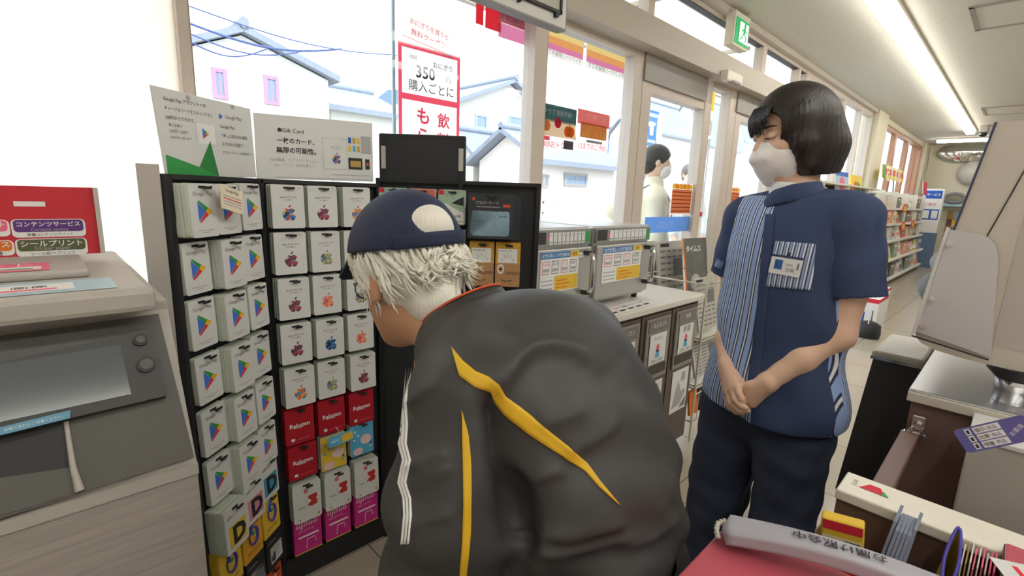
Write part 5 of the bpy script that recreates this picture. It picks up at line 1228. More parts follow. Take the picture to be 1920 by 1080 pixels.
# clear bags hanging on the machine's far side
m_bagc = film_mat('clear bag', (214, 220, 224), .45)
for (px0, py0, hx, hz, x_, lb) in ((1742, 540, .022, .036, 1.80, 'pale clear plastic bag bundle hanging on the side of the beige machine'), (1759, 492, .016, .028, 1.93, 'smaller clear plastic bag above the other bag beside the beige machine')):
    p = px_(px0, py0, x_); M_ = T(p.x, p.y, p.z); b = MB()
    b.grid(m_bagc, lambda u, v: M_ @ Vector((.03 * math.cos(6.283 * u) * math.sin(math.pi * (v * .9 + .05)), (hx + .004 * math.sin(14 * u + 7 * v)) * math.sin(6.283 * u) * math.sin(math.pi * (v * .9 + .05)) ** .6, hz * (2 * v - 1) * 1.2)), 24, 14)
    b.tube(m_bagc, [M_ @ Vector((0, 0, hz * 1.1)), M_ @ Vector((0, -.02, hz * 1.3)), M_ @ Vector((0, -.06, hz * 1.25))], .003, 6)
    b.build('plastic_bag', M=M_, label=lb, cat='plastic bag')
# pale cabinet and price tag
wc = thing('beige_cabinet', 'pale beige cabinet in the lower right behind the white edged tray', 'cabinet', (1.32, -.2, 0))
part(MB().b2(m_beige2, (1.25, -.6, .05), (1.395, .004, .93), .004), 'body', wc); part(MB().b2(m_card, (1.246, -.6, .926), (1.396, .006, .936), .002), 'top_edge', wc)
q = [Vector((1.1, y, z)) for y, z in ((.001, .951), (-.075, 1.010), (-.072, 1.078), (.012, .99))]
m_pur = mat('tag purple', (104, 100, 170), .5)
X = frame(q[0], q[1] - q[0], q[3] - q[0]); w = (q[1] - q[0]).length; h = (q[3] - q[0]).length; b = MB()
b.prism(m_pur, rrect(w, h, .006), -.001, 0, X)
for r in range(3):
    b.rect(m_white, X, w * .27, h * (.08 + .3 * r), w * .64, h * (.34 + .3 * r)); b.text(m_ink, ['増量', '対象', '値引'][r], X, w * .36, h * (.21 + .3 * r), h=h * .17, d=.0008); b.text(m_pur, '商品%d' % (r + 1) if False else '商品', X, w * .53, h * (.21 + .3 * r), h=h * .15, d=.0008); b.rect(m_white, X, w * .15, h * (.08 + .3 * r), w * .23, h * (.34 + .3 * r)); b.rect(m_ink, X, w * .17, h * (.13 + .3 * r), w * .21, h * (.29 + .3 * r), .0008)
b.text(m_white, 'お買得', X, w * .8, h * .5, w=w * .24, d=.0008, rot=.5)
b.tube(m_copd, [(w * .9, h * .5, -.002), (w * 1.1, h * .3, -.06), (w * 1.15, -h * .4, -.14)], .002, 6, X)
b.build('price_tag', M=X, label='purple and white price tag sticking out at the right edge', cat='tag')

# ------------------------------------------------------------------ register counter in front
m_matr = mat('red counter mat', (196, 90, 104), .35, 0, 6, .05)
rc = thing('register_counter', 'register counter with red mat and open well at the bottom right', 'counter', (.6, -.1, 0))
b = MB(); b.b2(m_brown, (.25, -.7, .05), (.70, .222, .893)); b.b2(m_brown, (.70, -.7, .05), (.945, -.056, .893)); b.b2(m_brown, (.70, -.056, .05), (.945, .146, .74)); part(b, 'cabinet', rc)
b = MB(); b.b2(m_matr, (.24, -.71, .893), (.693, .226, .90), .003).b2(m_matr, (.69, -.71, .893), (.938, -.057, .90), .003); part(b, 'counter_mat', rc)
b = MB(); b.b2(m_brown, (.945, -.7, .05), (1.015, .146, .862)).b2(m_brown, (1.02, -.7, .70), (1.035, .146, .872)); part(b, 'partition', rc)
part(MB().b2(mat('cream edge', (238, 232, 218), .4), (.938, -.7, .862), (1.02, .148, .881), .003), 'edge_board', rc)
b = MB(); F = frame((.985, .135, .8815), (0, -1, 0), (1, 0, 0)); b.box(m_card, (.0, 0, -.0002), (.022, .05, .0006), F) if False else None
F = frame((.985, .14, .8815), (0, -1, 0), (1, 0, 0)); b.poly(m_red, [(.018, -.012), (.03, .012), (.045, .012), (.05, .0), (.05, -.012)], F, .0004); b.poly(gG, [(.05, -.012), (.05, .004), (.06, -.012)], F, .0005); b.text(m_txt, 'CLUB', F, .01, 0, w=.022, d=.0004, rot=R(90)); part(b, 'edge_sticker', rc)
# phone-like hand terminal
m_hs = mat('handset grey', (172, 170, 180), .4, 0, 20, .03); m_hsd = mat('handset underside', (150, 140, 134), .5)
A0, A1 = pz(1352, 1008, .905), pz(1780, 1150, .905)
ax = (A1 - A0); ax.z = 0; ax.normalize(); sd_ = Vector((ax.y, -ax.x, 0)) * -1
X = Matrix(((ax.x, sd_.x, 0, A0.x), (ax.y, sd_.y, 0, A0.y), (0, 0, 1, .9005), (0, 0, 0, 1)))
ph = link('handset', None, None, X, 'grey telephone handset lying on the red counter mat', 'handset')
Lh = .30
def arch(u): return .016 + .020 * math.sin(math.pi * min(1, max(0, u * .9 + .08)))
def hs(u, v):                                  # closed loft: u along, v around
    a = 2 * math.pi * v; c, s = math.cos(a), math.sin(a); k = 9
    e = (abs(c) ** k + abs(s) ** k) ** (-1 / k); wd = .024 * (1 - .25 * math.sin(math.pi * u)) ; th = .0105
    endk = min(1, (u * Lh / .006 + .05) ** .5, ((1 - u) * Lh / .006 + .05) ** .5)
    return X @ Vector((u * Lh, wd * c * e * endk, arch(u) - .006 + th * s * e * endk + .004))
b = MB(); b.grid(m_hs, hs, 40, 28); part(b, 'body', ph)
b = MB()
def ontop(u, v): return X @ Vector((u * Lh, v, arch(u) - .006 + .0125 + .0009))
Q = lambda u0, v0, u1, v1, m, n=6: b.grid(m, lambda s, t: ontop(u0 + (u1 - u0) * s, v0 + (v1 - v0) * t), n, 1)
for (u0, v0, u1, v1) in ((.25, .0112, .62, .0118), (.25, -.0108, .62, -.0102), (.25, -.0108, .2525, .0118), (.6175, -.0108, .62, .0118)): Q(u0, v0, u1, v1, m_ink)
p0, p1 = ontop(.62, .0005), ontop(.25, .0005); F = frame(p0, p1 - p0, (X.to_3x3() @ Vector((0, -1, 0)))); b.text(m_ink, 'お届け照会中', F @ T(0, 0, .0042), (p1 - p0).length / 2, 0, h=.0155, w=(p1 - p0).length * .88, bold=.01)
Q(.62, -.006, .70, .010, m_hsd, 3); Q(.71, -.008, .80, .008, m_card, 3); part(b, 'label', ph)
b = MB(); pts = []
CPS = [(-.003, -.014, .012), (-.007, -.002, .014), (-.007, .014, .014), (.0, .028, .013), (.014, .031, .012), (.028, .028, .010)]
for i in range(60):
    a = i * 1.1; u = i / 59 * 4.999; k = int(u); c = Vector(CPS[k]).lerp(Vector(CPS[k + 1]), u - k); pts.append(X @ (c + Vector((.0012 * math.cos(a), .0008 * math.sin(a), .0012 * math.sin(a)))))
b.tube(mat('cord cream', (206, 200, 188), .5), pts, .0030, 6); part(b, 'coiled_cord', ph)
# things standing in the well
def prop(name, label, cat, fn, M_, group=None):
    b = MB(); fn(b, M_); return b.build(name, M=M_, label=label, cat=cat, group=group)
WZ = .74
M_ = frame((.845, .132, WZ + .001), (.15, -.95, .0), (.06, 0, 1)) @ RZ(R(6)) @ Matrix.Scale(1.18, 4)
def f1(b, X):
    b.box(m_cy, (.024, .056, -.012), (.048, .108, .024), X, .003); b.rect(m_red, X, .0, .0, .048, .062, .0006); b.rect(mat('cream band', (240, 226, 180), .5), X, .002, .064, .046, .088, .0006); b.rect(m_ink, X, .026, .068, .044, .085, .001); b.text(m_ink, 'CLASSIC', X, .013, .076, w=.02, d=.001); b.text(m_cy, 'コーヒー', X, .026, .05, w=.035, d=.001); b.rect(m_red, X, .002, .096, .046, .108, .0006); b.text(m_lt, 'ミニ', X, .034, .022, w=.016, d=.001)
prop('snack_box', 'yellow and red snack box standing in the counter well', 'box', f1, M_)
M_ = frame((.868, .1425, WZ + .001), (.3, -1, 0), (.1, 0, 1)); prop('wooden_spatula', 'pale wooden spatula end beside the yellow snack box', 'spatula', lambda b, X: b.prism(mat('pale wood', (226, 200, 164), .6), [(-.010, 0), (.010, 0), (.012, .08), (.009, .104), (-.003, .106), (-.011, .09)], 0, .006, X), M_)
m_pock = mat('smoke grey pocket', (128, 134, 154), .3, 0, 20, .1)
def upright(name, label, cat, group, m, y0, y1, z1, x0=.80, x1=.93, th=.0042, dz=.0):
    q = [Vector(p) for p in ((x0, y0, WZ + .001), (x1 - .02, y0, WZ + .001), (x1, y1, z1), (x1 - .05, y1 + .001, z1 - .006))]
    X = T((x0 + x1) / 2, y0, WZ); b = MB(); b.slab(m, q, th); return b.build(name, M=X, label=label, cat=cat, group=group)
for k in range(6):
    upright('file_pocket', 'smoky grey plastic file pocket, %s of the bundle in the well' % ['first', 'second', 'third', 'fourth', 'fifth', 'last'][k], 'file pocket', 'file pockets in the well', m_pock, .073 - .0055 * k, .057 - .0048 * k, .890 + .006 * (k in (0, 5)), .80, .925 + .012 * (k in (0, 5)))
m_bag = mat('bag gold', (196, 176, 62), .35, 0, 60, .3)
def f2(b, X):
    def loft(a, v, grow=0.0):
        cx, sy = math.cos(a), math.sin(a); x = .868 + (.052 + grow) * cx; h = .105 + .052 * (x - .816) / .104
        return Vector((x + .01 * v, -.002 - .006 * v + (.0165 + grow) * sy * (1 - .55 * v ** 2) * (1 - .3 * abs(cx)), WZ + .001 + v * h))
    b.grid(m_bag, lambda u, v: loft(2 * math.pi * u, v), 32, 12, .001)
    b.tube(m_vio, [loft(2 * math.pi * k / 32, 1.0, .0005) for k in range(32)], .0022, 6, closed=True)
    for c in range(2): b.tube(m_vio, [loft(math.pi * (.96 + .1 * c), k / 8, .001) for k in range(9)], .0035, 6)
    for k in range(5): b.disc(m_ink, frame(loft(2.2 + .2 * k, .45 + .09 * k, .002), (1, 0, 0), (0, 0, 1)), 0, 0, .003, 0, 8)
    F = frame(loft(math.pi, .3, .003), (0, -1, 0), (0, 0, 1)); b.text(m_white, 'おかし', F, 0, .05, h=.009, d=.004, rot=R(90))
prop('snack_bag', 'purple and yellow snack bag standing open in the counter well', 'bag', f2, T(.868, -.002, WZ))
for k in range(9):
    m = [m_card, m_kraft, m_card, m_redp, m_card, m_redp, m_card, m_redp, m_redp][k]
    upright('leaflet', '%s leaflet in the fan beside the purple snack bag, %s from the bag' % (['cream', 'kraft', 'white', 'pink', 'white', 'pink', 'white', 'pink', 'pink'][k], ordn[k]), 'leaflet', 'leaflets in the counter well', m, -.024 - .0034 * k, -.020 - .004 * k, .876 + .004 * (k % 3), .84, .932, .0016)
M_ = T(.862, -.086, .9008) @ RZ(R(25)); prop('paper_slip', 'white paper slip with red print at the bottom right corner', 'slip', lambda b, X: (b.box(m_card, (0, 0, .0005), (.06, .07, .001), X), b.rect(m_red, X, -.02, .01, .02, .016, .0012), b.rect(m_redp, X, -.02, -.005, .02, .0, .0012)), M_)
# ================================================================== people
def fig_matrix(O, F):
    F = Vector((F[0], F[1], 0)).normalized(); return T(O[0], O[1], 0) @ RZ(math.atan2(-F.x, F.y))
m_skin = mat('skin', (228, 188, 162), .5, 0, 14, .05); m_skin2 = mat('skin tanned', (204, 154, 122), .5, 0, 14, .06)
m_navy = mat('navy cloth', (52, 66, 102), .8, 0, 120, .12, bump=.15, bscale=300); m_trous = mat('dark navy trousers', (54, 62, 84), .85, 0, 90, .12)
def hair_mat(name, c, amt):
    m = mat(name, c, .42, 0, 22, amt, stretch=(9, 9, .7), bump=.5)
    return m
m_hairb = hair_mat('black brown hair', (38, 31, 28), .45); m_hairw = hair_mat('white wig hair', (238, 234, 222), .06)
m_maskw = mat('mask white', (240, 236, 234), .8, 0, 60, .03); m_jk = mat('charcoal nylon', (64, 64, 64), .5, 0, 40, .08, spec=.35, bump=.35, bscale=14)
m_ylw = mat('yellow trim', (222, 178, 36), .6, 0, 40, .05); m_cap = mat('navy cap cloth', (38, 48, 76), .75, 0, 200, .15, bump=.3, bscale=220)
m_shoe = mat('shoe black', (34, 34, 36), .4)
def stripe_mat(name, stops, period, other=None):
    m = bpy.data.materials.new(name); m.use_nodes = True; nt = m.node_tree; b = nt.nodes['Principled BSDF']; b.inputs['Roughness'].default_value = .8
    at = nt.nodes.new('ShaderNodeAttribute'); at.attribute_name = 'u'
    mu = nt.nodes.new('ShaderNodeMath'); mu.operation = 'DIVIDE'; mu.inputs[1].default_value = period
    fr = nt.nodes.new('ShaderNodeMath'); fr.operation = 'FRACT'; rp = nt.nodes.new('ShaderNodeValToRGB'); rp.color_ramp.interpolation = 'CONSTANT'
    nt.links.new(at.outputs['Fac'], mu.inputs[0]); nt.links.new(mu.outputs[0], fr.inputs[0]); nt.links.new(fr.outputs[0], rp.inputs[0]); nt.links.new(rp.outputs[0], b.inputs['Base Color'])
    e = rp.color_ramp.elements
    while len(e) < len(stops): e.new(.5)
    for i, (p, c) in enumerate(stops): e[i].position = p; e[i].color = lin(c)
    if other:
        aw = nt.nodes.new('ShaderNodeAttribute'); aw.attribute_name = 'w'; gt = nt.nodes.new('ShaderNodeMath'); gt.operation = 'GREATER_THAN'; gt.inputs[1].default_value = 0
        mx = nt.nodes.new('ShaderNodeMix'); mx.data_type = 'RGBA'; mx.inputs[6].default_value = lin(other)
        nt.links.new(aw.outputs['Fac'], gt.inputs[0]); nt.links.new(gt.outputs[0], mx.inputs[0]); nt.links.new(rp.outputs[0], mx.inputs[7]); nt.links.new(mx.outputs[2], b.inputs['Base Color'])
    return m
m_str = stripe_mat('blue white stripe cloth', [(0, (150, 174, 222)), (.42, (50, 56, 82)), (.56, (226, 228, 232)), (.72, (50, 56, 82)), (.86, (150, 174, 222))], .025, (52, 66, 102))
m_str2 = stripe_mat('narrow stripe cloth', [(0, (150, 168, 208)), (.3, (60, 64, 86)), (.55, (226, 228, 232)), (.8, (110, 124, 160))], .0125)
def add_attr(me, vals, nm='u'):
    a = me.attributes.new(nm, 'FLOAT', 'POINT'); a.data.foreach_set('value', np.asarray(vals, np.float32))

def head_shape(S, C, rot, s=1.0, k=.02):
    r3 = np.array(rot.to_3x3()); C = np.array(C)
    P = lambda x, y, z: C + r3 @ (np.array((x, y, z)) * s)
    S.ell(P(0, -.01, .025), np.array((.074, .092, .086)) * s, r3, k)
    S.ell(P(0, .022, -.045), np.array((.060, .066, .078)) * s, r3, k)
    S.ell(P(0, .058, -.103), np.array((.026, .026, .02)) * s, r3, .025 * s)
    for sx in (-1, 1):
        S.cap(P(sx * .05, .02, -.05), P(sx * .02, .06, -.098), .022 * s, .02 * s, .02)
        S.ell(P(sx * .034, .058, -.03), np.array((.022, .022, .02)) * s, r3, .02)
        S.ell(P(sx * .075, -.008, -.02), np.array((.009, .02, .032)) * s, r3, .008)
        S.cut_ell(P(sx * .031, .097, .002), np.array((.017, .014, .010)) * s, r3)
        S.ell(P(sx * .031, .078, .001), np.array((.013, .012, .011)) * s, r3, .004)
    S.cap(P(0, .082, .006), P(0, .102, -.030), .008 * s, .0115 * s, .012)
    for sx in (-1, 1): S.ell(P(sx * .012, .09, -.034), np.array((.009, .011, .008)) * s, r3, .006)
    S.cap(P(-.018, .083, -.068), P(.018, .083, -.068), .0055 * s, None, .006); S.cap(P(-.016, .082, -.078), P(.016, .082, -.078), .006 * s, None, .006)
    return P
def hand(S, w, kn, fwd, up, r=.0085, curl=(.4, .9), L=.075, spread=.019, thumb=None, k=.008):
    """palm from wrist w to knuckle centre kn; fwd finger direction, up across the knuckles"""
    w = np.array(w, float); kn = np.array(kn, float); fwd = np.array(fwd, float); fwd /= np.linalg.norm(fwd); up = np.array(up, float); up -= fwd * (up @ fwd); up /= np.linalg.norm(up)
    nrm = np.cross(fwd, up)
    for t in (-1.2, -.4, .4, 1.2): S.cap(w + up * t * .012, kn + up * t * spread * .85, .014, .0125, .012)
    for i, t in enumerate((1.5, .5, -.5, -1.5)):
        l = L * (.93, 1.0, .94, .76)[i]; p = kn + up * t * spread; d = fwd.copy(); pts = [(p, r)]
        for j, f in enumerate((.42, .33, .25)):
            a = curl[0] if j == 0 else curl[1] if j == 1 else curl[1] * .7
            d = d * math.cos(a) + nrm * math.sin(a); d /= np.linalg.norm(d)
            p = p + d * l * f; pts.append((p, r * (.97, .9, .8)[j]))
        S.chain(pts, .004)
    if thumb is not None:
        S.chain([(np.array(q, float), rr) for q, rr in thumb], .008)

def cast_grid(bv, Mw, fn, nu, nv, off):
    """points fn(u,v) in the photograph cast onto a body surface; returns world points lifted by off"""
    inv = Mw.inverted(); o = inv @ CP; out = []; last = None
    for j in range(nv + 1):
        for i in range(nu + 1):
            x, y = fn(i / nu, j / nv); d = (inv.to_3x3() @ ray(x, y)).normalized()
            h, n, _, _ = bv.ray_cast(o, d)
            if h is None: h, n = (last if last else (o + d, -d))
            if n.dot(d) > 0: n = -n
            last = (h, n); out.append(Mw @ (h + n * off))
    return out
def cast_patch(mb, m, bv, Mw, fn, nu, nv, off=.002):
    pts = cast_grid(bv, Mw, fn, nu, nv, off); W = nu + 1
    low = cast_grid(bv, Mw, fn, nu, nv, -.001); N = len(pts)
    fs = [(j * W + i, (j + 1) * W + i, (j + 1) * W + i + 1, j * W + i + 1) for j in range(nv) for i in range(nu)]
    rim = [i for i in range(W)] + [j * W + nu for j in range(1, nv + 1)] + [nv * W + i for i in range(nu - 1, -1, -1)] + [j * W for j in range(nv - 1, 0, -1)]
    fs2 = [(a, b, b + N, a + N) for a, b in zip(rim, rim[1:] + rim[:1])]
    mb.add(pts + low, fs + fs2, m, None, True); return pts
def bil(q):
    return lambda u, v: (q[0][0] * (1 - u) * (1 - v) + q[1][0] * u * (1 - v) + q[2][0] * u * v + q[3][0] * (1 - u) * v, q[0][1] * (1 - u) * (1 - v) + q[1][1] * u * (1 - v) + q[2][1] * u * v + q[3][1] * (1 - u) * v)
def strip_between(A, B):
    def at(P, t):
        n = len(P) - 1; k = min(int(t * n), n - 1); f = t * n - k
        return (P[k][0] * (1 - f) + P[k + 1][0] * f, P[k][1] * (1 - f) + P[k + 1][1] * f)
    def fn(u, v):
        a, b = at(A, v), at(B, v); return (a[0] * (1 - u) + b[0] * u, a[1] * (1 - u) + b[1] * u)
    return fn

# ------------------------------------------------------------------ the clerk
MW = fig_matrix((1.47, .43), (-.974, .227))
CW_ = (.031, .012, 1.547); HR = RZ(R(-25)) @ RX(R(-13))
def onf(Mw, px, py, f):
    """point of the photograph at forward offset f in a figure's own frame"""
    inv = Mw.inverted(); o = inv @ CP; d = inv.to_3x3() @ ray(px, py); return np.array(o + d * ((f - o.y) / d.y))
HP = lambda x, y, f: onf(MW, 1330 + x / 6.747, 640 + y / 6.747, f)
S = SDF((-.24, -.14, .74), (.24, .24, 1.68), .003)
hp = head_shape(S, CW_, HR, 1.0)
S.cap(hp(0, -.02, -.08), (.005, -.005, 1.33), .047, .056, .03)
S.ell((0, -.01, 1.2), (.135, .075, .17), None, .04).ell((0, -.005, 1.0), (.12, .075, .16), None, .04).ell((0, -.01, .85), (.13, .085, .12), None, .04)
# arms
wr_, wl_ = HP(222, 300, .132), HP(735, 520, .136)
S.chain([((.15, -.01, 1.31), .05), ((.163, -.015, 1.16), .042), ((.160, -.01, 1.02), .036), (tuple(np.array((.160, -.01, 1.02)) * .45 + wr_ * .55), .034), (wr_, .0225)], .02)
S.chain([((-.14, -.01, 1.33), .05), ((-.160, -.005, 1.17), .044), ((-.158, .012, 1.04), .039), (tuple(np.array((-.158, .012, 1.04)) * .5 + wl_ * .5), .034), (wl_, .0235)], .02)
# her left hand under, right hand folded over it
for x, y, f, r in ((570, 585, .150, .017), (540, 650, .152, .018), (530, 720, .150, .017), (540, 780, .147, .014)): S.cap(wl_, HP(x, y, f), .021, r, .012)
for P in (((490, 600), (390, 640), (330, 680)), ((475, 660), (385, 715), (325, 750)), ((480, 725), (400, 785), (340, 810)), ((505, 780), (430, 830), (370, 850))):
    S.chain([(HP(*P[0], .150), .0095), (HP(*P[1], .151), .0088), (HP(*P[2], .146), .0078)], .004)
S.chain([(HP(640, 545, .150), .013), (HP(520, 556, .158), .0105), (HP(430, 580, .160), .0085)], .008)
for x, y, f, r in ((350, 565, .168, .0125), (292, 600, .171, .0125), (240, 630, .168, .012), (212, 640, .160, .0115)): S.cap(wr_, HP(x, y, f), .019, r, .010)
S.chain([(HP(350, 565, .168), .0098), (HP(385, 672, .178), .0090), (HP(408, 730, .178), .0084), (HP(428, 788, .172), .0070)], .0035)
S.chain([(HP(292, 600, .171), .0098), (HP(322, 735, .182), .0090), (HP(400, 818, .180), .0084), (HP(470, 842, .174), .0070)], .0035)
S.chain([(HP(240, 630, .168), .0095), (HP(276, 785, .178), .0088), (HP(385, 872, .176), .0082), (HP(492, 878, .168), .0068)], .0035)
S.chain([(HP(212, 640, .160), .0088), (HP(236, 800, .166), .0080), (HP(335, 893, .164), .0074), (HP(430, 912, .156), .0060)], .0035)
S.chain([(HP(330, 420, .142), .013), (HP(420, 520, .140), .0105), (HP(470, 580, .138), .0085)], .008)
V, F = S.mesh(); V = relax(V, F, 1)
clerk = link('person', body_mesh('person', V, F, [m_skin]), None, MW, 'standing person with bobbed hair and white mask in navy striped shirt, hands clasped', 'person')
# shirt
S = SDF((-.30, -.22, .74), (.30, .24, 1.44), .005)
S.cap((.125, -.01, 1.325), (-.125, -.01, 1.342), .058, None, .03)
S.ell((0, .0, 1.22), (.172, .108, .17), None, .05).ell((-.003, .008, 1.03), (.178, .118, .22), None, .06).ell((-.008, .01, .84), (.196, .132, .17), None, .06).ell((-.008, .01, .74), (.19, .128, .15), None, .06)
S.cap((.005, -.012, 1.35), (.012, -.004, 1.395), .064, .058, .03)
S.warp(lambda X, Y, Z: .0035 * np.sin(22 * X + 14 * Z + 4 * np.sin(9 * Z)) * np.clip((1.28 - Z) * 6, 0, 1) + .0025 * np.sin(40 * X - 30 * Z) * np.clip((1.2 - Z) * 4, 0, 1))
S.cut_plane((0, 0, .80), (.06, -.16, -1)).cut_plane((0, 0, 1.392), (0, .35, 1))
V, F = S.mesh(); V = relax(V, F, 1)
x_, y_, z_ = V[:, 0], V[:, 1], V[:, 2]
r0 = .013 + (1.33 - z_) * (-.049 / .462)
front = np.minimum(np.minimum(x_ - r0, .152 + .06 * np.clip(1.15 - z_, 0, .3) - x_ + np.clip(1.10 - z_, 0, .3)), np.minimum(y_ + .04 + np.clip(1.10 - z_, 0, .3), 1.378 - z_))
side = np.minimum(np.minimum(-.150 + .05 * np.clip(.95 - z_, -.2, .2) - x_, 1.13 - z_), .050 - y_)
fld = np.maximum(front, side)
shirt = link('shirt', body_mesh('shirt', V, F, [m_str]), clerk, MW)
shirt['label'] = 'navy shirt with a striped front panel'
th_ = np.arctan2(V[:, 1] - .01, V[:, 0]); rr = np.where(V[:, 1] > 0.02, V[:, 0] * 1.05, np.sign(V[:, 0]) * .19 + np.where(V[:, 0] > 0, -1, 1) * (V[:, 1] - .02) * 1.0)
add_attr(shirt.data, rr + 1.0); add_attr(shirt.data, fld, 'w'); bvS = bvh_of(V, F)
for (a, b_, rr0, rr1, nx) in (((.142, -.01, 1.315), (.170, -.012, 1.135), .066, .066, 1), ((-.138, -.01, 1.328), (-.170, -.006, 1.135), .068, .070, -1)):
    a, b_ = np.array(a), np.array(b_); S = SDF((min(a[0], b_[0]) - .1, -.11, 1.08), (max(a[0], b_[0]) + .1, .1, 1.42), .005); d = (b_ - a) / np.linalg.norm(b_ - a)
    S.cap(a, b_ + d * .03, rr0, rr1, .02); S.warp(lambda X, Y, Z: .002 * np.sin(60 * Z + 30 * Y))
    S.cut_plane(b_, d * 1.0 + np.array((nx * .05, 0, 0))); q0, q1 = b_ - d * .05, b_ + d * .06
    def tunnel(X, Y, Z, q0=q0, q1=q1, r=rr1 - .012):
        ab = q1 - q0; x, y, z = X - q0[0], Y - q0[1], Z - q0[2]; t = np.clip((x * ab[0] + y * ab[1] + z * ab[2]) / (ab @ ab), 0, 1)
        return np.sqrt((x - t * ab[0]) ** 2 + (y - t * ab[1]) ** 2 + (z - t * ab[2]) ** 2) - r
    S.cut_fn(tunnel)
    V2, F2 = S.mesh(); V2 = relax(V2, F2, 1); sl = link('sleeve', body_mesh('sleeve', V2, F2, [m_navy]), shirt, MW)
    if nx > 0:
        b = MB(); cast_patch(b, mat('sleeve tag', (132, 160, 206), .6), bvh_of(V2, F2), MW, bil([(1331, 479), (1358, 490), (1353, 505), (1328, 493)]), 4, 2, .002); b.build('sleeve_tag', shirt, MW)
# collar, undershirt, placket, pocket, badge
b = MB()
def collar(u, v):
    a = R(-62 + 304 * u) + R(90); w = abs(u - .5) * 2; rad = .064 + .012 * v + .004 * math.sin(v * 3)
    return MW @ Vector((.012 + rad * 1.02 * math.cos(a), .0 + rad * .95 * math.sin(a) + .004, 1.418 - .006 * w - .046 * v - .040 * w ** 2 - .02 * w ** 6))
b.grid(m_navy, lambda u, v: collar(1 - u, v), 40, 6, .004); b.build('collar', shirt, MW)
S = SDF((-.08, -.06, 1.33), (.1, .1, 1.43), .004); S.cap((.006, .004, 1.34), (.012, .012, 1.408), .058, .054, .01); S.cut_plane((0, 0, 1.402), (0, -.2, 1)); V2, F2 = S.mesh(); link('undershirt', body_mesh('undershirt', V2, F2, [m_white]), clerk, MW)
b = MB(); cast_patch(b, m_navy, bvS, MW, strip_between([(1436, 402), (1428, 480), (1418, 600), (1404, 700), (1399, 745)], [(1452, 402), (1446, 480), (1436, 600), (1424, 700), (1420, 752)]), 3, 24, .003); b.build('placket', shirt, MW)
b = MB(); pq = [(1455, 452), (1530, 458), (1522, 545), (1437, 537)]; pts = cast_patch(b, m_str2, bvS, MW, bil(pq), 16, 16, .0035); po = b.build('pocket', shirt, MW)
inv = MW.inverted(); vals = [(inv @ p).x * 1.0 + 1 for p in pts]; add_attr(po.data, vals + vals)
q = cast_grid(bvS, MW, bil([(1449, 476), (1505, 485), (1499, 521), (1444, 511)]), 1, 1, .010)
X = frame(q[2], q[3] - q[2], q[0] - q[2]); w = (q[3] - q[2]).length; h = (q[0] - q[2]).length; b = MB(); b.prism(m_card, rrect(w, h, .004), -.002, 0, X); b.rect(m_navy, X, 0, h * .88, w, h); b.rect(mat('badge blue', (40, 96, 160), .5), X, w * .14, h * .25, w * .4, h * .75); b.text(m_navy, 'L', X, w * .26, h * .52, h=h * .3, d=.0008); b.rect(m_lt, X, w * .5, h * .5, w * .72, h * .6); b.text(m_txt, '店員', X, w * .66, h * .3, h=h * .2, d=.0008); b.rect(m_grey, X, w * .86, h * .35, w * .92, h * .7)
b.tube(m_black, [(w * .5, h, -.002), (w * .5, h + .008, -.004)], .004, 6, X); b.build('name_badge', shirt, MW)
# trousers and shoes
S = SDF((-.30, -.22, .02), (.30, .22, .92), .006)
S.ell((0, .0, .80), (.172, .118, .15), None, .04)
S.chain([((.092, .0, .74), .104), ((.117, .005, .45), .088), ((.125, .01, .07), .080)], .02); S.chain([((-.085, .0, .74), .100), ((-.094, .005, .45), .079), ((-.10, .01, .07), .074)], .02)
S.warp(lambda X, Y, Z: .003 * np.sin(30 * Z + 16 * X + 5 * np.sin(20 * Y)) + .002 * np.sin(70 * Z - 20 * X)); S.cut_plane((0, 0, .05), (0, 0, -1))
V2, F2 = S.mesh(); V2 = relax(V2, F2, 1); link('trousers', body_mesh('trousers', V2, F2, [m_trous]), clerk, MW)
for sx in (1, -1):
    S = SDF((sx * .11 - .08, -.1, -.005), (sx * .11 + .08, .24, .12), .005); S.cap((sx * .11, -.03, .045), (sx * .12, .14, .035), .05, .042, .02); S.cut_plane((0, 0, 0.002), (0, 0, -1)); V2, F2 = S.mesh(); link('shoe', body_mesh('shoe', V2, F2, [m_shoe]), clerk, MW)
# hair
r3 = np.array(HR.to_3x3())
S = SDF((-.14, -.18, 1.38), (.2, .2, 1.70), .004)
S.ell(hp(0, -.012, .024), (.089, .108, .100), r3, .02); S.chain([(hp(0, -.028, .0), .092), (hp(0, -.04, -.05), .092), (hp(0, -.036, -.095), .078)], .02)
for sx in (-1, 1): S.chain([(hp(sx * .06, .02, .03), .034), (hp(sx * .072, .022, -.03), .024), (hp(sx * .070, .020, -.085), .017)], .02)
S.cut_ell(hp(.0, .140, -.062), (.068, .135, .122), r3); S.cut_ell(hp(-.018, .11, .02), (.052, .07, .045), r3)
S.cut_plane(hp(0, 0, -.118), r3 @ np.array((0, .10, -1)))
S.warp(lambda X, Y, Z: .0016 * np.sin(150 * np.arctan2(Y - .01, X - .035) / 3 + 8 * Z) * np.clip((1.64 - Z) * 12, 0, 1))
V2, F2 = S.mesh(); V2 = relax(V2, F2, 1); hair = link('hair', body_mesh('hair', V2, F2, [m_hairb]), clerk, MW)
b = MB(); rn = random.Random(5)
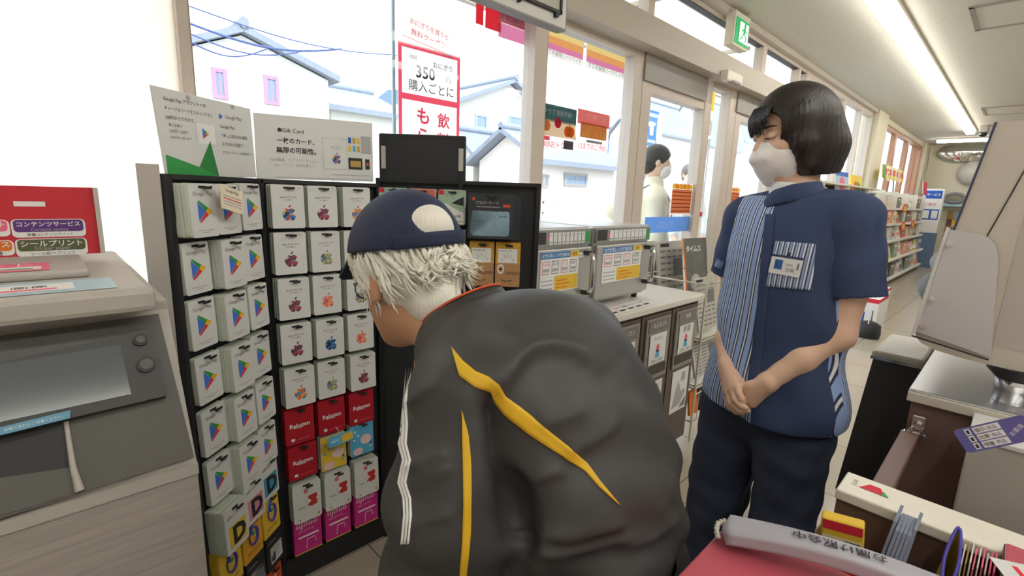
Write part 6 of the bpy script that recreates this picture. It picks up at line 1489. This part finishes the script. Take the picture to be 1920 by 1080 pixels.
for i in range(84):
    x = -.044 + .118 * (i / 83); j = rn.uniform(-.004, .004); x2 = x * 1.05 + rn.uniform(-.004, .004); zt = .066; zb = .006 + rn.uniform(-.006, .014)
    if x < -.026: zb += .006 + (-.026 - x) * 1.6
    yy = lambda xx, z: .100 * math.sqrt(max(.05, 1 - (xx / .085) ** 2)) * (1 - .18 * max(0, (z - .03) / .06) ** 2) + .004
    pts = [MW @ Vector(hp(x * .8, yy(x * .8, zt) - .012, zt + .008)), MW @ Vector(hp(x * .95, yy(x, .05) + .004, .05)), MW @ Vector(hp(x2, yy(x2, .03) + .004, (.05 + zb) / 2)), MW @ Vector(hp(x2 + j, yy(x2, zb) + .0, zb))]
    b.tube(m_hairb, pts, [.0042, .0032, .0022, .0006], 5)
b.build('fringe', hair, MW)
# eyes, brows, mask
for sx in (-1, 1):
    b = MB(); b.tube(m_hairb, [MW @ Vector(hp(sx * (.018 + .0065 * i), .0905 - .0009 * i * i, -.004 - .0022 * math.sin(i / 4 * math.pi))) for i in range(5)], [.0008, .0018, .0022, .0018, .0008], 6); b.build('eye', clerk, MW)
    b = MB(); b.tube(m_hairb, [MW @ Vector(hp(sx * (.016 + .008 * i), .0935 - .0013 * i * i, .020 + .004 * math.sin(i / 4 * math.pi * .8))) for i in range(5)], [.0015, .0028, .0028, .0022, .0008], 6); b.build('eyebrow', clerk, MW)
S = SDF((-.10, -.04, 1.36), (.19, .20, 1.58), .003)
S.ell(hp(0, .040, -.062), (.064, .068, .066), r3, .01); S.cap(hp(-.022, .094, -.052), hp(.022, .094, -.052), .016, None, .012); S.cap(hp(0, .09, -.02), hp(0, .108, -.05), .012, .012, .015); S.cap(hp(0, .10, -.058), hp(0, .075, -.115), .014, .016, .02)
S.cap(hp(-.05, .062, -.055), hp(0, .115, -.054), .004, .006, .01); S.cap(hp(.05, .062, -.055), hp(0, .115, -.054), .004, .006, .01)
S.cut_plane(hp(0, .09, -.010), r3 @ np.array((0, -.35, 1))); S.cut_plane(hp(0, .018, 0), r3 @ np.array((0, -1, .0)))
V2, F2 = S.mesh(); mk = link('face_mask', body_mesh('face_mask', V2, F2, [m_maskw]), clerk, MW)
b = MB()
for sx in (-1, 1):
    for z0, z1 in ((-.03, -.008), (-.085, -.035)): b.tube(m_maskw, [MW @ Vector(hp(sx * .054, .040, z0)), MW @ Vector(hp(sx * .072, .022, (z0 + z1) / 2)), MW @ Vector(hp(sx * .079, -.004, z1))], .0018, 6)
b.build('ear_loop', mk, MW)

# ------------------------------------------------------------------ the bending customer
MM = fig_matrix((.61, .31), (-.25, .97))
CM = (.0, .488, 1.205); HM = RZ(R(-16)) @ RX(R(-20))
S = SDF((-.36, -.18, -.02), (.36, .78, 1.38), .0065)
hp = head_shape(S, CM, HM, 1.06)
S.cap(hp(0, -.02, -.07), (0, .33, 1.09), .056, .062, .03)
S.chain([((0, .32, 1.08), .09), ((0, .2, 1.05), .10), ((0, .12, .98), .10), ((0, .08, .8), .10)], .03, (.65, 1, 1))
for sx in (1, -1): S.chain([((sx * .09, .06, .76), .08), ((sx * .11, .14, .42), .06), ((sx * .11, .06, .08), .042)], .02).cap((sx * .11, .06, .05), (sx * .12, .2, .035), .038, .03, .02)
S.chain([((-.18, .23, 1.08), .05), ((-.25, .21, .86), .045), ((-.222, .26, .66), .03)], .02); hand(S, (-.222, .26, .66), (-.214, .29, .595), (.05, .35, -.9), (0, .8, .5), .0085, (.2, .4), .08, .019, [((-.212, .28, .64), .013), ((-.185, .315, .61), .01), ((-.178, .335, .585), .009)])
S.chain([((.18, .23, 1.08), .05), ((.25, .26, .86), .045), ((.16, .38, .74), .03)], .02); hand(S, (.16, .38, .74), (.13, .43, .71), (-.4, .8, -.45), (0, .5, .85), .0085, (.2, .4), .08, .019, [((.15, .40, .755), .013), ((.115, .43, .765), .01), ((.10, .455, .76), .009)])
V, F = S.mesh(); V = relax(V, F, 1)
man = link('person', body_mesh('person', V, F, [m_skin2]), None, MM, 'bending person in navy cap, white hair and charcoal jacket with yellow stripes', 'person')
S = SDF((-.36, -.16, .60), (.36, .50, 1.28), .0055)
S.chain([((0, .325, 1.105), .088), ((0, .235, 1.070), .130), ((0, .175, 1.040), .130), ((0, .145, .995), .130), ((0, .115, .940), .130), ((0, .092, .86), .128), ((0, .088, .70), .124)], .03, (.66, 1, 1))
S.cap((-.15, .222, 1.092), (.15, .222, 1.092), .080, None, .05)
S.chain([((-.185, .205, 1.085), .080), ((-.232, .200, .97), .076), ((-.25, .203, .86), .071), ((-.225, .250, .68), .056)], .025)
S.chain([((.185, .21, 1.085), .080), ((.245, .25, .87), .072), ((.165, .37, .75), .052)], .025)
def wr(X, Y, Z):
    a = .0042 * np.sin(34 * (Z + .7 * Y) + 6 * np.sin(8 * X) + 2.2 * np.sin(13 * Y)) + .003 * np.sin(70 * (Z - .3 * Y) + 9 * X)
    return a * np.clip((1.16 - Z) * 5, 0, 1) + .003 * np.sin(22 * Y + 18 * X) * np.clip((Z - 1.0) * 5, 0, 1)
S.warp(wr)
S.cut_plane((0, 0, .66), (0, -.3, -1))
V, F = S.mesh(); V = relax(V, F, 1)
def vnormals(V, F):
    n = np.cross(V[F[:, 2]] - V[F[:, 0]], V[F[:, 3]] - V[F[:, 1]]); N = np.zeros_like(V)
    for i in range(4): np.add.at(N, F[:, i], n)
    return N / np.maximum(np.linalg.norm(N, axis=1), 1e-9)[:, None]
def fold(V, F, Mw, line, h, wo, wi):
    '''a soft fold in the cloth along a line: ridge on its left, short drop on its right'''
    A = np.array(Mw); P = V @ A[:3, :3].T + A[:3, 3]; N = vnormals(V, F); NW = N @ A[:3, :3].T
    C = np.array(CR); q = (P - np.array(CP)) @ C; px = 960 + FPX * q[:, 0] / q[:, 2]; py = 540 + FPX * q[:, 1] / q[:, 2]
    face = np.clip(-np.einsum('ij,ij->i', NW, (P - np.array(CP))) / np.linalg.norm(P - np.array(CP), axis=1) * 4, 0, 1)
    best = np.full(len(V), 1e9); sg = np.ones(len(V)); en = np.ones(len(V)); n = len(line) - 1
    for k in range(n):
        a, b = np.array(line[k], float), np.array(line[k + 1], float); ab = b - a; L = ab @ ab
        t0 = ((px - a[0]) * ab[0] + (py - a[1]) * ab[1]) / L; t = np.clip(t0, 0, 1); dx = px - a[0] - t * ab[0]; dy = py - a[1] - t * ab[1]; d = np.hypot(dx, dy)
        cr = ab[0] * (py - a[1]) - ab[1] * (px - a[0]); u = d < best
        best = np.where(u, d, best); sg = np.where(u, np.where(cr < 0, 1, -1), sg); en = np.where(u, np.clip(np.minimum((k + t) / n, 1 - (k + t) / n) * 5, 0, 1), en)
    amp = np.where(sg > 0, np.exp(-(best / wo) ** 1.4), np.exp(-(best / wi) ** 1.4)) * h * en * face
    return V + N * amp[:, None]
Z5 = lambda P: [(860 + x / 2.842, 520 + y / 2.842) for x, y in P]; Z6 = lambda P: [(700 + x / 2.077, 560 + y / 2.077) for x, y in P]
for ln, h, wo, wi in ((Z5([(200, 640), (240, 560), (290, 470), (370, 405), (480, 380), (600, 400), (680, 450), (760, 540)]), .012, 55, 13), (Z5([(560, 960), (640, 915), (740, 860), (880, 750)]), .006, 28, 9), (Z5([(420, 800), (540, 770), (700, 690)]), .004, 30, 12),
    (Z6([(560, 900), (640, 925), (760, 915), (880, 885), (1000, 860)]), .007, 26, 9), (Z6([(580, 990), (700, 1000), (860, 960), (1060, 900)]), .006, 26, 10), (Z6([(560, 735), (650, 700), (760, 665)]), .005, 24, 10), (Z6([(940, 980), (1080, 930), (1200, 840)]), .006, 30, 12), (Z6([(1000, 330), (1090, 470), (1160, 640), (1190, 800)]), .004, 20, 20),
    (Z6([(450, 345), (465, 420), (490, 520), (515, 640), (545, 780), (575, 940), (590, 1090)]), -.022, 26, 26), (Z6([(130, 430), (160, 400), (230, 350), (300, 340)]), .004, 24, 10), (Z6([(120, 760), (200, 700), (330, 660)]), .004, 24, 10), (Z6([(110, 660), (190, 650), (300, 590)]), .004, 20, 9), (Z6([(120, 900), (230, 860), (330, 840)]), .004, 22, 10)):
    V = fold(V, F, MM, ln, h * 1.5, wo, wi)
V = relax(V, F, 1); jk = link('jacket', body_mesh('jacket', V, F, [m_jk]), man, MM); bvJ = bvh_of(V, F)
Z2 = lambda P: [(700 + x / 2.077, 560 + y / 2.077) for x, y in P]
b = MB(); cast_patch(b, m_ylw, bvJ, MM, strip_between(Z2([(305, 190), (350, 245), (400, 285), (450, 305), (490, 335), (515, 380), (600, 445), (690, 520), (760, 575), (830, 640), (880, 710), (955, 800)]), Z2([(305, 190), (335, 300), (395, 345), (455, 360), (475, 405), (510, 450), (600, 525), (690, 585), (760, 630), (825, 672), (880, 735), (955, 802)])), 4, 55, .0025); b.build('back_stripe', jk, MM, label='yellow back stripe')
b = MB(); cast_patch(b, m_ylw, bvJ, MM, strip_between(Z2([(345, 435), (345, 520), (348, 650), (350, 800), (345, 950), (335, 1080), (328, 1180)]), Z2([(345, 435), (370, 530), (379, 640), (380, 750), (377, 900), (362, 1080), (352, 1180)])), 4, 40, .0025); b.build('sleeve_stripe', jk, MM, label='yellow sleeve stripe')
Z3 = lambda P: [(708 + x / 2.454, 640 + y / 2.454) for x, y in P]
b = MB(); L0 = [(124, 115), (100, 190), (92, 290), (98, 380), (92, 470), (112, 545), (104, 580), (90, 650), (112, 720), (116, 800), (103, 930)]
for o in (0, 14, 28): cast_patch(b, m_white, bvJ, MM, strip_between(Z3([(x + o - 3 + 10, y) for x, y in L0]), Z3([(x + o + 4 + 10, y) for x, y in L0])), 1, 50, .002)
b.build('sleeve_piping', jk, MM, label='thin white sleeve piping')
b = MB(); ax_ = Vector((.05, .60, .80)).normalized(); ca = Vector((.0, .335, 1.125)); e1 = Vector((1, 0, 0)); e1 = (e1 - ax_ * e1.dot(ax_)).normalized(); e2 = ax_.cross(e1)
def ring(r, h, a): return MM @ (ca + ax_ * h + e1 * (r * 1.02 * math.cos(a)) + e2 * (r * math.sin(a)))
b.grid(m_jk, lambda u, v: ring(.092 - .016 * v, -.03 + .075 * v, u * 2 * math.pi), 36, 6, .006); b.build('collar', jk, MM)
b = MB(); b.tube(m_aor, [ring(.0765, .045, i * math.pi / 18) for i in range(36)], .0022, 6, closed=True); b.build('collar_piping', jk, MM, label='orange collar piping')
S = SDF((-.26, -.14, .02), (.26, .28, .82), .008); S.ell((0, .06, .74), (.19, .13, .12), None, .04)
for sx in (1, -1): S.chain([((sx * .095, .06, .72), .105), ((sx * .11, .14, .42), .085), ((sx * .11, .06, .08), .07)], .02)
S.cut_plane((0, 0, .05), (0, 0, -1)); V2, F2 = S.mesh(); link('trousers', body_mesh('trousers', V2, F2, [mat('black trousers', (36, 36, 38), .8)]), man, MM)
for sx in (1, -1):
    S = SDF((sx * .11 - .08, -.03, -.005), (sx * .11 + .08, .32, .12), .006); S.cap((sx * .11, .03, .05), (sx * .12, .21, .038), .052, .044, .02); S.cut_plane((0, 0, 0.002), (0, 0, -1)); V2, F2 = S.mesh(); link('shoe', body_mesh('shoe', V2, F2, [m_shoe]), man, MM)
# cap
r3 = np.array(HM.to_3x3()); s_ = 1.0
def capz(f): return 1.252 - .165 * (f - .5)
S = SDF((-.15, .3, 1.2), (.15, .68, 1.40), .004)
S.ell(hp(0, .0, .036), (.099, .132, .118), r3, .01)
S.cut_fn(lambda X, Y, Z: Z - (1.252 - .165 * (Y - .5)))
S.cut_ell(hp(0, -.135, .060), (.040, .062, .026), r3)
V2, F2 = S.mesh(); V2 = relax(V2, F2, 1); cap_ = link('cap', body_mesh('cap', V2, F2, [m_cap]), man, MM)
yaw = R(-16)
def rim(a, dr=0.0):                             # a: angle from the facing direction, + towards his right
    dx, dy = math.sin(a - yaw), math.cos(a - yaw)
    c0 = Vector(hp(0, .0, .036)); lx, ly = math.sin(a), math.cos(a); rad = 1 / math.sqrt((lx / .099) ** 2 + (ly / .132) ** 2) * .975 + dr
    x, y = c0.x + dx * rad, c0.y + dy * rad; return Vector((x, y, capz(y)))
def bill(u, v):
    a = R(-58 + 116 * u); p = rim(a, -.006); fx, fy = math.sin(-yaw), math.cos(-yaw); ext = .088 * (math.cos((u - .5) * 2.5) ** .6) * v
    arc = -.010 * (2 * u - 1) ** 2 * v
    return MM @ Vector((p.x + fx * ext, p.y + fy * ext, p.z + .006 - ext * .85 + arc))
b = MB(); b.grid(m_cap, bill, 24, 8, .004); b.build('bill', cap_, MM)
b = MB(); b.grid(m_cap, lambda u, v: MM @ (rim(R(180 - 42 + 84 * u), -.001) + Vector((0, 0, -.002 + .024 * v))), 14, 3, .004); b.build('strap', cap_, MM)
p = Vector(hp(0, .0, .155)); b = MB(); b.lathe(m_cap, [(.008, -.004), (.006, .0), (0, .002)], MM @ T(*p), 12); b.build('button', cap_, MM)
# hair: base volume plus loose locks
S = SDF((-.15, .3, 1.08), (.15, .66, 1.36), .0045)
S.ell(hp(0, -.010, .02), (.083, .106, .105), r3, .02); S.chain([(hp(0, -.05, -.02), .070), (hp(0, -.060, -.055), .054)], .02)
S.cut_ell(hp(.0, .14, -.07), (.10, .16, .105), r3); S.ell(hp(0, -.078, .062), (.05, .05, .045), r3, .02); S.cut_plane(hp(0, -.05, -.082), r3 @ np.array((0, .45, -1)))
S.warp(lambda X, Y, Z: .003 * np.sin(60 * Y + 25 * Z + 40 * X))
V2, F2 = S.mesh(); hw = link('hair', body_mesh('hair', V2, F2, [m_hairw]), man, MM)
b = MB(); rn = random.Random(11)
for i in range(300):
    am = rn.uniform(-196, 196) if i < 240 else rn.uniform(-215, -120)
    a0 = R(am); front = abs(am) < 62; sgn = -1 if am < 0 else 1; bk = min(1, max(0, (abs(am) - 95) / 75)); w = rn.uniform(.0032, .0062); ph = rn.uniform(0, 6.3)
    L = rn.uniform(.035, .065) if front else rn.uniform(.05, .105) * (1 - .3 * bk); sw = R(rn.uniform(2, 14)) if front else R(rn.uniform(14, 40)) * (1 - .6 * bk); fl = rn.uniform(-.004, .012) if front else rn.uniform(.0, .02) + (rn.uniform(.0, .035) if bk > .3 else 0); cu = rn.uniform(0, .035) * (bk if rn.random() < .75 else 1); zz = rn.uniform(0, .028); pts = []
    for k in range(8):
        t = k / 7; a = a0 + sgn * sw * t + .05 * math.sin(ph + 4 * t); p = rim(a, -.007 + rn.uniform(-.001, .001) + .006 * math.sin(math.pi * min(1, t * 1.4)) - (.010 * t if front else .016 * t * (1 - bk)) + fl * t ** 2 + .003 * math.sin(ph * 2 + 5 * t))
        p.z += .002 - zz * (0 if front else 1) - L * t + cu * t ** 3; pts.append(MM @ p)
    b.tube(m_hairw, pts, [w * .7, w, w * 1.1, w * 1.05, w * .95, w * .75, w * .5, .0004], 5, flat=.6)
b.build('hair_locks', hw, MM)
# glasses
b = MB(); gm = mat('glasses frame', (90, 92, 96), .3, .6)
for sx in (-1, 1):
    b.tube(gm, [MM @ Vector(hp(sx * .033 + .024 * math.cos(k * math.pi / 10), .108 - abs(.6 * math.cos(k * math.pi / 10)) * .004, -.006 + .019 * math.sin(k * math.pi / 10))) for k in range(20)], .0014, 5, closed=True)
    b.tube(gm, [MM @ Vector(hp(sx * .057, .104, .0)), MM @ Vector(hp(sx * .078, .06, .0)), MM @ Vector(hp(sx * .083, -.01, -.008))], .0014, 5)
b.tube(gm, [MM @ Vector(hp(-.01, .110, .0)), MM @ Vector(hp(.01, .110, .0))], .0013, 5); gl = b.build('glasses', man, MM)
b = MB()
for sx in (-1, 1): b.add([MM @ Vector(hp(sx * .033 + .023 * math.cos(k * math.pi / 10), .1065, -.006 + .018 * math.sin(k * math.pi / 10))) for k in range(20)], [tuple(range(20))], m_glass)
b.build('lens', gl, MM)

# ------------------------------------------------------------------ people outside
def passer(px, py, y, F, sc, label, top, hairc, legs, mask=True, skin=m_skin):
    hd = py_(px, py, y); h = hd.z + .12; z0 = -.12
    M_ = T(hd.x, hd.y, z0) @ RZ(math.atan2(-F[0], F[1])); k = sc
    S = SDF((-.4 * k, -.35 * k, -.01), (.4 * k, .35 * k, h + .16 * k), .012); C = (0, .02, h)
    hp = head_shape(S, C, RX(R(-6)), k, .02); S.cap(hp(0, -.02, -.08), (0, -.01, h - .22 * k), .05 * k, .055 * k, .02); zs = h - .26 * k
    S.chain([((0, 0, zs - .1), .1 * k), ((0, 0, zs - .5 * k), .095 * k)], .03, (.7, 1, 1))
    for sx in (-1, 1): S.chain([((sx * .09 * k, 0, zs - .5 * k), .08 * k), ((sx * .1 * k, .02, .08), .045 * k)], .02).cap((sx * .1 * k, .02, .045), (sx * .1 * k, .15, .035), .04, .03, .02).chain([((sx * .18 * k, 0, zs - .04), .05), ((sx * .23 * k, .02, zs - .3 * k), .045), ((sx * .2 * k, .14, zs - .5 * k), .035)], .02).chain([((sx * .2 * k, .14, zs - .5 * k), .035), ((sx * .19 * k, .2, zs - .56 * k), .03)], .01)
    V, F_ = S.mesh(); V = relax(V, F_, 1); P = link('person', body_mesh('person', V, F_, [skin]), None, M_, label, 'person')
    S = SDF((-.4 * k, -.35 * k, zs - .75 * k), (.4 * k, .35 * k, h), .012)
    S.chain([((0, -.0, zs - .05), .13 * k), ((0, 0, zs - .35 * k), .135 * k), ((0, 0, zs - .68 * k), .14 * k)], .04, (.66, 1, 1)); S.cap((-.15 * k, -.01, zs), (.15 * k, -.01, zs), .075 * k, None, .05); S.cap((0, -.01, zs), (0, .0, zs + .09 * k), .09 * k, .075 * k, .04)
    for sx in (-1, 1): S.chain([((sx * .18 * k, 0, zs - .04), .075 * k), ((sx * .23 * k, .02, zs - .3 * k), .065 * k), ((sx * .2 * k, .12, zs - .46 * k), .052 * k)], .03)
    S.cut_plane((0, 0, zs - .66 * k), (0, 0, -1)); S.warp(lambda X, Y, Z: .005 * np.sin(25 * Z + 20 * X)); V, F_ = S.mesh(); link('jacket', body_mesh('jacket', relax(V, F_, 1), F_, [top]), P, M_)
    S = SDF((-.3 * k, -.25 * k, .03), (.3 * k, .25 * k, zs - .4 * k), .014)
    S.ell((0, 0, zs - .55 * k), (.17 * k, .12 * k, .12 * k), None, .03)
    for sx in (-1, 1): S.chain([((sx * .09 * k, 0, zs - .58 * k), .1 * k), ((sx * .1 * k, .02, .1), .075 * k)], .02)
    S.cut_plane((0, 0, .06), (0, 0, -1)); V, F_ = S.mesh(); link('trousers', body_mesh('trousers', V, F_, [legs]), P, M_)
    r3 = np.eye(3); S = SDF((-.16 * k, -.2 * k, h - .14 * k), (.16 * k, .2 * k, h + .16 * k), .007); S.ell(hp(0, -.015, .03), np.array((.084, .104, .094)) * k, np.array(RX(R(-6)).to_3x3()), .01); S.chain([(hp(0, -.05, -.02), .07 * k), (hp(0, -.05, -.05), .06 * k)], .02)
    S.cut_ell(hp(0, .14, -.06), np.array((.1, .15, .115)) * k); V, F_ = S.mesh(); link('hair', body_mesh('hair', V, F_, [hairc]), P, M_)
    if mask:
        S = SDF((-.1 * k, -.02, h - .16 * k), (.1 * k, .2 * k, h + .04), .007); S.ell(hp(0, .04, -.062), np.array((.066, .07, .066)) * k, None, .01); S.cut_plane(hp(0, .09, -.02), (0, -.3, 1)); S.cut_plane(hp(0, .02, 0), (0, -1, 0)); V, F_ = S.mesh(); mk = link('face_mask', body_mesh('face_mask', V, F_, [m_maskw]), P, M_)
        b = MB()
        for sx in (-1, 1): b.tube(m_maskw, [M_ @ Vector(hp(sx * .06, .03, -.03)), M_ @ Vector(hp(sx * .08, -.005, -.01))], .003, 5)
        b.build('ear_loop', mk, M_)
    return P, M_, zs
P, M_, zs = passer(1229, 302, 2.36, (.62, -.74), 1.2, 'person in a cream jacket, dark hair and white mask walking past outside the door', mat('cream jacket', (230, 220, 196), .8), m_hairb, mat('grey trousers', (86, 92, 104), .8))
S = SDF((-.22, -.52, zs - .55), (.22, -.1, zs + .06), .01); S.cap((-.08, -.31, zs - .42), (.08, -.31, zs - .42), .13, None, .03); S.cap((-.07, -.29, zs - .12), (.07, -.29, zs - .12), .12, None, .06); V, F_ = S.mesh()
o = link('backpack', body_mesh('backpack', V, F_, [mat('cream bag', (226, 216, 190), .8)]), None, M_, 'large cream backpack carried by the masked passer-by outside', 'backpack')
b = MB()
for sx in (-1, 1): b.tube(m_grey, [M_ @ Vector(p) for p in ((sx * .12, -.24, zs + .0), (sx * .13, -.06, zs + .095), (sx * .14, .08, zs + .06), (sx * .15, .17, zs - .1), (sx * .16, .10, zs - .34), (sx * .12, -.2, zs - .42))], .014, 6, flat=.4)
b.build('strap', o, M_)
passer(1291, 326, 3.4, (-.5, -.8), 1.15, 'pale dressed person in a white mask standing outside behind the orange door poster', mat('white coat', (236, 236, 234), .8), mat('grey hair', (120, 112, 108), .6), mat('dark trousers', (60, 62, 74), .8))
